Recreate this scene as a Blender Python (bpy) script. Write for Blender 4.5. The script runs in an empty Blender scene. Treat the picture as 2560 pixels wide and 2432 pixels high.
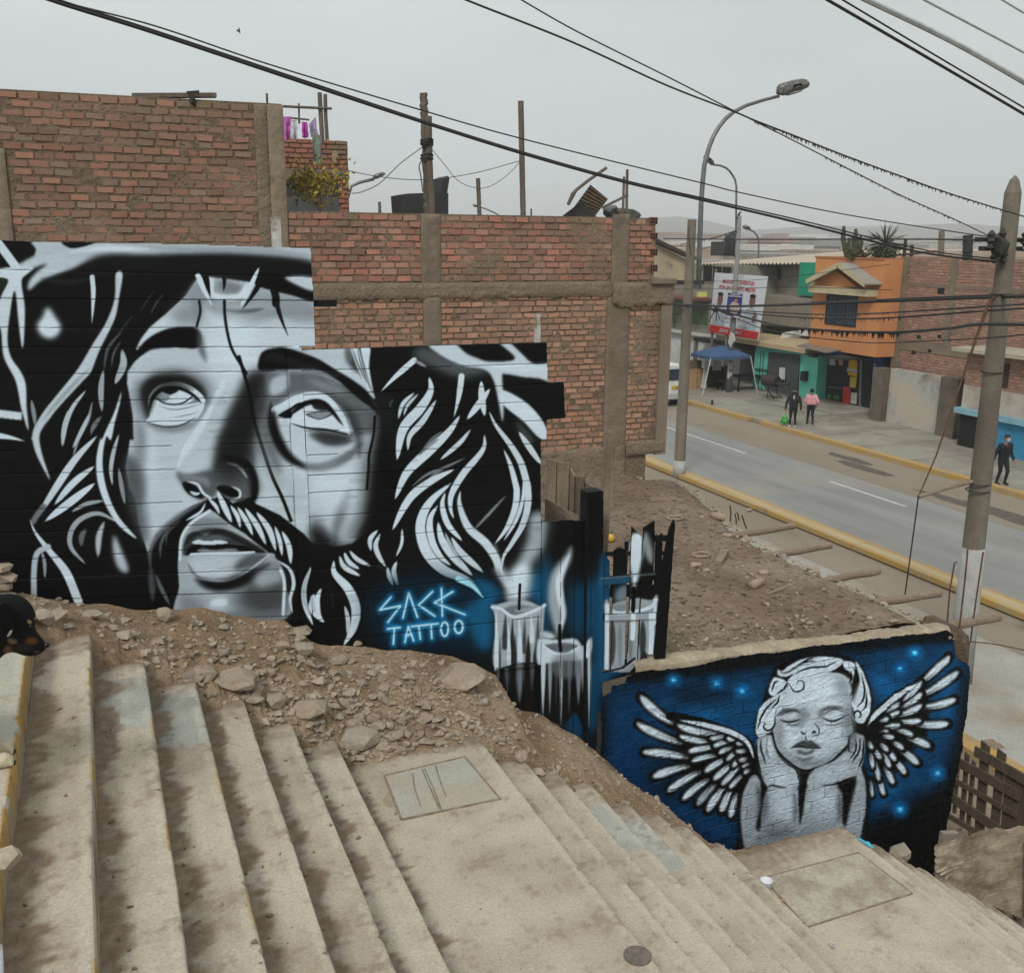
import bpy, bmesh, math, random
import numpy as np
from math import sin, cos, tan, pi, radians, sqrt, atan2
from mathutils import Vector, Matrix, noise

# ------------------------------------------------------------------ scene, camera geometry
sc = bpy.context.scene
COL = sc.collection
CAMZ = 7.5                      # lens height above the street (m); z = 0 is the street
FPX, PITCH, YAW, ROLL = 2500.0, radians(13.95), radians(22.7), 0.010
RGT = Vector((cos(YAW), -sin(YAW), 0)); FWH = Vector((sin(YAW), cos(YAW), 0)); ZU = Vector((0, 0, 1))
FWD = FWH * cos(PITCH) - ZU * sin(PITCH); UPV = FWH * sin(PITCH) + ZU * cos(PITCH)
CAM = Vector((0, 0, CAMZ))
def ray(x, y):
    u, v = x - 1280, -(y - 1216); c, s = cos(ROLL), sin(ROLL)
    return FWD * FPX + RGT * (c * u - s * v) + UPV * (s * u + c * v)
def at(x, y, X=None, Y=None, Z=None):
    """survey point: where the sight line of a measured point meets a wall or ground plane of the place"""
    d = ray(x, y)
    t = X / d.x if X is not None else (Y / d.y if Y is not None else (Z - CAMZ) / d.z)
    return CAM + d * t
def pix(X, Y, Z):
    """inverse, on numpy arrays"""
    z = Z - CAMZ
    d = X * FWD.x + Y * FWD.y + z * FWD.z
    u2 = (X * RGT.x + Y * RGT.y) / d * FPX; v2 = (X * UPV.x + Y * UPV.y + z * UPV.z) / d * FPX
    c, s = cos(ROLL), sin(ROLL)
    return 1280 + c * u2 + s * v2, 1216 - (-s * u2 + c * v2)
rnd = random.Random(7)
def Z1(x, y): return (1600 + x / 2.057, 480 + y / 2.057)
def Z2(x, y): return (1700 + x / 3.95, 640 + y / 3.95)
def Z3(x, y): return (2060 + x / 3.95, 620 + y / 3.95)
def nz(x, y, z=0.0, f=1.0): return noise.noise(Vector((x * f, y * f, z * f)))

# ------------------------------------------------------------------ materials
MATS = {}
def lin3(c): return tuple(((v / 12.92) if v <= .04045 else ((v + .055) / 1.055) ** 2.4) for v in c)
def mat(name, col, col2=None, rough=.85, nscale=4.0, bump=.3, bscale=30.0, detail=6.0, stain=None, sscale=1.2, slo=.45, shi=.65, metal=0.0, attr=None, attr_gain=1.0, stretch=None, speck=None, spscale=60.0, splo=.68, emit=None, spec=.3, bdist=.02, mixlo=.35, mixhi=.65, chips=None, grain=(.80, 1.15)):
    if name in MATS: return MATS[name]
    m = bpy.data.materials.new(name); m.use_nodes = True; MATS[name] = m
    nt = m.node_tree; N = nt.nodes; L = nt.links; b = N['Principled BSDF']
    b.inputs['Roughness'].default_value = rough; b.inputs['Metallic'].default_value = metal; b.inputs['Specular IOR Level'].default_value = spec
    tc = N.new('ShaderNodeTexCoord'); src = tc.outputs['Object']
    if stretch:
        mp = N.new('ShaderNodeMapping'); mp.inputs['Scale'].default_value = stretch; L.new(src, mp.inputs['Vector']); vec = mp.outputs['Vector']
    else: vec = src
    def nse(scale, det=detail, v=None, rg=.6):
        n = N.new('ShaderNodeTexNoise'); n.inputs['Scale'].default_value = scale; n.inputs['Detail'].default_value = det; n.inputs['Roughness'].default_value = rg
        L.new(v if v is not None else vec, n.inputs['Vector']); return n.outputs['Fac']
    def rng(o, lo, hi, a=0.0, bb=1.0):
        r = N.new('ShaderNodeMapRange'); r.inputs['From Min'].default_value = lo; r.inputs['From Max'].default_value = hi; r.inputs['To Min'].default_value = a; r.inputs['To Max'].default_value = bb
        L.new(o, r.inputs['Value']); return r.outputs['Result']
    def mix(f, a, c, mode='MIX'):
        x = N.new('ShaderNodeMix'); x.data_type = 'RGBA'; x.blend_type = mode
        L.new(f, x.inputs[0]) if not isinstance(f, float) else setattr(x.inputs[0], 'default_value', f)
        for k, s in ((6, a), (7, c)):
            if isinstance(s, tuple): x.inputs[k].default_value = (*s, 1)
            else: L.new(s, x.inputs[k])
        return x.outputs[2]
    if attr:
        a = N.new('ShaderNodeAttribute'); a.attribute_name = attr; base = a.outputs['Color']
        if attr_gain != 1.0: base = mix(1.0, base, (attr_gain,) * 3, 'MULTIPLY')
        if col2: base = mix(rng(nse(nscale), mixlo, mixhi, 0, .55), base, col2)
    else:
        base = mix(rng(nse(nscale), mixlo, mixhi), col, col2) if col2 else mix(0.0, col, col)
    if stain: base = mix(rng(nse(sscale, 5, src, .65), slo, shi), base, stain)
    if speck: base = mix(rng(nse(spscale, 3, src), splo, splo + .06, 0, .8), base, speck)
    if chips: base = mix(rng(nse(9, 8, src, .75), .70, .72), base, chips)
    # fine tonal grain everywhere
    base = mix(1.0, base, N_gray(N, L, rng(nse(bscale * 1.7, 4, src), .3, .7, *grain)), 'MULTIPLY')
    L.new(base, b.inputs['Base Color'])
    if bump:
        bp = N.new('ShaderNodeBump'); bp.inputs['Strength'].default_value = bump; bp.inputs['Distance'].default_value = bdist
        L.new(nse(bscale), bp.inputs['Height']); L.new(bp.outputs['Normal'], b.inputs['Normal'])
    return m
def N_gray(N, L, o):
    c = N.new('ShaderNodeCombineColor')
    for k in range(3): L.new(o, c.inputs[k])
    return c.outputs[0]

CONC = mat('stair_concrete', (.46, .395, .29), (.36, .305, .225), rough=.9, nscale=2.2, bump=.35, bscale=55, stain=(.27, .205, .14), sscale=1.6, slo=.52, shi=.72, speck=(.12, .085, .06), spscale=70, splo=.66, bdist=.01)
GREYPATCH = mat('grey_cement', (.385, .37, .315), (.31, .295, .25), nscale=3, bump=.2, bscale=60, speck=(.16, .13, .10), bdist=.01, stain=(.38, .33, .25), sscale=2.4)
YEL = mat('faded_yellow_paint', (.36, .22, .07), (.36, .29, .18), nscale=6, bump=.3, mixlo=.45, mixhi=.6)
DIRT = mat('dirt', (.30, .20, .118), (.20, .132, .08), rough=1, nscale=3.5, bump=1.0, bscale=26, stain=(.37, .275, .185), sscale=1.5, speck=(.11, .075, .05), spscale=55, splo=.62, bdist=.04)
LOT = mat('lot_dirt', (.19, .137, .095), (.145, .103, .072), rough=1, nscale=1.6, bump=1.0, bscale=9, stain=(.24, .185, .135), sscale=.7, speck=(.055, .038, .028), spscale=13, splo=.56, bdist=.06, stretch=(1, .6, 1))
ROCK = mat('rubble_rock', (.33, .265, .20), (.24, .185, .135), nscale=5, bump=.7, bscale=24, stain=(.40, .33, .25), sscale=3, bdist=.02)
ROCK2 = mat('grey_rock', (.26, .225, .18), (.35, .295, .225), nscale=4, bump=.7, bscale=30, bdist=.015)
PAINT = mat('sprayed_wood_paint', (0, 0, 0), None, rough=.5, attr='paint', bump=.4, bscale=26, stretch=(.35, 1, 3.2), spec=.10, bdist=.006, grain=(.94, 1.05))
PAINTB = mat('sprayed_brick_paint', (0, 0, 0), None, rough=.5, attr='paint', bump=.7, bscale=38, spec=.10, bdist=.012, speck=(.02, .02, .02), spscale=42, splo=.665, grain=(.92, 1.06))
BLACKWOOD = mat('black_painted_wood', (.008, .009, .010), (.016, .016, .018), rough=.6, spec=.12, nscale=8, bump=.5, bscale=18, stretch=(.3, 1, 2.5), speck=(.3, .27, .22), spscale=20, splo=.75)
RAWWOOD = mat('weathered_wood', (.20, .155, .11), (.30, .24, .175), rough=.85, nscale=5, bump=.5, bscale=14, stretch=(3, 3, .25), stain=(.12, .09, .065), sscale=2)
RAWWOODX = mat('weathered_wood_lengthwise', (.26, .205, .15), (.19, .145, .10), rough=.85, nscale=5, bump=.5, bscale=14, stretch=(.3, 3, 3))
GREYWOOD = mat('grey_timber_pole', (.105, .085, .065), (.16, .13, .10), rough=.9, nscale=6, bump=.6, bscale=12, stretch=(3, 3, .2))
WHITEWOOD = mat('white_painted_post', (.52, .52, .50), (.40, .38, .34), nscale=7, bump=.4, bscale=18, stain=(.25, .2, .15), sscale=6, slo=.55, shi=.62)
BRICKM = mat('clay_brick', (0, 0, 0), (.24, .17, .12), rough=.9, attr='brick', attr_gain=1.18, nscale=7, bump=.5, bscale=40, mixlo=.52, mixhi=.66, bdist=.01, stain=(.20, .145, .095), sscale=1.3, slo=.56, shi=.66)
MORTAR = mat('rough_mortar', (.205, .15, .10), (.15, .108, .073), rough=1, nscale=3, bump=1.0, bscale=18, stain=(.25, .19, .13), sscale=1.2, bdist=.05, speck=(.05, .035, .025), spscale=16, splo=.64)
COLUMNC = mat('grey_column_concrete', (.215, .168, .122), (.165, .127, .092), nscale=1.6, bump=.5, bscale=22, stain=(.12, .095, .07), sscale=1.1, slo=.55, shi=.7, bdist=.02)
ASPH = mat('worn_asphalt', (.265, .262, .25), (.195, .192, .182), rough=.9, nscale=.9, bump=.25, bscale=30, stain=(.28, .255, .215), sscale=.22, slo=.5, shi=.7, stretch=(1, .12, 1), speck=(.13, .12, .11), spscale=9, splo=.66)
PAVE = mat('service_pavement', (.37, .36, .33), (.31, .30, .27), rough=.95, nscale=.4, bump=.2, bscale=20, stain=(.26, .215, .16), sscale=.35)
ROADDUST = mat('dusty_road_side', (.255, .215, .165), (.215, .18, .135), rough=1, nscale=.5, bump=.3, bscale=18, stain=(.10, .085, .07), sscale=.55, slo=.62, shi=.74, stretch=(1, .3, 1))
EARTH = mat('brown_earth', (.235, .18, .125), (.19, .145, .10), rough=1, nscale=.8, bump=.5, bscale=10, stain=(.14, .105, .075), sscale=.6, slo=.55, shi=.7)
SIDEWALK = mat('far_sidewalk_concrete', (.30, .28, .235), (.25, .23, .19), rough=.95, nscale=.7, bump=.2, bscale=14, stain=(.20, .175, .14), sscale=.5)
KERB = mat('yellow_kerb_paint', (.42, .25, .055), (.34, .26, .15), nscale=2, bump=.3, stain=(.25, .19, .12), sscale=1.2, slo=.6, shi=.75)
KERBC = mat('cream_kerb_top', (.42, .345, .22), (.38, .27, .11), nscale=1.3, bump=.3, stretch=(4, .3, 1))
ROADMARK = mat('white_road_paint', (.55, .55, .53), (.33, .32, .30), nscale=6, bump=.1)
POLEC = mat('concrete_pole', (.215, .185, .145), (.155, .13, .10), nscale=1.2, bump=.4, bscale=20, stain=(.13, .11, .09), sscale=.8, stretch=(2, 2, .4))
POLEW = mat('whitewashed_pole_base', (.40, .40, .39), (.30, .29, .27), nscale=3, bump=.3, stain=(.30, .28, .25), sscale=3, slo=.6)
METALD = mat('dark_metal', (.035, .035, .035), (.06, .055, .05), rough=.6, metal=.4, nscale=5, bump=.2)
METALG = mat('grey_galvanised_metal', (.20, .205, .205), (.14, .14, .14), rough=.5, metal=.5, nscale=4, bump=.2)
RUST = mat('rusty_steel', (.085, .045, .028), (.13, .075, .045), rough=.9, nscale=12, bump=.5)
CABLE = mat('black_cable', (.022, .020, .022), None, rough=.6, bump=0)
CABLEG = mat('grey_cable', (.10, .10, .11), None, rough=.6, bump=0)
def plain(name, c, c2=None, rough=.75, **k): return mat(name, c, c2 or tuple(v * .8 for v in c), rough=rough, nscale=k.pop('nscale', 2.0), bump=k.pop('bump', .15), bscale=k.pop('bscale', 12), **k)
WHITE = plain('white_render', (.58, .57, .54)); BLACK = plain('black_void', (.012, .012, .012)); GLASS = plain('dark_window_glass', (.03, .045, .065), rough=.15, bump=0)

# ------------------------------------------------------------------ mesh builder
class MB:
    def __init__(s): s.v = []; s.f = []; s.c = []
    def add(s, vs, fs, col=None):
        o = len(s.v); s.v += [tuple(v) for v in vs]; s.f += [tuple(i + o for i in f) for f in fs]; s.c += [col] * len(vs)
    def hexa(s, p, col=None): s.add(p, [(3, 2, 1, 0), (4, 5, 6, 7), (0, 1, 5, 4), (1, 2, 6, 5), (2, 3, 7, 6), (3, 0, 4, 7)], col)
    def box(s, x0, y0, z0, x1, y1, z1, col=None):
        s.hexa([(x0, y0, z0), (x1, y0, z0), (x1, y1, z0), (x0, y1, z0), (x0, y0, z1), (x1, y0, z1), (x1, y1, z1), (x0, y1, z1)], col)
    def obox(s, c, ax, ay, az, hx, hy, hz):
        c = Vector(c); P = []
        for dz in (-1, 1):
            for dx, dy in ((-1, -1), (1, -1), (1, 1), (-1, 1)): P.append(c + ax * hx * dx + ay * hy * dy + az * hz * dz)
        s.hexa(P)
    def beam(s, a, b, w, h, up=ZU):
        a, b = Vector(a), Vector(b); d = (b - a).normalized(); sd = d.cross(up)
        if sd.length < 1e-4: sd = Vector((1, 0, 0))
        sd.normalize(); u = sd.cross(d)
        s.hexa([p + sd * (w / 2) * i + u * (h / 2) * j for j in (-1, 1) for p, i in ((a, -1), (a, 1), (b, 1), (b, -1))])
    def tube(s, pts, r, n=8, cap=True, sq=1.0):
        pts = [Vector(p) for p in pts]; R = r if isinstance(r, (list, tuple)) else [r] * len(pts)
        d0 = (pts[1] - pts[0]).normalized(); ref = ZU if abs(d0.z) < .9 else Vector((1, 0, 0)); u = d0.cross(ref).normalized()
        vs = []
        for i, p in enumerate(pts):
            d = ((pts[min(i + 1, len(pts) - 1)] - pts[max(i - 1, 0)])).normalized()
            u = (u - d * u.dot(d)).normalized(); w = d.cross(u)
            vs += [p + (u * cos(2 * pi * k / n) + w * sin(2 * pi * k / n) * sq) * R[i] for k in range(n)]
        fs = [(i * n + k, i * n + (k + 1) % n, (i + 1) * n + (k + 1) % n, (i + 1) * n + k) for i in range(len(pts) - 1) for k in range(n)]
        if cap: fs += [tuple(range(n - 1, -1, -1)), tuple((len(pts) - 1) * n + k for k in range(n))]
        s.add(vs, fs)
    def lathe(s, c, prof, n=16):
        c = Vector(c); vs = [c + Vector((r * cos(2 * pi * k / n), r * sin(2 * pi * k / n), z)) for r, z in prof for k in range(n)]
        fs = [(i * n + k, i * n + (k + 1) % n, (i + 1) * n + (k + 1) % n, (i + 1) * n + k) for i in range(len(prof) - 1) for k in range(n)]
        fs += [tuple(range(n - 1, -1, -1)), tuple((len(prof) - 1) * n + k for k in range(n))]
        s.add(vs, fs)
    def prism(s, poly, dv):
        dv = Vector(dv); n = len(poly); P = [Vector(p) for p in poly]
        nrm = Vector((0, 0, 0))
        for i in range(n): nrm += P[i].cross(P[(i + 1) % n])
        if nrm.dot(dv) > 0: P.reverse()
        s.add(P + [p + dv for p in P], [tuple(range(n)), tuple(range(2 * n - 1, n - 1, -1))] + [((i + 1) % n, i, i + n, (i + 1) % n + n) for i in range(n)])
    def quad(s, a, b, c, d): s.add([a, b, c, d], [(0, 1, 2, 3)])
    def build(s, name, m, parent=None, smooth=False, attr=None):
        return link(name, s.v, s.f, m, parent, smooth, (attr, s.c) if attr else None)
def wloc(o):
    v = Vector((0, 0, 0))
    while o is not None: v += o.location; o = o.parent
    return v
def link(name, v, f, m, parent=None, smooth=False, attr=None):
    off = wloc(parent) if parent is not None else Vector((0, 0, 0))
    me = bpy.data.meshes.new(name); me.from_pydata([(p[0] - off.x, p[1] - off.y, p[2] - off.z) for p in v], [], f); me.update()
    if isinstance(m, (list, tuple)):
        for q in m: me.materials.append(q)
    elif m: me.materials.append(m)
    if smooth: me.polygons.foreach_set('use_smooth', [True] * len(me.polygons))
    if attr:
        a = me.color_attributes.new(attr[0], 'FLOAT_COLOR', 'POINT')
        a.data.foreach_set('color', [x for c in attr[1] for x in ((*c, 1) if c else (.2, .15, .1, 1))])
    o = bpy.data.objects.new(name, me); COL.objects.link(o)
    if parent is not None: o.parent = parent
    return o
def tag(o, label, cat, group=None, kind=None):
    if label: o['label'] = label
    if cat: o['category'] = cat
    if group: o['group'] = group
    if kind: o['kind'] = kind
    return o
def thing(name, label, cat, loc=(0, 0, 0), group=None):
    o = bpy.data.objects.new(name, None); o.empty_display_size = .2; COL.objects.link(o); o.location = loc
    return tag(o, label, cat, group)
def struct(o): o['kind'] = 'structure'; return o
def solo(mb, name, m, label, cat, group=None, smooth=False):
    """a thing that is one mesh, with its origin at its own base"""
    xs = [v[0] for v in mb.v]; ys = [v[1] for v in mb.v]; zs = [v[2] for v in mb.v]
    c = Vector(((min(xs) + max(xs)) / 2, (min(ys) + max(ys)) / 2, min(zs)))
    mb.v = [(v[0] - c.x, v[1] - c.y, v[2] - c.z) for v in mb.v]
    o = mb.build(name, m, None, smooth); o.location = c
    return tag(o, label, cat, group)
def grid(name, nx, ny, fn, m, parent=None, smooth=True):
    v = [fn(i / nx, j / ny) for j in range(ny + 1) for i in range(nx + 1)]
    f = [(j * (nx + 1) + i, j * (nx + 1) + i + 1, (j + 1) * (nx + 1) + i + 1, (j + 1) * (nx + 1) + i) for j in range(ny) for i in range(nx)]
    return link(name, v, f, m, parent, smooth)
# ---------------------------------------------------------------- painting engine (strokes of spray paint laid on the walls)
ZONES = {1: (0, 560, 2.4085), 2: (0, 1050, 2.4085), 3: (640, 820, 2.532), 4: (640, 1200, 2.532), 5: (1200, 1200, 2.68), 6: (1480, 1560, 2.057), 7: (200, 575, 1.0638)}
def zp(z, pts):
    ox, oy, s = ZONES[z]
    return [(ox + x / s, oy + y / s) for x, y in pts]

def smooth_line(pts, n=6, closed=False):
    P = np.array(pts, float)
    if len(P) < 3: return P
    if closed: Q = np.vstack([P[-1], P, P[0], P[1]])
    else: Q = np.vstack([2 * P[0] - P[1], P, 2 * P[-1] - P[-2]])
    out = []
    for i in range(1, len(Q) - 2):
        p0, p1, p2, p3 = Q[i - 1], Q[i], Q[i + 1], Q[i + 2]
        for k in range(n):
            t = k / n
            out.append(.5 * ((2 * p1) + (-p0 + p2) * t + (2 * p0 - 5 * p1 + 4 * p2 - p3) * t * t + (-p0 + 3 * p1 - 3 * p2 + p3) * t ** 3))
    if not closed: out.append(P[-1])
    return np.array(out)

def tint(g):
    if isinstance(g, (tuple, list)): return np.array(g, float)
    return np.array([g * .915, g * .985, g * 1.045])

class Canvas:
    def __init__(s, x0, y0, x1, y1, step, base):
        s.x0, s.y0, s.st = x0, y0, step
        s.w, s.h = int((x1 - x0) / step) + 1, int((y1 - y0) / step) + 1
        s.a = np.zeros((s.h, s.w, 3), np.float32); s.a[:] = tint(base)
    def box(s, mn, mx, pad):
        c0 = max(0, int((mn[0] - pad - s.x0) / s.st)); c1 = min(s.w, int((mx[0] + pad - s.x0) / s.st) + 2)
        r0 = max(0, int((mn[1] - pad - s.y0) / s.st)); r1 = min(s.h, int((mx[1] + pad - s.y0) / s.st) + 2)
        return c0, c1, r0, r1
    def lay(s, c0, c1, r0, r1, m, col):
        v = s.a[r0:r1, c0:c1]; m = m[..., None].astype(np.float32)
        v[:] = v * (1 - m) + tint(col).astype(np.float32) * m
    def poly(s, pts, col, soft=2.0, al=1.0, sm=True):
        P = smooth_line(pts, 5, True) if sm else np.array(pts, float)
        pad = soft * 2.5 + 2
        c0, c1, r0, r1 = s.box(P.min(0), P.max(0), pad)
        if c1 <= c0 or r1 <= r0: return
        # mask on a window that may hang over the canvas edge, so that the blur does not darken at the border
        xs = s.x0 + np.arange(c0, c1) * s.st; ys = s.y0 + np.arange(r0, r1) * s.st
        xe = np.concatenate([xs[0] + np.arange(-40, 0) * s.st, xs, xs[-1] + np.arange(1, 41) * s.st]) if soft > 3 else xs
        ye = np.concatenate([ys[0] + np.arange(-40, 0) * s.st, ys, ys[-1] + np.arange(1, 41) * s.st]) if soft > 3 else ys
        m = np.zeros((len(ye), len(xe)), np.float32)
        A = P; B = np.roll(P, -1, 0)
        for j, y in enumerate(ye):
            k = (A[:, 1] <= y) != (B[:, 1] <= y)
            if not k.any(): continue
            xi = np.sort(A[k, 0] + (y - A[k, 1]) / (B[k, 1] - A[k, 1]) * (B[k, 0] - A[k, 0]))
            for q in range(0, len(xi) - 1, 2):
                m[j] += np.clip((xe - xi[q]) / s.st + .5, 0, 1) * np.clip((xi[q + 1] - xe) / s.st + .5, 0, 1)
        m = np.clip(m, 0, 1)
        sg = soft / s.st
        if sg > .35:
            n = min(int(sg * 2.5) + 1, 40); kx = np.exp(-.5 * (np.arange(-n, n + 1) / sg) ** 2); kx /= kx.sum()
            for ax in (0, 1):
                o = np.zeros_like(m); pm = np.pad(m, [(n, n) if i == ax else (0, 0) for i in (0, 1)], mode='edge')
                for i, wgt in enumerate(kx):
                    o += wgt * (pm[i:i + m.shape[0]] if ax == 0 else pm[:, i:i + m.shape[1]])
                m = o
        if soft > 3: m = m[40:40 + len(ys), 40:40 + len(xs)]
        s.lay(c0, c1, r0, r1, m * al, col)
    def stroke(s, pts, w, col, soft=1.6, tp='b', al=1.0):
        P = smooth_line(pts, 6)
        L = np.concatenate([[0], np.cumsum(np.hypot(*(np.diff(P, axis=0)).T))]); t = L / max(L[-1], 1e-6)
        prof = np.ones_like(t)
        if tp == 'b': prof = np.sin(np.pi * np.clip(t, 0, 1)) ** .6
        elif tp == 'e': prof = np.clip((1 - t) * 1.5, 0, 1) ** .8
        elif tp == 's': prof = np.clip(t * 1.5, 0, 1) ** .8
        R = .5 * w * prof + .15
        pad = w / 2 + soft * 2 + 2
        c0, c1, r0, r1 = s.box(P.min(0), P.max(0), pad)
        if c1 <= c0 or r1 <= r0: return
        X, Y = np.meshgrid(s.x0 + np.arange(c0, c1) * s.st, s.y0 + np.arange(r0, r1) * s.st)
        best = np.full(X.shape, -1e3, np.float32)
        for i in range(len(P) - 1):
            a, b = P[i], P[i + 1]; rr = max(R[i], R[i + 1]) + soft * 2 + 2
            u0 = max(int((min(a[0], b[0]) - rr - s.x0) / s.st) - c0, 0); u1 = int((max(a[0], b[0]) + rr - s.x0) / s.st) - c0 + 2
            v0 = max(int((min(a[1], b[1]) - rr - s.y0) / s.st) - r0, 0); v1 = int((max(a[1], b[1]) + rr - s.y0) / s.st) - r0 + 2
            if u1 <= u0 or v1 <= v0: continue
            xx, yy = X[v0:v1, u0:u1], Y[v0:v1, u0:u1]
            d = b - a; dd = d @ d + 1e-9
            q = np.clip(((xx - a[0]) * d[0] + (yy - a[1]) * d[1]) / dd, 0, 1)
            dist = R[i] + (R[i + 1] - R[i]) * q - np.hypot(xx - a[0] - q * d[0], yy - a[1] - q * d[1])
            best[v0:v1, u0:u1] = np.maximum(best[v0:v1, u0:u1], dist)
        m = np.clip(best / (soft * 2) + .5, 0, 1); m = m * m * (3 - 2 * m)
        s.lay(c0, c1, r0, r1, m * al, col)
    def sample(s, px, py):
        fx = np.clip((px - s.x0) / s.st, 0, s.w - 1.001); fy = np.clip((py - s.y0) / s.st, 0, s.h - 1.001)
        i = fx.astype(int); j = fy.astype(int); u = (fx - i)[..., None]; v = (fy - j)[..., None]
        a = s.a
        return (a[j, i] * (1 - u) + a[j, i + 1] * u) * (1 - v) + (a[j + 1, i] * (1 - u) + a[j + 1, i + 1] * u) * v

def paint_face():
    c = Canvas(-40, 580, 1720, 1950, 1.6, .045)
    def P(z, pts, g, soft=2, al=1, sm=True): c.poly(zp(z, pts) if z else pts, g, soft / (ZONES[z][2] if z else 1), al, sm)
    def S(z, w, g, *pts, tp='b', soft=4, al=1): c.stroke(zp(z, pts), w / ZONES[z][2], g, soft / ZONES[z][2], tp, al)
    # face ground tone
    face = zp(1, [(1190, 325), (1120, 430), (1000, 540), (900, 625), (850, 690), (818, 755), (870, 775), (810, 830), (768, 890), (765, 960), (785, 1060), (800, 1160), (805, 1301)]) + \
        zp(2, [(782, 120), (758, 290), (780, 410), (812, 470), (835, 620), (890, 800), (1000, 860), (1240, 900), (1600, 900), (1750, 700)]) + \
        zp(4, [(370, 400), (520, 420), (610, 400), (700, 330), (760, 230), (800, 100)]) + zp(3, [(800, 900), (800, 700), (790, 560), (760, 440), (640, 260), (570, 130)]) + zp(1, [(1900, 740), (1900, 440), (1640, 395), (1500, 350), (1250, 320)])
    c.poly(face, .70, 1.5, 1, False)
    # forehead tones
    P(1, [(1240, 330), (1640, 400), (1890, 470), (1890, 560), (1640, 560), (1400, 560), (1250, 500)], .56, 18)
    P(1, [(1180, 340), (1240, 440), (1180, 620), (1150, 470), (1100, 470)], .5, 14, .8)
    P(1, [(1000, 560), (1140, 600), (1180, 640), (1050, 650), (900, 720), (830, 750), (880, 660)], .76, 8, .8)
    P(1, [(1200, 640), (1500, 620), (1890, 640), (1890, 740), (1600, 740), (1560, 880), (1480, 930), (1400, 1010), (1290, 900), (1230, 780)], .74, 22, .8)
    S(1, 26, .30, (1340, 515), (1450, 530), (1590, 512), soft=12)
    S(1, 70, .48, (1250, 500), (1450, 575), (1700, 540), soft=34, al=.6)
    S(1, 34, .80, (1268, 340), (1285, 430), (1430, 440), (1490, 375), tp='n', soft=12)
    P(1, [(1320, 345), (1440, 365), (1430, 410), (1340, 410)], .42, 10, .8)
    P(1, [(1660, 470), (1890, 490), (1890, 600), (1700, 560)], .5, 20, .6)
    P(7, [(350, 230), (440, 240), (450, 300), (400, 340), (360, 300)], .80, 22, .8); P(7, [(250, 210), (315, 190), (310, 250), (250, 250)], .44, 16, .7)
    # brow left
    P(1, [(826, 765), (880, 700), (960, 650), (1060, 622), (1190, 632), (1200, 742), (1050, 745), (920, 755), (850, 790)], .03, 5)
    S(1, 40, .30, (1190, 635), (1205, 690), (1215, 760), (1240, 830), soft=22, al=.8)
    # left eye socket
    P(1, [(800, 1010), (850, 920), (960, 870), (1100, 865), (1240, 930), (1275, 1040), (1235, 1180), (1080, 1230), (900, 1215), (820, 1120)], .40, 26, .85)
    P(1, [(845, 1000), (905, 925), (1010, 900), (1130, 915), (1215, 975), (1245, 1050), (1215, 1060), (1150, 990), (1050, 962), (960, 985), (905, 1050), (895, 1180), (868, 1120)], .08, 14)
    P(1, [(910, 790), (1060, 770), (1190, 790), (1230, 880), (1100, 850), (950, 860), (850, 920), (790, 900)], .68, 18, .9)
    P(1, [(905, 1120), (950, 1070), (1100, 1090), (1225, 1075), (1205, 1150), (1140, 1195), (1010, 1215), (885, 1195), (900, 1160)], .80, 4)
    P(1, [(912, 1090), (945, 1030), (1000, 1000), (1080, 990), (1150, 1022), (1172, 1050), (1130, 1078), (1060, 1088), (980, 1075)], .80, 3)
    S(1, 26, .86, (893, 1100), (905, 1035), (960, 980), (1050, 962), (1140, 988), (1200, 1030), (1224, 1065), tp='s')
    S(1, 22, .03, (897, 1110), (935, 1030), (1005, 990), (1080, 990), (1150, 1022), (1215, 1080))
    P(1, [(975, 1000), (1030, 985), (1075, 1000), (1050, 1020), (1010, 1030)], .04, 4)
    P(1, [(940, 1045), (985, 1020), (1025, 1035), (1012, 1060), (980, 1072)], .50, 4)
    S(1, 9, .12, (938, 1048), (1000, 1082), (1090, 1082), (1165, 1035), tp='n', soft=3)
    S(1, 9, .50, (950, 1095), (1060, 1118), (1215, 1085), soft=4)
    S(1, 10, .55, (1040, 1165), (1130, 1150), (1200, 1130), soft=5)
    S(1, 11, .14, (882, 1195), (990, 1222), (1090, 1212), (1180, 1165), soft=5)
    S(1, 34, .45, (900, 1215), (1040, 1240), (1200, 1200), soft=20, al=.7)
    # cheek left
    S(2, 90, .45, (830, 0), (850, 150), (815, 300), (830, 420), soft=40, al=.75)
    P(2, [(770, 230), (860, 300), (890, 420), (850, 520), (815, 470)], .30, 22, .7)
    S(2, 70, .76, (905, 60), (920, 250), (930, 480), soft=40, al=.7)
    S(2, 60, .55, (900, 500), (880, 640), (900, 760), soft=26, al=.6)
    P(2, [(960, 340), (1180, 420), (1230, 470), (1050, 560), (930, 640), (880, 560)], .72, 30, .8)
    # nose
    dark = zp(1, [(1545, 880), (1650, 890), (1630, 970), (1570, 1050), (1545, 1120), (1560, 1301)]) + zp(2, [(1530, 100), (1500, 220), (1545, 330), (1560, 420), (1500, 480), (1330, 400), (1262, 370), (1285, 250), (1305, 120)]) + zp(1, [(1335, 1240), (1390, 1110), (1450, 1000), (1480, 920)])
    c.poly(dark, .13, 9, .93); S(1, 60, .30, (1620, 930), (1570, 1100), (1590, 1300), soft=36, al=.8); S(2, 50, .24, (1510, 40), (1500, 150), (1530, 260), soft=30, al=.8)
    P(1, [(1600, 930), (1700, 900), (1740, 980), (1700, 1301), (1600, 1301), (1570, 1120)], .50, 30, .8)
    P(1, [(1640, 890), (1730, 890), (1750, 960), (1660, 1020), (1610, 1010)], .72, 10, .8)
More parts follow.
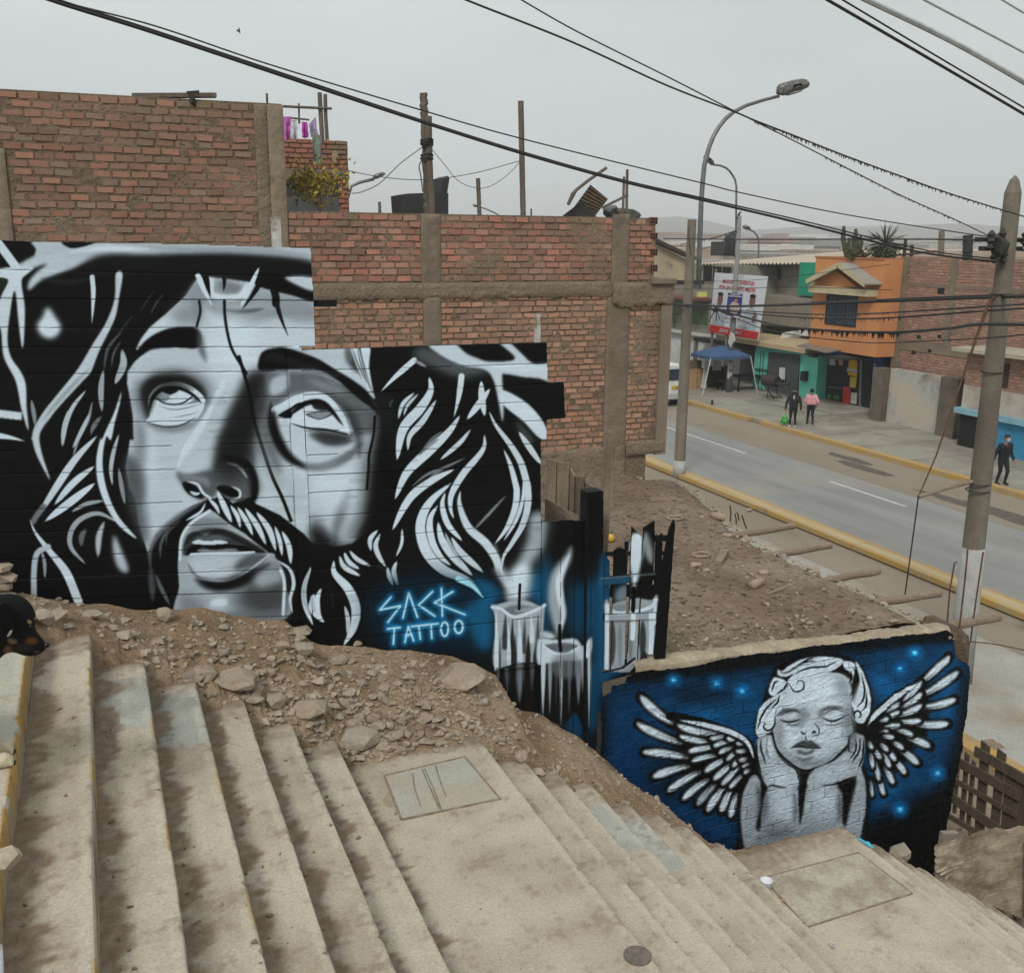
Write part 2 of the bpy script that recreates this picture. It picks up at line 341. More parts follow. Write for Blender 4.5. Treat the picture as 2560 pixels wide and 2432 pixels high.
    P(2, [(1560, 20), (1700, 60), (1760, 260), (1760, 560), (1620, 380), (1530, 220)], .66, 24, .9)
    S(2, 22, .88, (1195, 40), (1120, 160), (1072, 285), soft=9)
    P(2, [(1200, 0), (1310, 0), (1280, 150), (1250, 300), (1100, 300), (1120, 180)], .68, 22, .7)
    P(2, [(1060, 312), (1130, 330), (1260, 300), (1300, 330), (1310, 440), (1250, 480), (1180, 470), (1110, 410)], .30, 12)
    P(2, [(1090, 330), (1240, 345), (1260, 400), (1180, 370), (1120, 370)], .46, 10, .9)
    P(2, [(1098, 378), (1140, 378), (1190, 408), (1225, 455), (1215, 472), (1165, 462), (1120, 430)], .03, 4)
    S(2, 20, .74, (1145, 430), (1175, 445), (1205, 440), soft=6)
    S(2, 15, .80, (1130, 370), (1190, 388), (1225, 440), (1300, 490), soft=5)
    S(2, 40, .04, (1360, 225), (1480, 260), (1530, 350), (1525, 470), (1440, 500), tp='n', soft=12)
    P(2, [(1300, 290), (1380, 265), (1450, 300), (1495, 380), (1490, 450), (1440, 490), (1370, 480), (1310, 400)], .30, 9)
    P(2, [(1305, 402), (1365, 395), (1425, 425), (1438, 462), (1385, 462), (1325, 435)], .02, 4)
    S(2, 17, .78, (1368, 256), (1440, 285), (1490, 350), tp='b', soft=6)
    S(2, 14, .72, (1395, 398), (1442, 425), (1440, 465), (1390, 478), soft=5)
    P(7, [(445, 395), (505, 395), (505, 470), (480, 560), (455, 630), (400, 670), (362, 640), (376, 560), (412, 470)], .04, 17, .62)
    S(7, 46, .68, (525, 600), (545, 690), (570, 750), soft=22, al=.8); S(7, 40, .30, (500, 480), (500, 560), (530, 640), soft=20, al=.8)
    S(7, 40, .26, (128, 600), (138, 680), (155, 760), (172, 830), soft=20, al=.8); S(7, 14, .86, (385, 400), (345, 480), (300, 560), (270, 610), soft=9, al=.8)
    S(7, 22, .04, (183, 490), (196, 440), (240, 408), (300, 425), soft=12, al=.8)
    # moustache and beard
    black = zp(2, [(1250, 478), (1150, 520), (1040, 600), (940, 690), (895, 790), (868, 900), (880, 1200), (1092, 1300), (1072, 1000), (1078, 860), (1100, 700), (1150, 610), (1262, 535), (1370, 620), (1480, 690), (1600, 785), (1700, 880), (1725, 960), (1715, 1300), (1975, 1373)]) + \
        zp(4, [(500, 1000), (800, 600), (700, 400), (520, 430), (380, 425), (300, 335), (230, 282), (150, 220), (0, 150)]) + zp(2, [(1520, 478), (1400, 500), (1330, 440), (1300, 470)])
    c.poly(black, .035, 1.3, 1, False)
    S(2, 34, .42, (1225, 490), (1080, 575), (960, 680), (905, 780), (905, 880), soft=14, al=.8)
    S(2, 16, .78, (1238, 498), (1205, 555), (1120, 605), soft=5)
    S(2, 18, .32, (1020, 640), (970, 740), (965, 830), soft=8); S(2, 12, .26, (1090, 600), (1010, 680), (1000, 760), soft=6)
    S(2, 40, .30, (905, 880), (915, 1000), (920, 1090), soft=16, al=.8); S(2, 24, .34, (938, 930), (970, 1010), (1022, 1112), soft=8)
    for w, *q in [(36, (1308, 428), (1350, 520), (1396, 618)), (22, (1255, 470), (1300, 520), (1322, 566)), (26, (1388, 513), (1430, 580), (1447, 648)), (30, (1430, 522), (1490, 620), (1522, 694)),
                  (34, (1474, 528), (1550, 640), (1602, 750)), (36, (1543, 552), (1620, 660), (1662, 788)), (26, (1655, 638), (1685, 730), (1700, 818)), (32, (1698, 668), (1740, 760), (1752, 868))]:
        S(2, w, .76, *q, soft=4)
    # chin
    P(2, [(1076, 830), (1150, 812), (1600, 798), (1660, 830), (1700, 890), (1716, 980), (1712, 1200), (1095, 1200), (1078, 1000)], .60, 3)
    P(2, [(1262, 545), (1150, 620), (1098, 700), (1086, 810), (1110, 812), (1125, 700), (1240, 690), (1290, 650), (1490, 700), (1370, 622)], .60, 3)
    P(2, [(1200, 590), (1340, 600), (1370, 640), (1290, 645), (1200, 660), (1140, 660)], .42, 12, .8)
    S(2, 15, .84, (1082, 840), (1092, 710), (1150, 620), (1262, 548), tp='n', soft=6)
    P(2, [(1100, 810), (1118, 705), (1170, 670), (1240, 692), (1290, 655), (1370, 662), (1480, 712), (1600, 790), (1500, 775), (1370, 745), (1180, 745), (1150, 800)], .20, 5)
    P(2, [(1180, 690), (1240, 705), (1330, 680), (1400, 700), (1340, 722), (1200, 720)], .32, 8)
    P(2, [(1120, 812), (1165, 748), (1370, 742), (1610, 798), (1400, 800), (1150, 812)], .03, 3)
    P(2, [(1158, 742), (1190, 720), (1240, 728), (1330, 724), (1370, 741), (1260, 750)], .82, 3)
    P(2, [(1190, 792), (1220, 768), (1280, 782), (1400, 772), (1432, 790), (1300, 797)], .46, 4)
    S(2, 13, .84, (1150, 808), (1250, 803), (1400, 801), (1530, 796), tp='n', soft=4)
    P(2, [(1150, 830), (1400, 820), (1390, 900), (1380, 955), (1220, 950), (1160, 900)], .70, 14, .9)
    S(2, 70, .26, (1420, 890), (1500, 850), (1600, 815), soft=24, al=.85)
    S(2, 16, .42, (1130, 862), (1165, 922), (1215, 955), soft=8)
    P(2, [(1205, 968), (1385, 968), (1530, 895), (1545, 935), (1450, 1000), (1330, 1015), (1240, 1005)], .07, 15)
    S(2, 12, .84, (1200, 955), (1290, 966), (1385, 962), (1500, 905), (1620, 812), soft=6)
    S(7, 26, .03, (310, 930), (370, 947), (440, 925), (500, 890), soft=14); P(7, [(420, 960), (530, 890), (545, 1010), (430, 1010)], .14, 20, .8); S(7, 16, .07, (278, 840), (300, 812), (350, 800), (400, 812), (480, 852), soft=6, al=.8)
    P(2, [(1560, 1040), (1690, 980), (1700, 1160), (1560, 1180), (1500, 1130)], .24, 30, .9)
    P(2, [(1090, 1050), (1200, 1080), (1240, 1180), (1095, 1190)], .42, 26, .8); P(2, [(1400, 1150), (1680, 1140), (1700, 1210), (1300, 1210)], .38, 14, .7)
    P(2, [(1280, 1080), (1360, 1070), (1360, 1120), (1270, 1120)], .80, 10, .8)
    P(2, [(1540, 930), (1660, 900), (1700, 960), (1560, 1010)], .66, 20, .8)
    S(2, 18, .80, (1690, 900), (1712, 980), (1706, 1170), tp='n', soft=6)
    S(2, 22, .74, (1670, 845), (1745, 900), (1768, 985), (1748, 1080), (1762, 1165), soft=4)
    # upper crown of branches
    P(1, [(0, 100), (1900, 100), (1900, 330), (1500, 330), (1250, 300), (400, 300), (0, 300)], .05, 8)
    P(1, [(90, 262), (200, 195), (330, 150), (480, 100), (900, 90), (1300, 90), (1880, 100), (1885, 258), (1700, 228), (1500, 208), (1200, 200), (900, 205), (700, 205), (520, 245), (350, 300), (250, 340), (175, 400), (172, 350), (215, 295), (282, 240), (180, 275), (100, 300)], .68, 9)
    P(1, [(600, 190), (900, 185), (1200, 175), (1500, 180), (1880, 225), (1890, 330), (1500, 300), (1100, 290), (600, 300), (450, 290)], .06, 16)
    S(1, 40, .50, (700, 120), (1100, 150), (1500, 155), (1880, 190), soft=24, al=.6); S(1, 30, .80, (420, 170), (620, 150), (900, 150), soft=16, al=.7)
    S(1, 30, .20, (560, 330), (400, 350), (250, 330), soft=18, al=.5)
    P(1, [(195, 105), (380, 100), (415, 152), (330, 175), (215, 210), (215, 150)], .66, 5); P(1, [(375, 100), (600, 100), (440, 148)], .05, 3)
    S(1, 50, .74, (-30, 90), (30, 170), (100, 265), tp='n')
    P(1, [(-60, 285), (60, 260), (200, 262), (160, 305), (130, 350), (150, 520), (137, 755), (112, 600), (95, 425), (80, 420), (60, 540), (45, 690), (65, 800), (125, 890), (155, 970), (160, 1100), (172, 1245), (130, 1120), (95, 950), (22, 800), (5, 640), (-40, 560), (0, 450), (35, 350), (-60, 330)], .74, 4)
    P(1, [(-60, 335), (45, 332), (25, 390), (-60, 460)], (.10, .12, .10), 3)
    P(1, [(222, 610), (255, 560), (285, 500), (330, 555), (368, 620), (345, 672), (300, 692), (245, 668)], .80, 15)
    S(1, 28, .78, (555, 320), (562, 420), (554, 598), tp='e')
    lock = zp(1, [(697, 300), (690, 450), (640, 590), (560, 720), (470, 870), (350, 1020), (262, 1130), (203, 1230), (192, 1301)]) + zp(2, [(190, 100), (220, 210), (302, 362), (255, 210), (237, 110), (255, 50), (290, 0)]) + zp(1, [(255, 1240), (335, 1125), (500, 945), (548, 890), (600, 760), (690, 575), (718, 440), (738, 300)])
    c.poly(lock, .70, 1.6)
    S(1, 26, .50, (540, 870), (450, 960), (340, 1080), (260, 1180), soft=12, al=.7)
    for z, w, g, *q in [(1, 44, .62, (735, 755), (742, 850), (692, 965)), (1, 18, .28, (735, 645), (650, 750), (625, 880)), (1, 34, .58, (622, 880), (608, 1000), (614, 1130)), (1, 12, .30, (730, 702), (685, 780), (670, 862)),
                        (1, 26, .68, (517, 1003), (440, 1100), (400, 1200), (383, 1310)), (2, 30, .66, (412, -60), (385, 60), (376, 160)), (1, 22, .50, (556, 1070), (530, 1180), (480, 1270), (440, 1400)), (2, 26, .66, (540, -40), (490, 70), (438, 168)),
                        (1, 26, .48, (188, 1058), (205, 1150), (212, 1216)), (1, 14, .36, (612, 1155), (580, 1210), (548, 1258)), (2, 20, .4, (600, -20), (560, 40), (548, 90)),
                        (1, 12, .22, (985, 420), (940, 480), (905, 545)), (1, 10, .18, (930, 400), (880, 470), (840, 530)), (1, 12, .18, (800, 555), (760, 600), (700, 680)),
                        (2, 46, .72, (585, 95), (450, 240), (335, 410), (245, 550), (215, 590)), (2, 42, .74, (568, 278), (440, 380), (328, 510)), (2, 48, .80, (572, 380), (440, 480), (270, 610)), (2, 26, .56, (625, 485), (520, 505), (432, 552)),
                        (2, 32, .58, (705, 612), (590, 562), (480, 600), (425, 680), (430, 770), (515, 868)), (2, 26, .64, (716, 85), (682, 200), (668, 300), (677, 394)), (2, 26, .50, (714, 288), (732, 400), (752, 508)),
                        (2, 30, .78, (1872, 880), (1830, 1000), (1838, 1120), (1885, 1235)), (2, 38, .74, (1892, 1045), (1876, 1130), (1945, 1215))]:
        S(z, w, g, *q)
    S(2, 34, .40, (262, 520), (225, 570), (200, 610), tp='n', soft=8)
    S(2, 50, .76, (180, 600), (215, 680), (300, 790), (400, 920), (472, 1090), tp='s')
    main = zp(1, [(730, 1010), (722, 1080), (690, 1200), (668, 1301)]) + zp(2, [(640, 100), (618, 220), (625, 340), (660, 470), (720, 590), (825, 714), (720, 640), (640, 520), (590, 380), (580, 240), (605, 110)]) + zp(1, [(612, 1301), (640, 1240), (690, 1130)])
    c.poly(main, .82, 1.6)
    S(2, 36, .66, (627, 612), (596, 700), (590, 825), soft=10); S(2, 34, .36, (518, 655), (492, 700), (490, 758), soft=8)
    P(2, [(686, 690), (740, 800), (775, 900), (745, 918), (705, 880), (680, 790)], .68, 12)
    S(2, 34, .66, (290, 762), (225, 800), (205, 900), (205, 1070), soft=6, tp='n'); S(2, 20, .54, (248, 780), (268, 860), (270, 955))
    P(1, [(-60, 1112), (132, 1135), (130, 1182), (-60, 1160)], .78, 4, 1, False); S(1, 26, .7, (-60, 1270), (30, 1278), (110, 1295), tp='e'); S(2, 34, .78, (-80, 85), (60, 105), (148, 128), tp='e')
    # thorns and drips on the forehead
    P(1, [(1580, 312), (1890, 325), (1895, 462), (1760, 430), (1640, 402), (1540, 365)], .035, 4)
    P(1, [(1715, 320), (1890, 322), (1890, 402), (1800, 375)], .72, 7)
    S(1, 38, .04, (1235, 310), (1250, 380), (1268, 440), tp='e'); S(1, 30, .84, (1192, 312), (1230, 400), (1280, 497), tp='e')
    S(1, 34, .04, (1592, 285), (1545, 390), (1460, 515), tp='e'); S(1, 28, .84, (1560, 262), (1510, 370), (1450, 498), tp='b')
    S(1, 22, .05, (1350, 325), (1350, 370), (1345, 405), tp='e'); S(1, 46, .05, (1650, 400), (1660, 440), (1662, 480), tp='n'); S(1, 26, .05, (1655, 440), (1690, 560), (1735, 676), tp='e')
    S(1, 15, .07, (1200, 465), (1206, 530), (1185, 615), tp='n', soft=4); S(1, 17, .05, (1351, 462), (1355, 560), (1375, 680), (1405, 770), (1485, 900), tp='n', soft=4)
    S(2, 20, .03, (1440, -380), (1500, -170), (1530, 0), (1585, 180), (1640, 340), (1700, 470), (1752, 604), tp='n', soft=4)
    # ---- right panel
    P(3, [(560, 100), (1960, 80), (1960, 720), (1200, 900), (800, 1000), (800, 600), (740, 450), (640, 270)], .045, 3)
    P(3, [(150, 120), (570, 110), (600, 230), (560, 250), (420, 210), (300, 160)], .68, 8)
    S(3, 60, .25, (575, 120), (600, 200), (650, 280), soft=22, al=.8)
    P(3, [(60, 290), (100, 275), (300, 272), (430, 290), (550, 345), (690, 455), (750, 560), (745, 660), (620, 660), (560, 520), (440, 440), (340, 415), (220, 430), (110, 490), (80, 400)], .34, 16)
    P(3, [(95, 330), (180, 290), (205, 300), (190, 390), (100, 430)], .72, 12, .8)
    P(3, [(320, 320), (520, 370), (560, 420), (420, 390)], .50, 14, .7)
    P(3, [(18, 265), (18, 200), (45, 150), (110, 128), (200, 128), (300, 160), (400, 200), (500, 262), (620, 335), (720, 420), (790, 570), (745, 520), (640, 440), (520, 335), (400, 268), (250, 262), (100, 268)], .035, 5)
    for k in range(26):
        x = 60 + k * 17; y = 160 + k * 5.5
        S(3, 4, .20, (x, y + 40), (x + 22, y + 10), (x + 60, y - 2), soft=3, al=.7)
    S(3, 8, .5, (300, 285), (420, 300), (545, 352), soft=4); S(3, 6, .45, (420, 300), (480, 345), (540, 355), soft=4)
    S(3, 44, .09, (95, 470), (95, 600), (145, 720), (235, 840), soft=16, tp='b')
    S(3, 90, .45, (40, 560), (60, 800), (160, 980), soft=50, al=.4)
    P(3, [(108, 510), (180, 475), (340, 418), (440, 438), (560, 520), (605, 660), (620, 740), (500, 800), (330, 860), (235, 830), (150, 700), (115, 600)], .70, 5)
    S(3, 30, .82, (113, 518), (190, 480), (280, 435), (380, 430), (470, 462), (560, 540), (600, 650), tp='n')
    P(3, [(215, 548), (300, 475), (380, 465), (470, 490), (540, 560), (555, 612), (470, 612), (330, 590), (250, 580)], .80, 4)
    S(3, 24, .03, (150, 552), (220, 512), (290, 470), (380, 452), (470, 470), (530, 525), (580, 620), tp='b'); P(3, [(146, 548), (215, 515), (222, 568), (150, 562)], .03, 3)
    P(3, [(355, 472), (420, 458), (490, 488), (505, 515), (430, 525), (370, 512)], .10, 5); P(3, [(318, 545), (400, 535), (482, 530), (470, 560), (400, 576), (340, 566)], .48, 3)
    S(3, 5, .15, (318, 545), (400, 533), (484, 530), tp='n', soft=2); S(3, 5, .15, (318, 547), (400, 578), (480, 545), tp='n', soft=2)
    S(3, 22, .05, (500, 535), (535, 575), (570, 622), soft=5)
    P(3, [(215, 580), (330, 596), (450, 618), (585, 612), (603, 665), (480, 645), (320, 625), (220, 605)], .84, 3)
    S(3, 14, .07, (215, 600), (330, 634), (450, 645), (610, 680), soft=5)
    P(3, [(340, 655), (470, 664), (608, 700), (565, 738), (450, 738), (360, 700)], .24, 12, .8)
    S(3, 46, .36, (240, 850), (400, 880), (540, 830), (670, 730), soft=24, al=.85)
    S(3, 130, .08, (800, 480), (830, 700), (820, 950), (780, 1150), tp='n', soft=50, al=.95)
    P(3, [(350, 930), (520, 900), (620, 950), (600, 1100), (420, 1080)], .74, 30, .7)
    S(4, 70, .30, (590, 60), (530, 240), (500, 400), soft=36, al=.8); P(4, [(355, 230), (430, 300), (470, 400), (365, 395)], .20, 30, .8); S(4, 60, .16, (790, 100), (740, 250), (640, 370), soft=32, al=.9)
    P(4, [(520, 300), (600, 260), (660, 270), (600, 380), (530, 400)], .60, 24, .7)
    S(7, 26, .03, (514, 480), (520, 540), (550, 598), (600, 632), soft=10); S(7, 26, .16, (655, 440), (708, 482), (738, 545), (742, 600), soft=16, al=.8); S(7, 18, .34, (600, 634), (665, 628), (735, 592), soft=12)
    P(7, [(632, 533), (720, 543), (706, 564), (665, 572), (634, 558)], .12, 7, .7); S(7, 110, .03, (806, 540), (812, 680), (795, 770), (745, 845), soft=44); S(7, 60, .05, (620, 800), (660, 850), (720, 860), soft=26, al=.9)
    P(7, [(620, 640), (720, 640), (740, 720), (680, 760), (630, 720)], .80, 24, .6); S(7, 24, .84, (522, 480), (575, 450), (640, 445), (690, 490), (716, 545), soft=3); S(7, 14, .03, (545, 500), (600, 462), (650, 462), (700, 520), soft=4)
    S(3, 16, .03, (752, 560), (742, 680), (716, 800), (712, 900), (703, 1022), tp='n', soft=3)
    P(3, [(598, 120), (645, 120), (685, 260), (755, 448), (690, 370), (640, 250)], .74, 4); P(3, [(662, 120), (722, 120), (716, 250), (742, 410), (695, 270)], .80, 4)
    S(3, 5, .1, (640, 130), (670, 250), (740, 420), soft=2); S(3, 5, .15, (610, 130), (650, 240), (700, 350), soft=3)
    P(3, [(990, 165), (1080, 120), (1300, 200), (1500, 250), (1400, 300), (1270, 310), (1100, 240)], .28, 22)
    P(3, [(1085, 90), (1240, 90), (1330, 160), (1400, 190), (1480, 212), (1640, 195), (1535, 90), (1600, 90), (1680, 160), (1760, 225), (1900, 225), (1900, 345), (1790, 320), (1700, 312), (1580, 292), (1558, 310), (1568, 470), (1560, 595), (1535, 470), (1505, 340), (1450, 265), (1300, 235), (1150, 160)], .72, 6)
    S(3, 30, .86, (1480, 240), (1640, 250), (1840, 260), soft=18, al=.7)
    S(3, 36, .80, (790, 402), (880, 310), (1000, 205), tp='s'); S(3, 20, .5, (1000, 205), (1040, 225), (1080, 250), soft=8)
    P(3, [(1553, 392), (1680, 450), (1780, 540), (1840, 640), (1838, 705), (1785, 690), (1690, 590), (1560, 480)], .78, 5)
    P(3, [(1640, 580), (1740, 680), (1760, 740), (1690, 700)], .25, 16)
    for z, w, g, *q in [(3, 62, .78, (1096, 310), (1105, 400), (1040, 510), (930, 640), (892, 835)), (3, 38, .74, (1142, 455), (1055, 590), (975, 680), (960, 775)), (3, 26, .74, (1003, 410), (930, 480), (900, 575)), (3, 20, .7, (1027, 418), (960, 490), (935, 555)), (3, 14, .25, (868, 450), (850, 480), (852, 505)),
                        (3, 42, .84, (1424, 335), (1430, 440), (1447, 556)), (3, 42, .80, (1480, 385), (1420, 470), (1336, 578)), (3, 38, .74, (1662, 655), (1740, 770), (1812, 870)),
                        (3, 60, .76, (1290, 555), (1225, 650), (1110, 765), (960, 910), (880, 1085)), (3, 30, .74, (1357, 642), (1290, 725), (1165, 835)), (3, 24, .36, (1182, 652), (1120, 700), (1030, 808)), (3, 20, .5, (1160, 700), (1100, 740), (1060, 785)),
                        (3, 44, .76, (1446, 675), (1435, 770), (1315, 920), (1240, 1050), (1232, 1140), (1252, 1206)), (3, 18, .42, (1325, 820), (1200, 880), (1080, 930), (985, 1005)), (3, 18, .40, (1230, 860), (1160, 905), (1080, 965)),
                        (3, 50, .76, (1255, 895), (1125, 960), (1010, 1040), (940, 1130), (865, 1280)), (4, 66, .76, (1236, 20), (1110, 130), (1050, 240), (1045, 350), (1090, 470), (1190, 570), (1330, 630), (1400, 690), (1442, 748)),
                        (4, 44, .80, (1150, 160), (1102, 250), (1112, 380), (1165, 480), (1232, 540)), (4, 52, .76, (1152, 265), (1178, 380), (1255, 490), (1372, 606)), (4, 38, .76, (1198, 80), (1180, 160), (1215, 280), (1305, 385)),
                        (4, 42, .72, (1235, 360), (1300, 460), (1440, 585)), (4, 24, .6, (1195, 330), (1240, 430), (1305, 528)), (4, 30, .74, (772, 318), (724, 375), (728, 448)), (4, 32, .74, (788, 340), (758, 410), (778, 480), (822, 550)),
                        (4, 20, .74, (926, 308), (922, 400), (888, 484)), (4, 30, .76, (892, 512), (873, 580), (900, 668)), (4, 28, .74, (832, 552), (845, 610), (868, 668)),
                        (4, 60, .76, (492, 508), (498, 590), (585, 690), (632, 810), (618, 930), (555, 1048)), (4, 28, .70, (562, 795), (582, 880), (580, 980)), (4, 32, .76, (528, 480), (560, 550), (662, 608)), (4, 30, .78, (558, 458), (590, 520), (655, 564)), (4, 28, .76, (592, 446), (640, 500), (725, 545)),
                        (4, 38, .76, (412, 685), (386, 760), (395, 850), (430, 900)), (4, 28, .66, (350, 725), (358, 790), (372, 840)), (4, 22, .62, (343, 545), (305, 660), (305, 760), (345, 862)),
                        (4, 8, .12, (455, 640), (480, 740), (490, 830)), (4, 8, .12, (680, 700), (720, 760), (740, 860)), (4, 10, .12, (740, 540), (800, 560), (830, 600))]:
        S(z, w, g, *q)
    S(3, 36, .80, (1300, 305), (1285, 430), (1253, 565), tp='e')
    # blue glow
    BL = (.05, .30, .44)
    P(4, [(700, 760), (850, 640), (1100, 600), (1350, 640), (1450, 640), (1560, 720), (1520, 800), (1500, 1000), (1480, 1100), (1200, 1080), (900, 1100), (740, 960)], (.02, .12, .19), 60, .9)
    P(4, [(1370, 620), (1470, 640), (1560, 720), (1500, 790), (1500, 1010), (1440, 1080), (1360, 960), (1330, 800), (1430, 740)], BL, 24, .95)
    S(4, 34, (.55, .78, .84), (1280, 625), (1370, 670), (1442, 748), tp='e', soft=5)
    # big right hair loop, over the glow
    for w, g, q in [(44, .74, zp(3, [(1476, 530), (1520, 620), (1610, 740), (1680, 860), (1715, 980)]) + zp(4, [(1722, 60), (1722, 160), (1690, 280), (1620, 400), (1570, 480), (1555, 560)])), (40, .76, zp(3, [(1568, 770), (1615, 880), (1645, 990)]) + zp(4, [(1652, 80), (1640, 180), (1590, 300), (1515, 400)])), (24, .76, zp(4, [(1695, 0), (1690, 120), (1650, 250), (1568, 384)]))]:
        c.stroke(q, w / 2.53, g, 1.6, 'b')
    S(4, 54, .74, (1293, 70), (1290, 160), (1345, 300), (1450, 395), (1520, 500), (1550, 600), (1640, 720), soft=7, tp='b')
    S(4, 16, .52, (1577, 105), (1480, 210), (1378, 318), soft=10); S(4, 60, .35, (1500, 560), (1590, 650), (1660, 730), soft=24, al=.8)
    # words on the boards
    GL = (.10, .46, .66)
    W = [[(855, 740), (785, 822), (915, 795), (835, 900)], [(930, 872), (967, 715), (1022, 866)], [(1117, 705), (1030, 790), (1132, 860)], [(1173, 685), (1176, 770), (1179, 860)], [(1245, 705), (1130, 775), (1322, 850)],
         [(833, 942), (870, 936), (912, 932)], [(876, 936), (873, 990), (870, 1038)], [(943, 1026), (964, 926), (998, 1016)], [(950, 985), (985, 975)], [(985, 925), (1030, 920), (1080, 915)], [(1030, 922), (1035, 960), (1040, 1005)],
         [(1062, 916), (1100, 912), (1152, 907)], [(1108, 914), (1110, 960), (1113, 1000)]]
    from math import cos as _c, sin as _s
    O = [[(cx + rx * _c(t), cy + ry * _s(t)) for t in [i * .5236 for i in range(13)]] for cx, cy, rx, ry in ((1194, 942, 23, 44), (1283, 928, 26, 40))]
    for sf, w, al in ((26, 46, .55), (12, 26, .8)):
        for q in W + O: c.stroke(lin(zp(4, q)), w / 2.53, GL, sf / 2.53, 'n', al)
    for q in W: c.stroke(lin(zp(4, q)), 8.5 / 2.53, (.80, .92, .96), 1.1, 'n')
    for q in O: c.stroke(zp(4, q), 9.5 / 2.53, (.80, .92, .96), 1.1, 'n')
    # ---- candles
    P(5, [(410, 540), (480, 560), (500, 760), (480, 1000), (415, 1040)], BL, 36, .8); P(5, [(330, 640), (420, 620), (430, 820), (340, 800)], (.05, .3, .45), 26, .8)
    P(5, [(600, 740), (700, 560), (800, 600), (860, 560), (870, 900), (870, 1270), (790, 1380), (740, 1300), (735, 1060), (620, 1060), (590, 900)], (.04, .22, .33), 40, .95)
    P(5, [(735, 1280), (830, 1240), (980, 1220), (960, 1290), (830, 1400), (820, 1880), (735, 1880)], (.04, .20, .30), 12, .95)
    P(5, [(560, 1540), (700, 1500), (740, 1560), (720, 1720), (600, 1720)], (.03, .20, .32), 26, .9)
    P(5, [(720, 1700), (840, 1680), (840, 1900), (720, 1900)], .05, 30, .9)
    P(5, [(712, 60), (840, 60), (845, 560), (800, 640), (712, 640)], .03, 40, .9); P(5, [(560, 260), (720, 260), (720, 640), (640, 700), (600, 560)], .035, 34, .8)
    # candle 1
    S(5, 100, .70, (255, 760), (270, 640), (320, 520), (370, 430), (385, 330), (390, 270), tp='s', soft=40, al=.95); S(5, 150, .50, (255, 760), (290, 600), (360, 450), (400, 300), tp='s', soft=60, al=.5); S(5, 60, .75, (200, 780), (190, 700), (130, 560), (100, 430), tp='e', soft=30, al=.6)
    P(5, [(180, 650), (260, 560), (340, 600), (330, 760), (290, 810), (210, 800)], .82, 26, .9)
    P(5, [(72, 838), (110, 832), (190, 810), (270, 800), (340, 815), (400, 842), (438, 826), (432, 900), (424, 1020), (412, 1240), (110, 1276), (102, 1010), (95, 900)], .60, 4)
    P(5, [(140, 868), (250, 835), (390, 858), (330, 880), (235, 905), (170, 890)], .40, 5); P(5, [(230, 870), (370, 845), (380, 858), (290, 885)], .55, 4)
    for x, y0, y1, g, w in ((170, 890, 1120, .20, 34), (218, 930, 1230, .10, 30), (235, 1040, 1250, .14, 30), (300, 930, 1150, .24, 26), (325, 1040, 1240, .10, 34), (390, 900, 1230, .26, 34), (380, 1080, 1230, .10, 40), (135, 1060, 1260, .25, 18)):
        S(5, w, g, (x, y0), (x - 2, (y0 + y1) / 2), (x - 4, y1), soft=8, tp='s')
    for x, y0, y1, w in ((112, 870, 1270, 26), (195, 960, 1255, 26), (268, 920, 1240, 30), (348, 900, 1080, 26)): S(5, w, .80, (x - 6, y0), (x, (y0 + y1) / 2), (x, y1), soft=5, tp='s')
    S(5, 18, .84, (80, 850), (140, 862), (235, 915), (400, 858), (436, 838), tp='n', soft=5)
    S(5, 18, .02, (268, 700), (264, 780), (262, 862), tp='n', soft=3)
    P(5, [(110, 1272), (410, 1238), (400, 1560), (200, 1520), (150, 1400)], .045, 4); S(5, 50, .40, (268, 1250), (265, 1360), (262, 1480), soft=16, tp='e'); S(5, 34, .32, (180, 1275), (185, 1420), soft=14, tp='e'); S(5, 26, .34, (118, 1270), (122, 1380), soft=10, tp='e'); S(5, 34, .3, (350, 1250), (345, 1400), soft=14, tp='e')
    # candle 2
    S(5, 90, .58, (530, 1060), (510, 900), (500, 780), (520, 640), (590, 520), (612, 450), tp='b', soft=28); S(5, 46, .80, (540, 1020), (560, 900), (540, 780), (535, 660), (600, 500), tp='b', soft=16); S(5, 50, .7, (500, 1050), (450, 1040), (420, 1020), soft=20)
    P(5, [(383, 1085), (420, 1060), (500, 1066), (600, 1062), (665, 1078), (690, 1110), (745, 1048), (748, 1120), (735, 1380), (728, 1600), (710, 1700), (640, 1560), (560, 1640), (440, 1600), (405, 1560), (404, 1230), (385, 1225)], .05, 4)
    for x, y0, y1, g, w in ((424, 1120, 1580, .72, 34), (470, 1200, 1560, .50, 26), (545, 1180, 1640, .66, 20), (600, 1190, 1560, .30, 22), (660, 1160, 1500, .46, 44), (690, 1130, 1420, .60, 26), (732, 1080, 1650, .66, 26), (512, 1300, 1500, .2, 16)):
        S(5, w, g, (x, y0), (x, (y0 + y1) / 2), (x - 2, y1), soft=8, tp='e')
    P(5, [(383, 1082), (425, 1060), (520, 1070), (640, 1062), (690, 1110), (745, 1048), (748, 1140), (700, 1200), (560, 1210), (440, 1230), (385, 1225)], .74, 6)
    P(5, [(430, 1110), (540, 1090), (640, 1100), (650, 1120), (580, 1155), (500, 1150)], .34, 6); S(5, 12, .84, (425, 1110), (510, 1162), (590, 1160), (660, 1118), tp='n', soft=4)
    P(5, [(500, 1180), (640, 1160), (650, 1300), (570, 1330), (480, 1280)], .40, 16, .7)
    S(5, 22, .02, (536, 975), (534, 1060), (542, 1140), tp='n', soft=3)
    P(5, [(800, 560), (868, 560), (866, 1262), (800, 1262)], (.06, .25, .37), 14, .9); P(5, [(930, 640), (990, 640), (985, 800), (900, 800)], (.10, .20, .27), 16, .8)
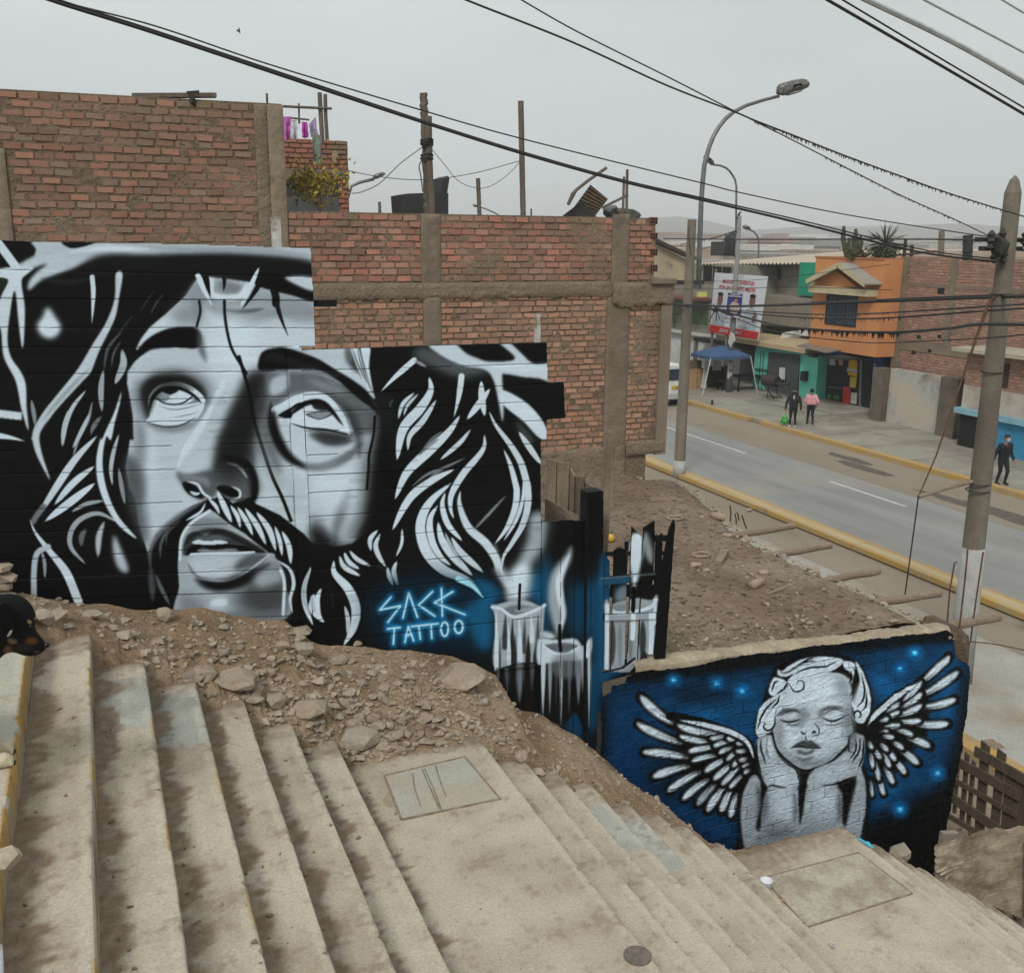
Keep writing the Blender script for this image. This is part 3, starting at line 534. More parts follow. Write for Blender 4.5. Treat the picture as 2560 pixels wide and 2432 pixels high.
    # candle 3 on the pickets
    S(5, 90, .80, (1030, 740), (1040, 620), (1045, 480), (1050, 400), tp='s', soft=20); S(5, 60, .6, (1150, 560), (1120, 440), (1110, 350), soft=26, al=.8); P(5, [(920, 740), (980, 700), (990, 800), (910, 810)], .5, 14, .8)
    P(5, [(830, 830), (850, 795), (875, 830), (930, 815), (1000, 800), (1060, 790), (1120, 800), (1150, 800), (1178, 765), (1192, 790), (1180, 900), (1170, 1060), (1150, 1165), (1120, 1280), (870, 1280), (838, 1262), (835, 930)], .55, 4)
    P(5, [(890, 850), (960, 830), (1040, 860), (1110, 850), (1100, 880), (1000, 900), (930, 890)], .46, 8); S(5, 20, .85, (850, 860), (920, 890), (1040, 880), (1140, 850), (1180, 800), tp='n', soft=6)
    for x, y0, y1, g, w in ((890, 940, 1240, .22, 40), (940, 960, 1250, .45, 30), (970, 1050, 1260, .55, 24), (1010, 980, 1200, .40, 30), (1090, 940, 1200, .18, 44), (1100, 1150, 1280, .12, 60)): S(5, w, g, (x, y0), (x, (y0 + y1) / 2), (x - 2, y1), soft=10)
    for x, y0, y1, w in ((850, 840, 1260, 26), (1028, 900, 1060, 30), (1148, 900, 1160, 30), (1172, 800, 960, 18)): S(5, w, .82, (x, y0), (x, (y0 + y1) / 2), (x - 6, y1), soft=6, tp='n')
    S(5, 44, (.10, .26, .36), (812, 684), (900, 674), (980, 668), soft=8, tp='n', al=.9); S(5, 12, .5, (815, 658), (900, 650), (1170, 628), soft=4, tp='n', al=.5)
    S(5, 26, .02, (1030, 726), (1030, 800), (1026, 876), tp='n', soft=3)
    return c

def lin(q):
    """straight pieces: points doubled along the way so the smoothing keeps the corners"""
    out = []
    for a, b in zip(q[:-1], q[1:]):
        for k in range(5): out.append((a[0] + (b[0] - a[0]) * k / 5, a[1] + (b[1] - a[1]) * k / 5))
    return out + [q[-1]]
def paint_cherub():
    c = Canvas(1440, 1540, 2460, 2200, 1.5, (.02, .06, .10))
    def P(pts, g, soft=2, al=1, sm=True): c.poly(zp(6, pts), g, soft / 2.057, al, sm)
    def S(w, g, *pts, tp='b', soft=3, al=1): c.stroke(zp(6, pts), w / 2.057, g, soft / 2.057, tp, al)
    K = .02
    B1, B2, B3 = (.022, .215, .355), (.035, .30, .49), (.012, .09, .155)
    P([(0, 200), (2000, 0), (2000, 900), (1500, 1250), (0, 1250)], B3, 4)
    P([(40, 420), (250, 300), (700, 240), (1000, 260), (1500, 150), (1900, 120), (1960, 300), (1900, 620), (1700, 900), (1440, 1000), (900, 700), (500, 640), (200, 700), (60, 600)], (.02, .17, .30), 70)
    P([(400, 420), (640, 330), (860, 280), (900, 420), (860, 560), (700, 560), (480, 480)], B1, 40); P([(440, 480), (600, 420), (700, 540), (820, 560), (840, 620), (700, 560)], B2, 30, .9)
    P([(1420, 180), (1560, 130), (1800, 110), (1930, 180), (1910, 420), (1830, 560), (1780, 640), (1560, 480), (1480, 380), (1440, 520)], B1, 40); P([(1440, 250), (1560, 300), (1600, 330), (1460, 440), (1430, 380)], B2, 26); P([(1800, 300), (1890, 260), (1870, 460), (1850, 560), (1780, 500)], B2, 34, .8)
    P([(1560, 700), (1700, 640), (1800, 720), (1700, 860), (1520, 880), (1440, 960), (1430, 800)], B1, 44, .95); P([(1480, 840), (1560, 820), (1580, 900), (1460, 960)], B2, 24, .7)
    P([(60, 640), (220, 620), (300, 830), (480, 950), (740, 1020), (740, 1150), (500, 1060), (280, 920), (100, 760)], (.02, .17, .33), 50, .9); P([(420, 930), (560, 960), (720, 1010), (740, 1080), (560, 1020), (440, 980)], B1, 34, .8); P([(340, 980), (440, 1000), (420, 1040), (350, 1020)], B2, 22, .7)
    P([(0, 300), (60, 380), (60, 700), (0, 760)], K, 20)
    P([(170, 215), (600, 160), (1000, 120), (1500, 70), (1860, 30), (1870, 80), (1500, 120), (1150, 150), (900, 210), (600, 250), (200, 290)], K, 14, .9)
    P([(440, 330), (640, 310), (720, 350), (620, 400), (430, 400)], (.02, .08, .14), 26, .8); P([(1380, 300), (1450, 340), (1500, 420), (1420, 480)], (.02, .08, .14), 26, .7)
    P([(1900, 300), (1960, 250), (1960, 1250), (1760, 1250), (1800, 900), (1870, 600)], K, 34); P([(1440, 1040), (1600, 930), (1830, 840), (1880, 900), (1800, 1250), (1400, 1250)], K, 44)
    for x, y, r in ((415, 283, 1), (637, 302, .9), (768, 341, .9), (1658, 145, 1), (1585, 229, .8), (1778, 765, 1), (1585, 952, 1.2), (1690, 300, .3), (390, 1010, .7)):
        S(70 * r, (.04, .38, .62), (x - 3, y), (x, y), (x + 3, y), soft=26, al=.75, tp='n'); S(26 * r, (.10, .62, .85), (x - 2, y), (x, y), (x + 2, y), soft=9, al=.9, tp='n')
        if r > .5: S(9 * r, (.85, .95, 1), (x - 1, y), (x, y), (x + 1, y), soft=4, tp='n')
    def F(x0, y0, x1, y1, w, bend=0, g=.90):
        dx, dy = x1 - x0, y1 - y0; L = (dx * dx + dy * dy) ** .5; nx, ny = -dy / L * bend, dx / L * bend; ux, uy = dx / L, dy / L
        def pt(t, o=0): b = 4 * t * (1 - t); return (x0 + dx * t + nx * b - ny_u * 0 + (-uy) * o, y0 + dy * t + ny * b + ux * o)
        ny_u = 0
        S(w + 15, K, pt(-.05), pt(.3), pt(.7), pt(.94), tp='n', soft=6)
        def leaf(w0, g0, a, b, o=0, soft=4):
            poly = []
            for t, k in ((0, .35), (.25, .75), (.55, 1), (.8, .9), (.94, .5), (1, .06)): poly.append(pt(a + (b - a) * t, o + w0 / 2 * k))
            for t, k in ((.94, .5), (.8, .9), (.55, 1), (.25, .75), (0, .35)): poly.append(pt(a + (b - a) * t, o - w0 / 2 * k))
            P(poly, g0, soft)
        leaf(w, .45 * g, .0, 1); leaf(w * .62, g, .12, .97, 0, 5)
        S(max(2.5, w * .07), .12, pt(.02, w * .12), pt(.3, w * .08), pt(.62, w * .02), tp='e', soft=2.5)
    # wing left
    P([(430, 480), (560, 500), (700, 560), (800, 620), (840, 700), (830, 800), (740, 900), (600, 850), (480, 760), (470, 640)], K, 10)
    for a in [(420, 510, 243, 362, 50, -12), (460, 610, 225, 505, 46, -8), (490, 685, 255, 655, 46, 8), (500, 730, 310, 790, 44, 10), (560, 760, 388, 862, 42, 8), (600, 800, 465, 905, 40, 6), (640, 820, 540, 932, 42, 4, .62), (690, 830, 592, 968, 42, 6), (720, 850, 665, 970, 42, 4), (745, 870, 712, 998, 34, 2)]: F(*a)
    for a in [(660, 560, 430, 512, 40, -14), (600, 600, 445, 570, 34, -8), (640, 630, 492, 655, 34, 6), (640, 675, 510, 705, 30, 6), (690, 690, 580, 762, 36, 4), (720, 720, 625, 805, 34, 4), (760, 730, 668, 830, 32, 4), (780, 770, 708, 845, 28, 2)]: F(*a)
    for a in [(690, 570, 600, 585, 26, -4), (700, 600, 622, 628, 26, 4), (720, 630, 650, 665, 26, 4), (750, 650, 690, 700, 26, 3), (770, 680, 722, 735, 24, 2), (740, 590, 690, 585, 26, 0), (780, 610, 740, 612, 24, 0), (790, 650, 740, 655, 24, 0), (800, 690, 755, 700, 22, 0), (810, 715, 772, 735, 20, 0), (812, 745, 782, 770, 20, 0)]: F(*a)
    S(44, K, (400, 470), (560, 500), (720, 560), (800, 610), (838, 700), soft=6, tp='n'); S(26, .80, (450, 490), (600, 520), (730, 560), (800, 610), (832, 690), soft=5, tp='b')
    # wing right
    P([(1390, 560), (1460, 430), (1600, 360), (1720, 340), (1720, 560), (1650, 640), (1560, 760), (1440, 720)], K, 10)
    for a in [(1690, 300, 1840, 158, 42, 6), (1690, 365, 1885, 240, 44, 10), (1690, 425, 1872, 382, 42, 10), (1660, 510, 1835, 508, 44, 8), (1620, 580, 1738, 628, 42, -4), (1580, 640, 1676, 718, 40, -4), (1550, 690, 1612, 770, 34, -2), (1500, 730, 1550, 822, 32, -2), (1470, 780, 1502, 880, 30, 0), (1430, 800, 1442, 890, 20, 0)]: F(*a)
    for a in [(1590, 400, 1697, 290, 34, 6), (1590, 430, 1700, 352, 34, 6), (1560, 470, 1700, 412, 34, 8), (1580, 500, 1690, 492, 30, 4), (1560, 540, 1650, 570, 28, -4), (1540, 600, 1600, 640, 28, -2), (1500, 630, 1560, 700, 30, -2), (1490, 660, 1530, 735, 28, -2), (1450, 700, 1475, 805, 26, 0), (1430, 660, 1440, 740, 24, 0)]: F(*a)
    for a in [(1510, 450, 1580, 400, 26, 4), (1500, 480, 1580, 445, 26, 4), (1480, 500, 1520, 478, 24, 2), (1500, 525, 1585, 515, 28, 2), (1470, 560, 1520, 545, 24, 0), (1490, 570, 1550, 580, 26, 0), (1460, 600, 1500, 610, 26, 0), (1480, 610, 1520, 650, 26, 0), (1450, 640, 1480, 690, 26, 0), (1420, 600, 1440, 640, 22, 0)]: F(*a)
    S(44, K, (1376, 560), (1430, 490), (1560, 370), (1690, 290), soft=6, tp='b'); S(28, .80, (1386, 548), (1440, 480), (1560, 375), (1680, 300), soft=5, tp='b')
    # body
    P([(800, 800), (770, 860), (750, 960), (755, 1080), (790, 1200), (1400, 1200), (1420, 1000), (1425, 850), (1395, 720), (1300, 700), (900, 720)], K, 8)
    P([(815, 790), (780, 870), (765, 960), (770, 1080), (800, 1180), (850, 1190), (870, 1000), (880, 860), (850, 780)], .56, 4)
    P([(1370, 730), (1400, 800), (1410, 900), (1400, 1010), (1370, 1110), (1300, 1120), (1320, 960), (1350, 800)], .58, 4); S(30, .2, (1350, 760), (1320, 900), (1300, 1040), soft=16)
    S(30, .28, (850, 830), (870, 930), (850, 1040), soft=18)
    P([(900, 830), (880, 900), (860, 1040), (850, 1200), (1350, 1200), (1300, 1040), (1290, 900), (1280, 820), (1120, 820), (1000, 830)], .55, 4)
    P([(940, 850), (1040, 850), (1050, 980), (960, 1020), (920, 940)], .66, 24); P([(1130, 850), (1240, 840), (1270, 960), (1150, 1010), (1110, 960)], .62, 24)
    P([(850, 1060), (1300, 1040), (1350, 1200), (850, 1200)], .46, 30, .8); P([(900, 1030), (1020, 1040), (1000, 1090), (900, 1090)], .3, 16, .5)
    P([(1050, 745), (1110, 745), (1125, 780), (1100, 850), (1085, 950), (1065, 1030), (1062, 900), (1058, 800)], K, 4)
    P([(870, 820), (905, 835), (885, 900), (862, 1050), (845, 1040), (870, 930)], K, 5); P([(1260, 820), (1350, 790), (1330, 900), (1305, 1030), (1290, 1010), (1285, 880)], K, 6)
    # hair and head backing
    P([(950, 210), (1060, 165), (1180, 148), (1290, 160), (1380, 210), (1430, 320), (1440, 440), (1400, 560), (1380, 640), (1300, 720), (1100, 760), (950, 700), (850, 600), (835, 500), (870, 400), (910, 290)], K, 4)
    # face
    P([(990, 330), (1090, 262), (1220, 245), (1310, 270), (1335, 360), (1330, 470), (1332, 560), (1290, 640), (1210, 710), (1130, 742), (1070, 745), (1000, 700), (945, 630), (930, 540), (945, 440), (965, 370)], .70, 3)
    P([(1010, 330), (1090, 280), (1220, 265), (1200, 380), (1120, 420), (1040, 400)], .72, 30, .8); P([(1260, 270), (1330, 320), (1330, 560), (1270, 520), (1290, 400), (1240, 330)], .52, 26, .8)
    P([(950, 600), (1000, 650), (1080, 700), (1200, 690), (1300, 610), (1280, 680), (1130, 745), (1000, 710)], .42, 20, .85)
    P([(1060, 300), (1220, 280), (1240, 400), (1110, 430), (1060, 380)], .80, 26, .8); P([(1000, 530), (1060, 520), (1060, 600), (990, 610)], .76, 20, .8); P([(1190, 530), (1280, 520), (1270, 610), (1200, 620)], .74, 20, .8)
    P([(940, 480), (975, 500), (985, 600), (940, 620)], .46, 16, .8); P([(1300, 440), (1338, 440), (1335, 600), (1300, 600)], .42, 16, .8); S(18, .46, (1075, 700), (1130, 715), (1190, 695), soft=14)
    # eyes
    S(22, .22, (950, 470), (1000, 440), (1070, 445), soft=12); S(16, .25, (1170, 440), (1220, 425), (1290, 430), soft=10)
    P([(1160, 440), (1200, 440), (1180, 500), (1200, 530), (1170, 500)], .3, 16, .9); P([(1060, 440), (1110, 430), (1100, 500), (1060, 520)], .42, 14, .7)
    P([(968, 490), (985, 460), (1030, 445), (1070, 465), (1075, 490), (1020, 500)], .60, 4); P([(985, 470), (1030, 455), (1060, 475), (1010, 485)], .72, 8)
    P([(1190, 480), (1210, 450), (1250, 440), (1290, 455), (1290, 478), (1240, 492)], .66, 4); P([(1210, 465), (1250, 448), (1280, 465), (1240, 480)], .76, 8)
    S(9, K, (962, 488), (1010, 502), (1075, 488), tp='b', soft=4); S(9, K, (1182, 480), (1240, 497), (1300, 470), tp='b', soft=4)
    S(4, .1, (970, 470), (1020, 440), (1075, 458), soft=3); S(4, .1, (1190, 462), (1240, 434), (1295, 450), soft=3)
    S(10, .3, (1000, 515), (1040, 518), (1070, 508), soft=8); S(8, .35, (1200, 515), (1250, 515), (1290, 500), soft=8)
    # nose and mouth
    S(14, .45, (1085, 500), (1075, 540), soft=8); P([(1070, 540), (1100, 525), (1140, 530), (1160, 550), (1130, 560), (1095, 560)], .72, 6)
    S(5, .08, (1140, 505), (1165, 535), (1160, 565), (1130, 575), soft=3); S(8, K, (1072, 548), (1085, 562), (1100, 560), soft=3); S(9, K, (1128, 560), (1142, 550), (1150, 560), soft=3); S(5, .1, (1098, 572), (1100, 590), (1112, 598), soft=3)
    P([(1025, 635), (1065, 605), (1090, 595), (1108, 602), (1125, 595), (1150, 612), (1175, 635), (1120, 632), (1070, 630)], .22, 4); S(8, K, (1020, 636), (1070, 628), (1110, 634), (1178, 636), soft=3)
    P([(1060, 645), (1140, 643), (1130, 665), (1090, 672), (1060, 662)], .30, 5); P([(1070, 640), (1130, 640), (1120, 652), (1080, 652)], .62, 5); S(16, .35, (1050, 685), (1095, 695), (1140, 680), soft=10)
    S(9, K, (928, 560), (950, 640), (1010, 705), (1080, 748), (1140, 742), (1230, 700), (1300, 630), (1335, 560), tp='n', soft=3)
    # hands and forearms
    P([(845, 590), (880, 575), (920, 570), (930, 610), (955, 670), (1000, 720), (1050, 750), (1062, 800), (1050, 835), (960, 845), (900, 830), (870, 760), (850, 680)], .60, 3)
    P([(880, 740), (960, 720), (1050, 770), (1040, 830), (940, 830)], .68, 20, .8)
    for q in (((868, 590), (868, 640), (895, 720)), ((900, 580), (895, 640), (915, 700)), ((846, 600), (848, 680), (872, 760))): S(9, K, *q, tp='b', soft=3)
    P([(1330, 570), (1360, 560), (1395, 575), (1400, 640), (1385, 720), (1360, 770), (1290, 800), (1200, 825), (1110, 830), (1120, 770), (1170, 730), (1240, 700), (1300, 650), (1325, 610)], .60, 3)
    P([(1150, 770), (1240, 730), (1320, 720), (1300, 780), (1180, 810)], .70, 18, .8)
    for q in (((1372, 580), (1372, 640), (1330, 710)), ((1350, 580), (1350, 640), (1320, 690)), ((1395, 590), (1388, 680), (1365, 740))): S(9, K, *q, tp='b', soft=3)
    S(9, K, (905, 838), (930, 830), (1000, 842), soft=4); S(9, K, (1180, 826), (1250, 820), (1340, 780), soft=4); S(6, K, (1005, 720), (1050, 750), (1062, 800), soft=3)
    P([(880, 600), (915, 590), (940, 680), (900, 700)], .74, 10, .7); P([(920, 770), (1000, 760), (1010, 810), (940, 815)], .76, 16, .7); P([(940, 880), (1020, 870), (1010, 960), (950, 970)], .74, 24, .8); P([(1160, 860), (1240, 860), (1240, 960), (1170, 980)], .72, 24, .8); S(26, .34, (1040, 870), (1045, 960), (1035, 1020), soft=16, al=.8); S(26, .34, (900, 880), (890, 960), (880, 1020), soft=16, al=.8); S(26, .30, (1265, 870), (1275, 960), (1270, 1020), soft=16, al=.8)
    # hair locks
    HW = .84
    P([(952, 232), (975, 240), (1010, 215), (1080, 180), (1160, 165), (1250, 170), (1290, 185), (1270, 215), (1200, 250), (1120, 265), (1090, 280), (1095, 320), (1060, 335), (1020, 325), (1005, 290), (1040, 255), (990, 270), (955, 260)], HW, 3)
    P([(1290, 190), (1340, 195), (1350, 230), (1335, 300), (1320, 290), (1325, 250), (1300, 230)], HW, 3); P([(1350, 190), (1390, 240), (1425, 340), (1430, 430), (1400, 500), (1370, 505), (1340, 480), (1345, 440), (1335, 400), (1365, 330), (1375, 280)], HW, 3)
    P([(925, 280), (960, 275), (1000, 300), (975, 350), (930, 365), (905, 345)], HW, 3); P([(990, 320), (965, 400), (940, 450), (935, 520), (905, 560), (850, 575), (842, 520), (855, 440), (900, 385), (950, 355)], HW, 3)
    S(7, K, (1010, 300), (1040, 345), (1085, 330), (1085, 295), (1060, 290), (1050, 310), soft=3, tp='b')
    for q in (((965, 250), (1010, 245), (1080, 200), (1150, 185)), ((1040, 256), (1110, 225), (1200, 215), (1260, 190)), ((1140, 170), (1100, 185), (1060, 215)), ((1000, 300), (985, 330), (945, 360)), ((920, 345), (935, 300), (960, 290)),
              ((870, 480), (895, 430), (950, 380)), ((850, 540), (870, 470), (900, 430)), ((940, 470), (935, 520), (905, 545), (880, 530), (885, 510), (900, 515)), ((920, 430), (950, 400), (965, 360)),
              ((1385, 260), (1400, 330), (1390, 390), (1360, 430)), ((1410, 350), (1405, 420), (1380, 450)), ((1350, 490), (1345, 455), (1370, 445), (1380, 470), (1362, 480)), ((1340, 220), (1360, 270), (1345, 330), (1325, 370)), ((1330, 240), (1335, 280), (1318, 300)), ((1280, 225), (1320, 250), (1330, 300))):
        S(9.5, K, *q, tp='b', soft=3)
    for q in (((980, 262), (1060, 215), (1150, 200)), ((880, 500), (910, 450), (940, 420)), ((1370, 300), (1350, 370), (1350, 420))): S(16, .45, *q, soft=10, al=.6)
    P([(1320, 560), (1355, 560), (1355, 600), (1320, 650), (1305, 640)], .4, 4, .8); S(6, K, (1322, 560), (1312, 640), (1335, 655), soft=3)
    return c
# ------------------------------------------------------------------ painted surfaces: fine grids carrying the sprayed colours
YM, YC = 6.70, 6.60
def s2l(a):
    return np.where(a <= .04045, a / 12.92, ((np.maximum(a, 0) + .055) / 1.055) ** 2.4)
def vnoise(X, Z, f, seed=0, ax=1.0):
    """cheap tileless value noise on arrays"""
    x = X * f * ax + seed * 17.3; z = Z * f + seed * 5.1
    xi = np.floor(x).astype(np.int64); zi = np.floor(z).astype(np.int64); u = x - xi; v = z - zi; u = u * u * (3 - 2 * u); v = v * v * (3 - 2 * v)
    def h(a, b):
        n = (a * 374761393 + b * 668265263 + seed * 974634) & 0xffffffff; n = ((n ^ (n >> 13)) * 1274126177) & 0xffffffff
        return (n & 0xffff) / 65535.0
    return (h(xi, zi) * (1 - u) + h(xi + 1, zi) * u) * (1 - v) + (h(xi, zi + 1) * (1 - u) + h(xi + 1, zi + 1) * u) * v
def inside(px, pz, P):
    r = np.zeros(px.shape, bool); n = len(P)
    for i in range(n):
        (x1, y1), (x2, y2) = P[i], P[(i + 1) % n]
        if y1 == y2: continue
        k = ((y1 > pz) != (y2 > pz)) & (px < (x2 - x1) * (pz - y1) / (y2 - y1) + x1); r ^= k
    return r
GAIN = 1.42
def painted(name, outline, Y, canvas, parent, ds=.0045, relief=None, m=None, thick=.025, backm=None, gain=None, edge=0.0):
    W = [at(x, y, Y=Y) for x, y in outline]; P = [(p.x, p.z) for p in W]
    x0, x1 = min(p[0] for p in P), max(p[0] for p in P); z0, z1 = min(p[1] for p in P), max(p[1] for p in P)
    nx, nz_ = int((x1 - x0) / ds) + 2, int((z1 - z0) / ds) + 2
    gx = np.linspace(x0 - ds, x1 + ds, nx); gz = np.linspace(z0 - ds, z1 + ds, nz_); X, Z = np.meshgrid(gx, gz)
    px, py = pix(X, np.full_like(X, Y), Z)
    col = canvas.sample(px, py)
    dy, k = relief(X, Z, px, py) if relief else (np.zeros_like(X), np.ones_like(X))
    col = (lambda c: c / np.maximum(1, c.max(-1, keepdims=True) / .84))(s2l(col) * (gain or GAIN)) * k[..., None]
    cx = (X[:-1, :-1] + X[1:, 1:]) / 2; cz = (Z[:-1, :-1] + Z[1:, 1:]) / 2
    if edge: cx2 = cx + (vnoise(cx, cz, 9, 3) - .5) * edge; cz2 = cz + (vnoise(cx, cz, 7, 5) - .5) * edge + (vnoise(cx, cz, 30, 6) - .5) * edge * .4
    else: cx2, cz2 = cx, cz
    keep = inside(cx2, cz2, P)
    j, i = np.nonzero(keep); a = j * nx + i
    quads = np.stack([a, a + 1, a + nx + 1, a + nx], 1)
    used, inv = np.unique(quads, return_inverse=True); quads = inv.reshape(-1, 4)
    off = wloc(parent)
    co = np.stack([X.ravel()[used] - off.x, (Y - dy).ravel()[used] - off.y, Z.ravel()[used] - off.z], 1).astype(np.float32)
    me = bpy.data.meshes.new(name); nf = len(quads)
    me.vertices.add(len(co)); me.vertices.foreach_set('co', co.ravel())
    me.loops.add(nf * 4); me.loops.foreach_set('vertex_index', quads.astype(np.int32).ravel())
    me.polygons.add(nf); me.polygons.foreach_set('loop_start', np.arange(0, nf * 4, 4, dtype=np.int32)); me.polygons.foreach_set('loop_total', np.full(nf, 4, np.int32)); me.polygons.foreach_set('use_smooth', np.ones(nf, bool))
    me.update(calc_edges=True)
    ca = me.color_attributes.new('paint', 'FLOAT_COLOR', 'POINT'); c4 = np.ones((len(co), 4), np.float32); c4[:, :3] = col.reshape(-1, 3)[used]
    ca.data.foreach_set('color', c4.ravel())
    me.materials.append(m or PAINT)
    o = bpy.data.objects.new(name, me); COL.objects.link(o); o.parent = parent
    if thick:
        b = MB(); b.prism([(p[0], Y + (.012 if thick > .013 else .009), p[1]) for p in P], (0, thick, 0)); b.build('board_back', backm or BLACKWOOD, parent)
    return o

def plank_relief(seams, xa, xb, strip=None, seed=1):
    def f(X, Z, px, py):
        t = (px - xa) / (xb - xa); dy = np.zeros_like(X); k = np.ones_like(X); idx = np.zeros(X.shape, int); dist = np.full(X.shape, 99.)
        for ya, yb in seams:
            ys = ya + (yb - ya) * t + (vnoise(X, X * 0, 3, seed) - .5) * 2; idx += (py > ys); dist = np.minimum(dist, np.abs(py - ys))
        r = np.random.RandomState(seed).rand(40)
        dy = (r[idx] - .5) * .007 + (vnoise(X, Z, 2.2, seed + 1) - .5) * .006 + (vnoise(X, Z, 24, seed + 2, .12) - .5) * .0022
        g = np.clip(1.35 - dist, 0, 1) * (vnoise(X, Z, 2.5, seed + 4) > .2)
        if strip is not None:
            (ax, ay), (bx, by) = strip; xs = ax + (bx - ax) * (py - ay) / (by - ay)
            ins = (px > xs) & (py > 868); g = np.where(ins, 0, g); g = np.maximum(g, np.clip(1.2 - np.abs(px - xs), 0, 1) * (py > 868)); dy = dy + np.where(ins, .012, 0)
        k = 1 - .72 * g; dy = dy - .008 * g
        # scuffs where the boards' grain takes the paint badly
        n = vnoise(X, Z, 40, seed + 6, .10) * vnoise(X, Z, 5, seed + 7); k = k * np.where(n > .62, .82, 1)
        k = k * (.94 + .12 * vnoise(X, Z, 3.3, seed + 9))
        return dy, k
    return f
def vplank_relief(xs_top_bot, seed=5):
    def f(X, Z, px, py):
        dist = np.full(X.shape, 99.); idx = np.zeros(X.shape, int)
        for (xt, yt), (xb, yb) in xs_top_bot:
            xs = xt + (xb - xt) * (py - yt) / (yb - yt); dist = np.minimum(dist, np.abs(px - xs)); idx += px > xs
        r = np.random.RandomState(seed).rand(40); g = np.clip(1.3 - dist, 0, 1)
        return (r[idx] - .5) * .010 + (vnoise(X, Z, 20, seed, 3) - .5) * .002 - .01 * g, (1 - .85 * g) * (.93 + .14 * vnoise(X, Z, 4, seed + 2))
    return f
def brick_relief(X, Z, px, py):
    z = Z + (vnoise(X, Z, 2.0, 31) - .5) * .045 + (vnoise(X, Z, 7.0, 32) - .5) * .014 - X * .012; h, w = .118, .285
    row = np.floor(z / h); fz = z / h - row; xx = X + (row % 2) * w / 2 + (vnoise(X * 0 + row, Z * 0 + row, 1, 7)) * .06 + (vnoise(X, Z, 6, 33) - .5) * .02
    fx = xx / w - np.floor(xx / w)
    dz = np.minimum(fz, 1 - fz) * h; dx = np.minimum(fx, 1 - fx) * w; e = np.minimum(dz, dx) + (vnoise(X, Z, 30, 35) - .5) * .010
    g = np.clip((.009 - e) / .008, 0, 1); g = g * np.clip(vnoise(X, Z, 3.0, 36) * 2.8 - .9, 0, 1)
    lump = vnoise(X, Z, 14, 38) * vnoise(X, Z, 5, 39)
    dy = -.011 * g + lump * .018 + (vnoise(X, Z, 45, 40) - .5) * .006 + (vnoise(X, Z, 1.4, 41) - .5) * .02
    rim = np.clip((.018 - e) / .006, 0, 1) * (1 - g)
    return dy + rim * .005 * vnoise(X, Z, 8, 44), (1 - .38 * g) * (.9 + .2 * vnoise(X, Z, 9, 42))

FACE = paint_face(); CHER = paint_cherub()
SA = [(674, 693), (746, 752), (819, 821), (869, 868), (936, 928), (1010, 990), (1066, 1044), (1129, 1104), (1187, 1164), (1277, 1239), (1335, 1301), (1402, 1357), (1450, 1421), (1500, 1477), (1560, 1540)]
SB = [(927, 909), (988, 960), (1032, 1003), (1080, 1051), (1140, 1108), (1190, 1158), (1234, 1200), (1295, 1250), (1359, 1305), (1427, 1372), (1490, 1430), (1556, 1475), (1610, 1540)]
mw = thing('painted_board_wall', 'tall board wall spray painted with a bearded long haired face in black and white', 'painted wall', at(700, 1600, Y=YM))
painted('left_board_panel', [(-60, 598), (0, 601), (60, 604), (160, 606), (300, 608), (500, 612), (776, 621), (783, 742), (788, 867), (752, 868), (760, 1040), (768, 1220), (777, 1420), (786, 1720), (400, 1700), (-60, 1660)], YM, FACE, mw, relief=plank_relief(SA, 0, 785, ((718, 930), (740, 1340)), 1))
painted('right_board_panel', [(753.5, 876), (900, 871), (1100, 864), (1367, 857), (1369, 957), (1410, 956), (1411, 1002), (1413, 1045), (1366, 1048), (1365, 1100), (1352, 1104), (1353, 1300), (1352, 1663), (1300, 1668), (1241, 1676), (1240, 1740), (787.5, 1740), (778.5, 1420), (769.5, 1220), (761.5, 1040)], YM - .006, FACE, mw, relief=plank_relief(SB, 754, 1367, None, 3))
painted('lower_board_skirt', [(1241, 1668), (1352, 1655), (1352, 1860), (1300, 1850), (1241, 1800)], YM + .03, FACE, mw, relief=vplank_relief([((1270, 1660), (1272, 1850)), ((1306, 1660), (1310, 1850)), ((1338, 1660), (1340, 1850))], 8))
b = MB(); a0 = at(770, 752, Y=YM); a1 = at(846, 760, Y=YM); b.box(a0.x, YM + .045, a1.z - .02, a1.x, YM + .085, a0.z + .0)
b.build('protruding_rail', BLACKWOOD, mw)
b = MB(); a0 = at(682, 618, Y=YM + .06); a1 = at(700, 543, Y=YM + .06); b.box(a0.x, YM + .045, a0.z - .5, a1.x, YM + .10, a1.z); b.build('post', WHITEWOOD, mw)
b = MB(); a0 = at(1341, 860, Y=YM + .06); a1 = at(1350, 786, Y=YM + .06); b.box(a0.x, YM + .045, a0.z - .6, a1.x, YM + .10, a1.z); b.build('post', WHITEWOOD, mw)
for x, y in ((60, 630), (400, 640), (1300, 900), (1100, 1000)): 
    p = at(x, y, Y=YM); b = MB(); b.box(p.x, YM + .05, CAMZ - 3.6, p.x + .07, YM + .12, p.z); b.build('back_post', RAWWOOD, mw)

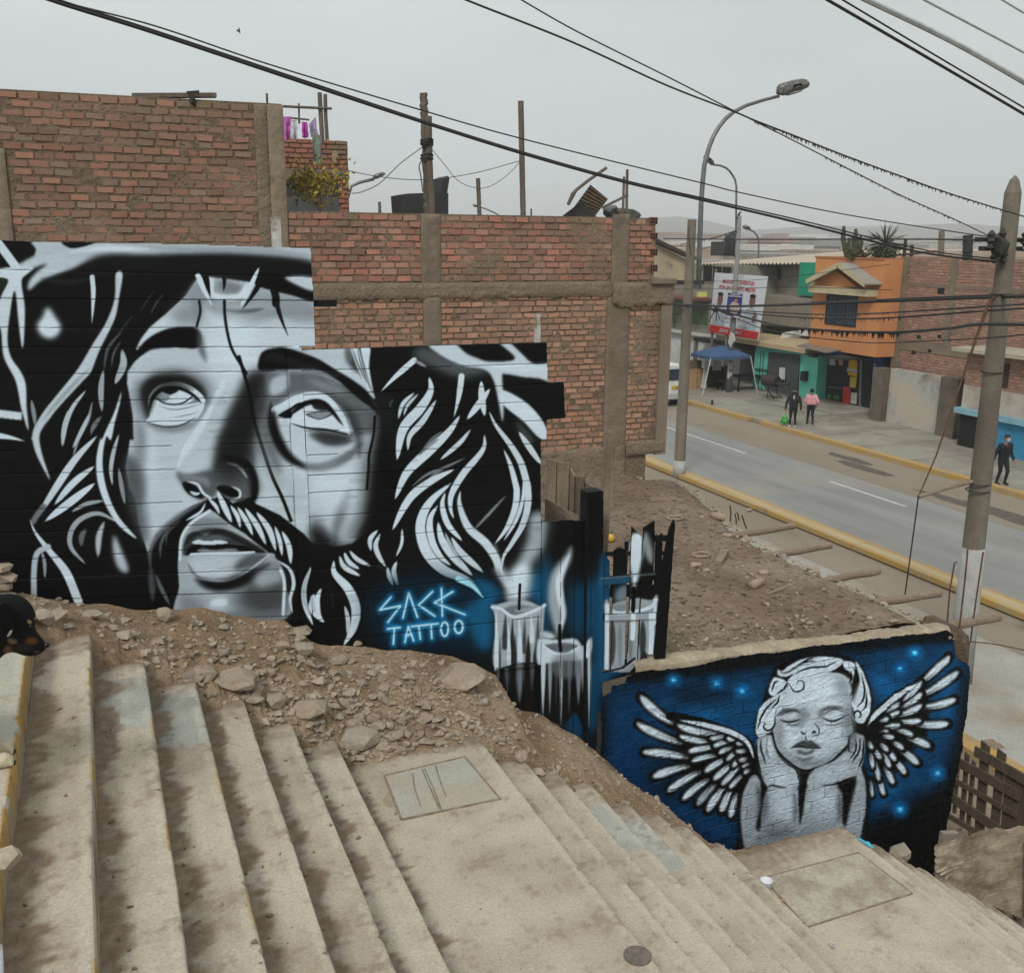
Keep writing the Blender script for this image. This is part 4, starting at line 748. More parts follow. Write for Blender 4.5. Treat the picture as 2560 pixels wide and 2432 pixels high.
pf = thing('painted_plank_fence', 'upright plank fence painted with a melting candle, between the face wall and the dark post', 'plank fence', at(1410, 1840, Y=YM))
cuts = [(1354.5, 1351.5), (1402, 1402), (1437, 1433), (1466, 1461)]; tops = [1305, 1302, 1303.5]; bots = [(1795, 1812), (1822, 1860), (1845, 1885)]
for k in range(3):
    (a, a2), (c, c2) = cuts[k], cuts[k + 1]
    painted('plank', [(a + .6, tops[k]), (c - .5, tops[k] - 1), (c2 - .5, bots[k][1]), (a2 + .6, bots[k][0])], YM - .004 * (k % 2), FACE, pf, relief=vplank_relief([], 11 + k), thick=.02)
dp = thing('dark_gate_post', 'tall square black and blue painted post between the plank fence and the picket gate', 'post', at(1490, 1880, Y=YM - .04))
painted('post_face', [(1470, 1232), (1509, 1228), (1508, 1560), (1506, 1886), (1463, 1884), (1466, 1560)], YM - .05, FACE, dp, relief=vplank_relief([((1481, 1230), (1474, 1885))], 15), thick=.12)
pg = thing('picket_gate', 'broken picket gate of uneven slats painted with a candle, beside the dark post', 'picket gate', at(1580, 1690, Y=YM + .02))
def z5(*q): return zp(5, q)
PK = [z5((805, 455), (868, 540), (865, 1270), (798, 1268)), z5((900, 475), (920, 460), (940, 455), (992, 470), (968, 1275), (880, 1275)), z5((1020, 312), (1088, 378), (1080, 640), (1062, 900), (1052, 1232), (985, 1275), (1003, 900), (1010, 600)),
      z5((1100, 320), (1170, 275), (1170, 500), (1148, 800), (1138, 900), (1115, 1285), (1055, 1285), (1075, 900), (1090, 480)), z5((1183, 400), (1222, 355), (1215, 700), (1190, 800), (1160, 1165), (1118, 1165), (1140, 800), (1172, 700)),
      z5((1300, 265), (1306, 300), (1272, 760), (1236, 1252), (1168, 1250), (1190, 760), (1242, 470), (1270, 330)), z5((975, 415), (1010, 412), (1008, 470), (975, 475))]
for k, q in enumerate(PK): painted('slat' if k < 6 else 'short_slat', q, YM + .01 - .004 * (k % 2), FACE, pg, ds=.004, relief=vplank_relief([], 20 + k), thick=.009)
for k, q in enumerate([z5((808, 652), (1180, 617), (1182, 668), (810, 708)), z5((838, 902), (1230, 888), (1232, 928), (838, 942))]): painted('rail', q, YM - .012, FACE, pg, ds=.004, relief=vplank_relief([], 30 + k), thick=.009)
painted('diagonal_brace', z5((735, 1318), (960, 1262), (1048, 1195), (1046, 1240), (975, 1310), (742, 1378)), YM - .03, FACE, pg, ds=.004, relief=vplank_relief([], 36), thick=.02)
for (xa, ya), (xb, yb), h in (((845, 494), (1150, 490), .034), ((1165, 388), (1290, 388), .05), ((1180, 488), (1275, 488), .03), ((870, 740), (1262, 740), .10)):
    A = at(*zp(5, [(xa, ya)])[0], Y=YM + .04); B = at(*zp(5, [(xb, yb)])[0], Y=YM + .04); b = MB(); b.beam(A, B, .02, h); b.build('back_rail', BLACKWOOD, pg)

# cherub wall
cw = thing('painted_brick_wall', 'low brick wall painted with a winged cherub resting its chin on its hands', 'painted wall', at(1950, 2140, Y=YC))
def z6(*q): return zp(6, q)
painted('painted_face', z6((50, 400), (62, 368), (100, 345), (105, 312), (170, 300), (178, 262), (260, 240), (370, 232), (600, 195), (850, 150), (1100, 118), (1400, 80), (1700, 46), (1832, 34), (1862, 62), (1868, 165), (1900, 190), (1940, 215), (1946, 250), (1930, 420), (1902, 640), (1860, 860), (1815, 1100), (1790, 1300), (900, 1400), (40, 1200)), YC, CHER, cw, relief=brick_relief, m=PAINTB, thick=0, edge=.03)
# body of the wall behind the paint, with its cement cap
A = at(1592, 1671, Y=YC); B = at(2384, 1578, Y=YC); zc = A.z
b = MB()
for k in range(160):
    t0, t1 = k / 160, (k + 1) / 160
    def P(t, y, up=0): return (A.x + (B.x - A.x) * t, YC + .012 + y, A.z + (B.z - A.z) * t + up + nz(t * 14, y * 3) * .022 + nz(t * 60, y * 9) * .012)
    for (ya, ua), (yb, ub) in (((-.004, -.06), (.01, .0)), ((.01, .0), (.06, .02)), ((.06, .02), (.13, .02)), ((.13, .02), (.21, .0)), ((.21, .0), (.27, -.2))):
        b.quad(P(t0, ya, ua), P(t1, ya, ua), P(t1, yb, ub), P(t0, yb, ub))
b.build('cement_cap', mat('cement_cap', (.38, .315, .225), (.27, .215, .15), nscale=6, bump=.6, bscale=22, stain=(.22, .165, .11), sscale=2.5, slo=.55, shi=.65, bdist=.02), cw)
b = MB(); x1 = at(1946 / 2.057 + 1480, 1560 + 250 / 2.057, Y=YC).x; z1w = at(2390, 1600, Y=YC).z
b.box(at(1502, 1760, Y=YC).x, YC + .03, 1.0, x1 - .02, YC + .30, min(A.z, B.z) - .17); b.build('wall_core', plain('black_wall_end', (.02, .024, .03), (.05, .05, .05)), cw)
# broken corner: rough masonry lump with reinforcing rods
b = MB(); q = [at(*p, Y=YC) for p in z6((1845, 60), (1870, 10), (1905, 28), (1935, 60), (1945, 130), (1938, 205), (1900, 190), (1866, 165))]
n = len(q); ctr = sum(q, Vector()) / n
vs = [Vector((p.x, YC + .0 + rnd.uniform(-.01, .03), p.z)) for p in q] + [Vector((p.x + rnd.uniform(-.03, .03), YC + .36, p.z + rnd.uniform(-.03, .03))) for p in q] + [Vector((ctr.x, YC - .05, ctr.z)), Vector((ctr.x, YC + .4, ctr.z + .03))]
b.add(vs, [(i, (i + 1) % n, 2 * n) for i in range(n)] + [((i + 1) % n, i, i + n, (i + 1) % n + n) for i in range(n)] + [((i + 1) % n + n, i + n, 2 * n + 1) for i in range(n)])
b.build('broken_corner', mat('broken_masonry', (.17, .115, .075), (.10, .07, .05), nscale=20, bump=1, bscale=30, bdist=.04), cw)
rods = [((2367, 1570), (2374, 1480), (2386, 1408), (2392, 1404)), ((2398, 1572), (2409, 1480), (2418, 1392), (2419, 1372)), ((2426, 1604), (2440, 1500), (2455, 1400), (2458, 1380))]
for k, r in enumerate(rods):
    b = MB(); b.tube([at(x, y, Y=YC + .08 + .12 * (k != 1)) for x, y in r], .0085, 6); b.build('reinforcing_rod', RUST, cw)
b = MB(); b.tube([at(x, y, Y=YC - .02) for x, y in ((2388, 1634), (2402, 1617), (2428, 1604), (2470, 1607), (2520, 1616), (2562, 1625), (2640, 1634))], .006, 6); b.build('bent_rod', RUST, cw)
# ------------------------------------------------------------------ concrete stairs
EX = [-.152, .118, .388, .658, .928, 1.198, 2.17, 2.467, 2.75, 3.033, 3.318, 3.609, 3.878, 4.161, 5.40, 5.70, 5.97, 6.24, 6.51, 6.78, 7.05]
LV = [CAMZ - 2.178 - .18 * k for k in range(len(EX))]
LD = LV[0] + .18
TR = [(-2.4, -.425, LD), (-.425, EX[0], LV[0])] + [(EX[k], EX[k + 1], LV[k + 1]) for k in range(len(EX) - 1)]
STEP_END = 5.75
def step_z(x):
    for a, b_, z in TR:
        if x < b_: return z
    return TR[-1][2] - .2
CONCV = mat('stair_concrete_worn', (0, 0, 0), None, rough=.92, attr='tone', bump=.6, bscale=48, speck=(.15, .11, .08), spscale=34, splo=.685, stain=(.28, .225, .165), sscale=12, slo=.57, shi=.75, bdist=.008)
G1 = at(380, 1815, Z=LV[1]).y; G2 = at(520, 1852, Z=LV[2]).y; G3 = {10: (at(1590, 2118, Z=LV[9]).y, at(1490, 2011, Z=LV[9]).y), 11: (at(1683, 2165, Z=LV[10]).y, at(1590, 2040, Z=LV[10]).y)}
def tread_mesh(parts):
    V = []; Fc = []; C = []
    light = np.array((.445, .39, .305)); mid = np.array((.345, .295, .222)); soil = np.array((.18, .125, .082)); grey = np.array((.33, .33, .29)); yel = np.array((.37, .225, .07)); pale = np.array((.50, .45, .36))
    for ti, (xa, xb, z) in enumerate(parts):
        yend = STEP_END + .04 * sin(ti * 2.1)
        if ti >= 16: yend = 5.66
        zn = parts[ti + 1][2] if ti + 1 < len(parts) else z - .18
        wide = xb - xa; nx = max(12, int(wide / .022)); ny = 420 if ti < 10 else 300; y0 = -1.2 if ti < 8 else 0.2
        us = list(np.linspace(0, 1, nx + 1)); rows = []
        Y = y0 + (yend - y0) * (np.linspace(0, 1, ny + 1))
        prof = [(xa + (xb - .018 - xa) * u, 0.0, 'top') for u in us] + [(xb - .006, -.004, 'nose'), (xb, -.016, 'nose'), (xb + .001, -.05, 'riser'), (xb, zn - z - .01, 'riser')]
        base = len(V); m = len(prof)
        for jy, y in enumerate(Y):
            for (x, dz, kind) in prof:
                wob = (nz(x * .2 + ti * 3, y * 1.3) * .006 + nz(ti * 5, y * 9) * .002 - max(0, nz(ti * 7, y * 14) - .42) * .05) if kind != 'top' or x > xb - .03 else 0
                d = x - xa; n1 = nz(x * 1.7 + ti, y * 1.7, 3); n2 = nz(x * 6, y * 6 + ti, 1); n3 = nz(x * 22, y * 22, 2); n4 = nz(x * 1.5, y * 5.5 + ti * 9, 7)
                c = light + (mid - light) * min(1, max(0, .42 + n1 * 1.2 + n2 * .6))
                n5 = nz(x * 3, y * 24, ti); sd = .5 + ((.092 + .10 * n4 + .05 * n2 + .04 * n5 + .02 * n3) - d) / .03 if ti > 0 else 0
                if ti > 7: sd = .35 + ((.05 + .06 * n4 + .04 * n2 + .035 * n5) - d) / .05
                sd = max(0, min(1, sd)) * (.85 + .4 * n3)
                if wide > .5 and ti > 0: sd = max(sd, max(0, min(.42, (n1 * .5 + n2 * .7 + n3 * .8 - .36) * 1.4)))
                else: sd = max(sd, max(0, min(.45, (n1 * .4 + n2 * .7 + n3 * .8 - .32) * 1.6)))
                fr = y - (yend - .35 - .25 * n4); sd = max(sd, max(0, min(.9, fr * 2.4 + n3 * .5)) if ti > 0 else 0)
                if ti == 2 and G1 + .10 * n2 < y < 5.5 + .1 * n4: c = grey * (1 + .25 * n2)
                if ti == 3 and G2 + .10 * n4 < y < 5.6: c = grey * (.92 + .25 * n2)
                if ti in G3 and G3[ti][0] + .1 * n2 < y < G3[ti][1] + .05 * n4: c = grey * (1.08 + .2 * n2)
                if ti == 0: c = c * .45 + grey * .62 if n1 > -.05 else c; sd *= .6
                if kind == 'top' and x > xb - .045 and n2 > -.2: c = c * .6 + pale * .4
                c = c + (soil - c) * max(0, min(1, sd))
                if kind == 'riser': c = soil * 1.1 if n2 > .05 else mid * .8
                if ti == 0 and kind in ('riser', 'nose') and dz > -.13 and nz(3, y * 5) > -.42: c = yel * (1 + .4 * n3)
                if ti in (1, 2, 3) and kind in ('nose', 'riser') and nz(8, y * 3 + ti) > .22: c = yel * .8 + mid * .2
                zz = z + dz + (n2 * .0045 + n3 * .0022 if kind == 'top' else 0) 
                yy = y + (nz(x * 9, ti) * .012 if jy == ny else 0)
                if jy >= ny - 4: zz -= .004 * (jy - ny + 4); 
                V.append((x + wob, yy, zz)); C.append(tuple(float(max(0, q)) for q in c))
        for j in range(ny):
            for i in range(m - 1): Fc.append((base + j * m + i, base + j * m + i + 1, base + (j + 1) * m + i + 1, base + (j + 1) * m + i))
        # far end face of the step
        o = len(V); last = base + ny * m
        V.extend([(x, yend + .004, z - .9) for (x, dz, k) in prof]); C.extend([tuple(soil)] * m)
        for i in range(m - 1): Fc.append((last + i, last + i + 1, o + i + 1, o + i))
    return V, Fc, C
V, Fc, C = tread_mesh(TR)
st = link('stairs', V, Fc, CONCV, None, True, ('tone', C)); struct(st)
st.data.set_sharp_from_angle(angle=radians(40))

def slab_patch(name, label, cpx, z, m, grooves):
    P = [at(x, y, Z=z) for x, y in cpx]; c = sum(P, Vector()) / 4
    t = thing(name, label, 'hatch cover', (c.x, c.y, z))
    b = MB(); n = 14
    for j in range(n):
        for i in range(n):
            def q(u, v): 
                p = P[0].lerp(P[1], u).lerp(P[3].lerp(P[2], u), v); return (p.x, p.y, z + .006 + nz(p.x * 5, p.y * 5) * .003)
            b.quad(q(i / n, (j + 1) / n), q((i + 1) / n, (j + 1) / n), q((i + 1) / n, j / n), q(i / n, j / n))
    b.build('cover_slab', m, t)
    b = MB()
    for k in range(4):
        b.beam(P[k] + Vector((0, 0, .002)), P[(k + 1) % 4] + Vector((0, 0, .002)), .011, .014)
    b.build('frame_groove', mat('dark_groove', (.19, .145, .10), (.30, .24, .17), nscale=14, bump=.6), t)
    if grooves:
        for g in grooves:
            b = MB(); b.tube([at(x, y, Z=z + .008) for x, y in g], .0035, 5); b.build('score_line', MATS['dark_groove'], t)
    return t
def zB(x, y): return (700 + x / 1.646, 1600 + y / 1.646)
def zC(x, y): return (2060 + x / 3.95, 2032 + y / 3.95)
slab_patch('hatch_cover', 'grey cement hatch cover with scored lines, set in the upper stair landing', [zB(430, 560), zB(760, 482), zB(905, 655), zB(500, 740)], LV[6], GREYPATCH,
           [[zB(545, 545), zB(555, 610), zB(578, 680)], [zB(585, 530), zB(615, 600), zB(655, 690)], [zB(595, 528), zB(628, 600), zB(666, 700)], [zB(640, 515), zB(660, 580), zB(682, 640)]])
slab_patch('hatch_cover', 'plain concrete hatch cover outlined in the lower stair landing by the cherub', [(1908, 2195), zC(340, 395), zC(872, 795), (2018, 2318)], LV[14], mat('pale_concrete', (.42, .385, .31), (.35, .315, .245), nscale=3, bump=.3, stain=(.27, .215, .155), sscale=4, speck=(.15, .11, .08)), None)
def decal(name, label, cat, pts, z, m, h=.004):
    b = MB(); P = [at(x, y, Z=z + .003) for x, y in pts]; b.prism(P, (0, 0, h)); return solo(b, name, m, label, cat)
b = MB(); p = at(1594, 2390, Z=LV[6]); b.lathe((p.x, p.y, LV[6] + .002), [(.066, 0), (.066, .006), (.060, .010), (.02, .012)], 22); solo(b, 'round_cover', mat('dark_iron', (.12, .105, .095), (.17, .14, .11), nscale=30, bump=.8), 'small dark round iron cover let into the upper landing near its edge', 'drain cover')
b = MB(); p = at(1914, 2228, Z=LV[14]); b.lathe((p.x, p.y, LV[14]), [(.036, 0), (.044, .095), (.046, .098), (.042, .097), (.034, .012), (.0, .012)], 18)
solo(b, 'paper_cup', plain('white_cup', (.75, .75, .80)), 'white paper cup standing against the last step above the lower landing', 'cup', smooth=True)
b = MB(); p = at(1945, 2262, Z=LV[14])
for k in range(5): b.quad(*[p + Vector((.05 * cos(a + k * .35), .035 * sin(a + k * .2), .004 + .008 * k + rnd.random() * .012)) for a in (0, 1.6, 3.1, 4.7)])
solo(b, 'tan_wrapper', plain('tan_paper', (.42, .25, .12)), 'crumpled tan wrapper beside the white cup on the lower landing', 'wrapper')
b = MB(); p = at(2080, 2368, Z=LV[14])
for k in range(4): b.quad(*[p + Vector((.028 * cos(a + k * .5), .022 * sin(a + k * .3), .004 + .01 * k + rnd.random() * .01)) for a in (0, 1.6, 3.1, 4.7)])
solo(b, 'paper_scrap', WHITE, 'small white paper scrap at the foot of the stairs above the lower landing', 'litter')
decal('blue_paint_splash', 'turquoise paint splash across the outer edge of the lower landing', 'paint splash', [zC(335, 237), zC(410, 280), zC(440, 282), zC(495, 338), zC(470, 350), zC(430, 320), zC(345, 262)], LV[14] + .004, plain('turquoise_paint', (.05, .42, .60), (.08, .35, .45)), .003)

# ------------------------------------------------------------------ dirt bank between the stairs and the painted boards
foot_px = [(-200, 1470), (0, 1490), (210, 1505), (300, 1522), (450, 1535), (620, 1545), (710, 1552), (780, 1600), (800, 1612), (987, 1634), (1130, 1650), (1240, 1690), (1271, 1760), (1312, 1784), (1357, 1800), (1409, 1836), (1461, 1870), (1506, 1900), (1548, 1945), (1577, 1962), (1616, 2000), (1630, 2040), (1660, 2075), (1700, 2120), (1800, 2200)]
FOOT = [(p.x, p.z) for p in (at(x, y, Y=YM) for x, y in foot_px)]
def foot_z(x):
    if x <= FOOT[0][0]: return FOOT[0][1]
    for (a, za), (b_, zb) in zip(FOOT[:-1], FOOT[1:]):
        if x <= b_: return za + (zb - za) * (x - a) / max(1e-6, b_ - a)
    return FOOT[-1][1] - (x - FOOT[-1][0]) * .5
def near_z(x):
    w = .14; return sum(step_z(x + d * w / 3) for d in range(-3, 4)) / 7
def y_begin(x): return 5.66 + .05 * nz(x * 3, 1)
def bank(x, v):
    yb = y_begin(x)
    y = yb + (YM + .02 - yb) * v
    zn, zf = near_z(x), foot_z(x)
    z = zn - .015 + min(1, v * 5) * .045 + (zf - zn) * (v ** 1.15)
    lump = nz(x * 1.6, y * 1.6, 2) * .10 + nz(x * 5, y * 5, 1) * .045 + nz(x * 15, y * 15) * .018 + nz(x * 40, y * 40) * .006
    hump = .10 * math.exp(-((x - 1.55) / .7) ** 2) * sin(pi * min(1, v * 1.15)) if v < .87 else 0
    return y, z + lump * min(1, v * 4) * (1 - .5 * v) + hump
BANK = {}
def bank_pt(u, v):
    x = -2.2 + 7.6 * u; y, z = bank(x, v); z -= .3 * (v == 0); return (x, y, z)
struct(grid('dirt_bank', 420, 80, bank_pt, DIRT))
def bank_height(x, y):
    yb = y_begin(x); v = (y - yb) / (YM + .02 - yb)
    return bank(x, max(0, min(1, v)))[1] if y > yb else step_z(x)
EDGEPX = [(2440, 1600), (2385, 1578), (2290, 1533), (2180, 1480), (2060, 1424), (1940, 1370), (1870, 1338), (1846, 1318), (1800, 1272), (1750, 1232), (1715, 1202), (1697, 1193), (1675, 1194), (1630, 1196), (1605, 1190), (1580, 1172), (1560, 1162), (1552, 1152)]
LZ = CAMZ - 3.62
EDGE = sorted([(p.y, p.x) for p in (at(x, y, Z=LZ) for x, y in EDGEPX)])
def edge_x(y):
    if y <= EDGE[0][0]: return EDGE[0][1]
    for (a, xa), (b_, xb) in zip(EDGE[:-1], EDGE[1:]):
        if y <= b_: return xa + (xb - xa) * (y - a) / max(1e-6, b_ - a)
    return EDGE[-1][1]
def lot_z(x, y):
    e = edge_x(y) - x
    return LZ + nz(x * .8, y * .8) * .035 + nz(x * 3, y * 3) * .022 + nz(x * 9, y * 9) * .012 + nz(x * 22, y * 22) * .006 - (max(0, .25 - e) * .25) + (.10 * max(0, 1 - (YC + .9 - y) ** 2 * 4) * 0)
def drop(px, py, hf=None):
    d = ray(px, py).normalized(); t = 3.0
    while t < 40:
        p = CAM + d * t
        if p.y < YM:
            h = bank_height(p.x, p.y) if -2.2 < p.x < 5.4 else (step_z(p.x) if p.y < 5.7 else 2.0)
        else: h = lot_z(p.x, p.y)
        if p.z <= h: return Vector((p.x, p.y, h)), t
        t += .02
    return p, t
def hull(r, size, n=13, flat=.6):
    bm = bmesh.new()
    for _ in range(n):
        v = Vector((r.gauss(0, 1), r.gauss(0, 1), r.gauss(0, 1))).normalized(); v = Vector((v.x * size[0], v.y * size[1], v.z * size[2])) * (.82 + .18 * r.random()); bm.verts.new(v)
    bmesh.ops.convex_hull(bm, input=bm.verts)
    for v in [v for v in bm.verts if not v.link_faces]: bm.verts.remove(v)
    bm.verts.index_update(); V = [v.co.copy() for v in bm.verts]; F = [tuple(v.index for v in f.verts) for f in bm.faces]; bm.free()
    return V, F
def rock(px, py, w, label, m=None, hr=.6, group=None, seed=None, dr=.75):
    p, t = drop(px, py); s = w * t / FPX / 2 * 1.18; r = random.Random(seed if seed is not None else int(px * 31 + py))
    V, F = hull(r, (s, s * dr, s * max(hr, .45)), 30); b = MB(); a = r.uniform(-.3, .3); R = Matrix.Rotation(a, 3, 'Z')
    b.add([R @ v + p + Vector((0, 0, s * hr * .62)) for v in V], F)
    return solo(b, 'rock', m or (ROCK if r.random() < .6 else ROCK2), label, 'rock', group)
RK = [(1155, 1712, 118, 'large flat topped brown rock lying below the painted letters', .5), (590, 1722, 104, 'big rounded grey rock at the far end of the fourth step', .5), (775, 1790, 100, 'big smooth brown boulder half buried beside the stair end under the bearded chin', .45),
      (507, 1700, 62, 'squared grey block at the end of the third step', .6), (686, 1768, 52, 'upright grey stone between the two big rocks by the stair ends', .75), (638, 1760, 46, 'small brown stone touching the big rounded grey rock', .6),
      (412, 1552, 42, 'round brown stone against the foot of the black boards', .85), (228, 1546, 50, 'pale flat stone near the left foot of the painted wall', .35), (111, 1560, 46, 'grey squared stone behind the dog head', .9),
      (757, 1632, 56, 'angular pale stone where the boards step down beside the chin', .6), (706, 1622, 38, 'small tan stone just left of the angular pale stone', .6), (750, 1588, 62, 'flat dark slate leaning at the foot of the board seam', .3),
      (893, 1858, 112, 'long grey slab wedged in the rubble above the upper landing', .28), (1305, 1902, 40, 'dark split rock beside the steps under the candles', .7), (1236, 1856, 22, 'small smooth stone on the crest of the dirt bank', .9),
      (767, 1884, 26, 'pale stone on the fifth step end', .5), (848, 1656, 52, 'thin tilted slate at the foot of the boards left of the letters', .3), (992, 1850, 36, 'brown cobble just right of the long slab', .8), (885, 1818, 40, 'brown cobble just above the long slab', .6), (1022, 1702, 36, 'pale angular rock halfway along the bank under the letters', .55)]
for x, y, w, lb, hr in RK: rock(x, y, w, lb, hr=hr)
G = 'loose stones of the rubble heap'
for x, y, w in [(946, 1826, 42), (836, 1772, 30), (736, 1748, 24), (961, 1732, 30), (992, 1712, 24), (1210, 1760, 34), (1198, 1786, 18), (800, 1812, 26), (915, 1790, 24), (870, 1742, 30), (905, 1716, 26), (840, 1706, 22), (700, 1700, 24), (930, 1690, 30), (878, 1660, 26), (660, 1648, 22), (600, 1610, 24), (560, 1576, 26), (500, 1566, 22), (330, 1592, 34), (280, 1576, 30), (170, 1570, 24), (960, 1860, 24), (1040, 1868, 22), (1100, 1836, 24), (1060, 1790, 18), (1130, 1768, 20), (980, 1770, 22), (1090, 1880, 18), (1255, 1800, 22), (1240, 1740, 26), (820, 1840, 22), (640, 1690, 22), (560, 1660, 24), (470, 1620, 20), (430, 1650, 22), (700, 1810, 26), (756, 1716, 26), (850, 1800, 28), (932, 1750, 26)]:
    rock(x, y, w, 'small angular brown stone lying loose in the rubble bank below the painted boards', group=G, hr=.55)
G = 'broken bricks piled by the left wall end'
for k, (x, y, w) in enumerate([(-6, 1420, 46), (8, 1446, 40), (-8, 1466, 50), (4, 1490, 40)]):
    p = at(x, y, Y=6.45); b = MB(); s = .075; V, F = hull(random.Random(k + 50), (s * 1.3, s, s * .55), 14); b.add([v + p for v in V], F); solo(b, 'broken_brick', ROCK, 'broken brown brick in the pile at the left end of the painted boards', 'brick', G)
# gravel: nobody could count it
def gravel(name, n, place, smin, smax, m, seed):
    r = random.Random(seed); protos = [hull(random.Random(q + seed), (1, r.uniform(.6, 1), r.uniform(.35, .7)), 9) for q in range(10)]; b = MB()
    for _ in range(n):
        q = place(r)
        if q is None: continue
        s = smin * (smax / smin) ** (r.random() ** 2.2); V, F = protos[r.randrange(10)]; R = Matrix.Rotation(r.uniform(0, 6.28), 3, 'Z') @ Matrix.Rotation(r.uniform(-.5, .5), 3, 'X')
        b.add([R @ v * s + q + Vector((0, 0, s * .2)) for v in V], F)
    o = b.build(name, m); o['kind'] = 'stuff'; return o
def on_bank(r):
    x = r.uniform(-1.6, 4.6) if r.random() < .45 else r.gauss(1.6, .75); y = r.uniform(y_begin(x) + .02, YM - .03)
    if y_begin(x) > y: return None
    return Vector((x, y, bank_height(x, y)))
g1 = gravel('gravel', 2000, on_bank, .006, .036, ROCK, 3)
tag(g1, 'fine angular gravel and rubble spread over the dirt bank', 'gravel')
g1b = gravel('gravel', 900, on_bank, .008, .038, ROCK2, 5); tag(g1b, 'grey stone chips spread over the dirt bank', 'gravel')
g1c = gravel('rubble', 460, lambda r: (lambda x, y: Vector((x, y, bank_height(x, y))) if y > y_begin(x) else None)(r.gauss(1.35, .62), 5.68 + abs(r.gauss(0, .35))), .022, .075, ROCK, 6); tag(g1c, 'chunky broken rubble heaped above the upper landing', 'rubble')
def on_steps(r):
    k = r.randrange(1, 16); a, b_, z = TR[k]; y = r.uniform(2.2, 5.7); x = a + .03 + abs(r.gauss(0, .05)) + (r.random() * (b_ - a) if r.random() < .2 else 0)
    return Vector((min(x, b_ - .02), y, z))
g2 = gravel('pebbles', 700, on_steps, .0035, .020, mat('dark_pebble', (.16, .11, .075), (.25, .19, .13), nscale=30, bump=.4), 9); tag(g2, 'tiny dark pebbles and crumbs scattered on the stair treads', 'pebbles')
# ------------------------------------------------------------------ raised dirt lot
def lot_pt(u, v):
    y = YC + .40 + (16.0 - YC - .40) * v; xe = edge_x(y) + .03 * nz(y * 6, 2) + .02 * nz(y * 22, 4); x = .5 + (xe - .5) * u
    if u > .999: return (x, y, 2.4)
    if u > .985: return (x, y, lot_z(x, y) - .06)
    return (x, y, lot_z(x, y))
struct(grid('dirt_lot', 220, 260, lot_pt, LOT))
def on_lot(r):
    y = YC + .5 + abs(r.gauss(0, 2.6)); x = r.uniform(3.4, edge_x(y) - .05); 
    return Vector((x, y, lot_z(x, y))) if y < 14 else None
g3 = gravel('stones', 650, on_lot, .008, .05, ROCK, 21); tag(g3, 'small stones and clods scattered over the raised dirt lot', 'stones')
def on_edge(r):
    y = r.uniform(6.6, 13.5); x = edge_x(y) - abs(r.gauss(0, .07)); return Vector((x, y, lot_z(x, y) + .01))
g4 = gravel('rubble', 260, on_edge, .02, .075, ROCK2, 23); tag(g4, 'broken mortar rubble along the outer edge of the dirt lot', 'rubble')
g5 = gravel('rubble', 420, lambda r: (lambda x: Vector((x, YC + r.uniform(.25, .8), LZ + .06)))(r.uniform(3.8, 6.2)), .008, .035, ROCK, 29); tag(g5, 'mortar crumbs along the cement cap of the cherub wall', 'rubble')
for i, (a, c, w, lb) in enumerate([((1880, 1332), (1985, 1315), .05, 'farthest round log poking out of the dirt lot edge'), ((1975, 1380), (2078, 1363), .05, 'second farthest round log jutting from the dirt lot edge'), ((2120, 1441), (2197, 1426), .048, 'short middle log jutting from the dirt lot edge'),
                               ((2232, 1500), (2350, 1482), .05, 'round log beside the flat board on the dirt lot edge'), ((2375, 1563), (2498, 1541), .056, 'nearest and thickest log, jutting out by the broken wall corner')]):
    A = at(*a, Z=LZ - .03); B = at(*c, Z=LZ - .01 + .02 * (i % 2)); A = A + (A - B).normalized() * .5; b = MB(); n = 7
    b.tube([A.lerp(B, k / n) + Vector((0, nz(k * .4, i) * .02, nz(k * .4, i + 9) * .02)) for k in range(n + 1)], [w * .86 * (1 + .06 * nz(k, i * 3)) for k in range(n + 1)], 12)
    o = solo(b, 'roof_log', mat('brown_log', (.19, .14, .10), (.25, .195, .145), rough=.9, nscale=5, bump=.5, bscale=14, stretch=(.3, 3, 3)), lb, 'log', 'roof logs sticking out of the lot edge', smooth=False)
def lying(a, c, r, name, m, lb, cat, prof=None):
    A = drop(*a)[0]; B = drop(*c)[0]; b = MB(); ts = prof or [(0, r), (1, r)]
    b.tube([A.lerp(B, t) + Vector((0, 0, r * .8)) for t, _ in ts], [q for _, q in ts], 10); return solo(b, name, m, lb, cat, smooth=True)
CLAY = mat('dusty_clay', (.33, .255, .185), (.27, .205, .145), nscale=6, bump=.3)
lying((1776, 1294), (1812, 1304), .055, 'clay_jar', CLAY, 'dusty clay jar lying on its side near the bent rods', 'jar', [(0, .02), (.12, .022), (.22, .05), (.9, .055), (1, .05)])
lying((1880, 1474), (1912, 1456), .05, 'dusty_bottle', CLAY, 'dust covered bottle lying in the middle of the lot', 'bottle', [(0, .045), (.1, .052), (.65, .05), (.8, .02), (1, .018)])
def plank_on_lot(a, c, w, h, lb, m=RAWWOODX, name='wooden_plank', cat='plank'):
    A = drop(*a)[0]; B = drop(*c)[0]; b = MB(); b.beam(A + Vector((0, 0, h * .6)), B + Vector((0, 0, h * .6)), w, h); return solo(b, name, m, lb, cat)
plank_on_lot((1919, 1489), (2048, 1437), .03, .02, 'long thin stick lying on the dirt lot'); plank_on_lot((1795, 1414), (1812, 1384), .09, .05, 'short weathered wood block lying on the dirt lot')
plank_on_lot((2188, 1494), (2240, 1506), .14, .02, 'flat pale board lying at the lot edge beside a log'); plank_on_lot((2110, 1568), (2165, 1573), .02, .015, 'thin twig lying near the cherub wall cap')
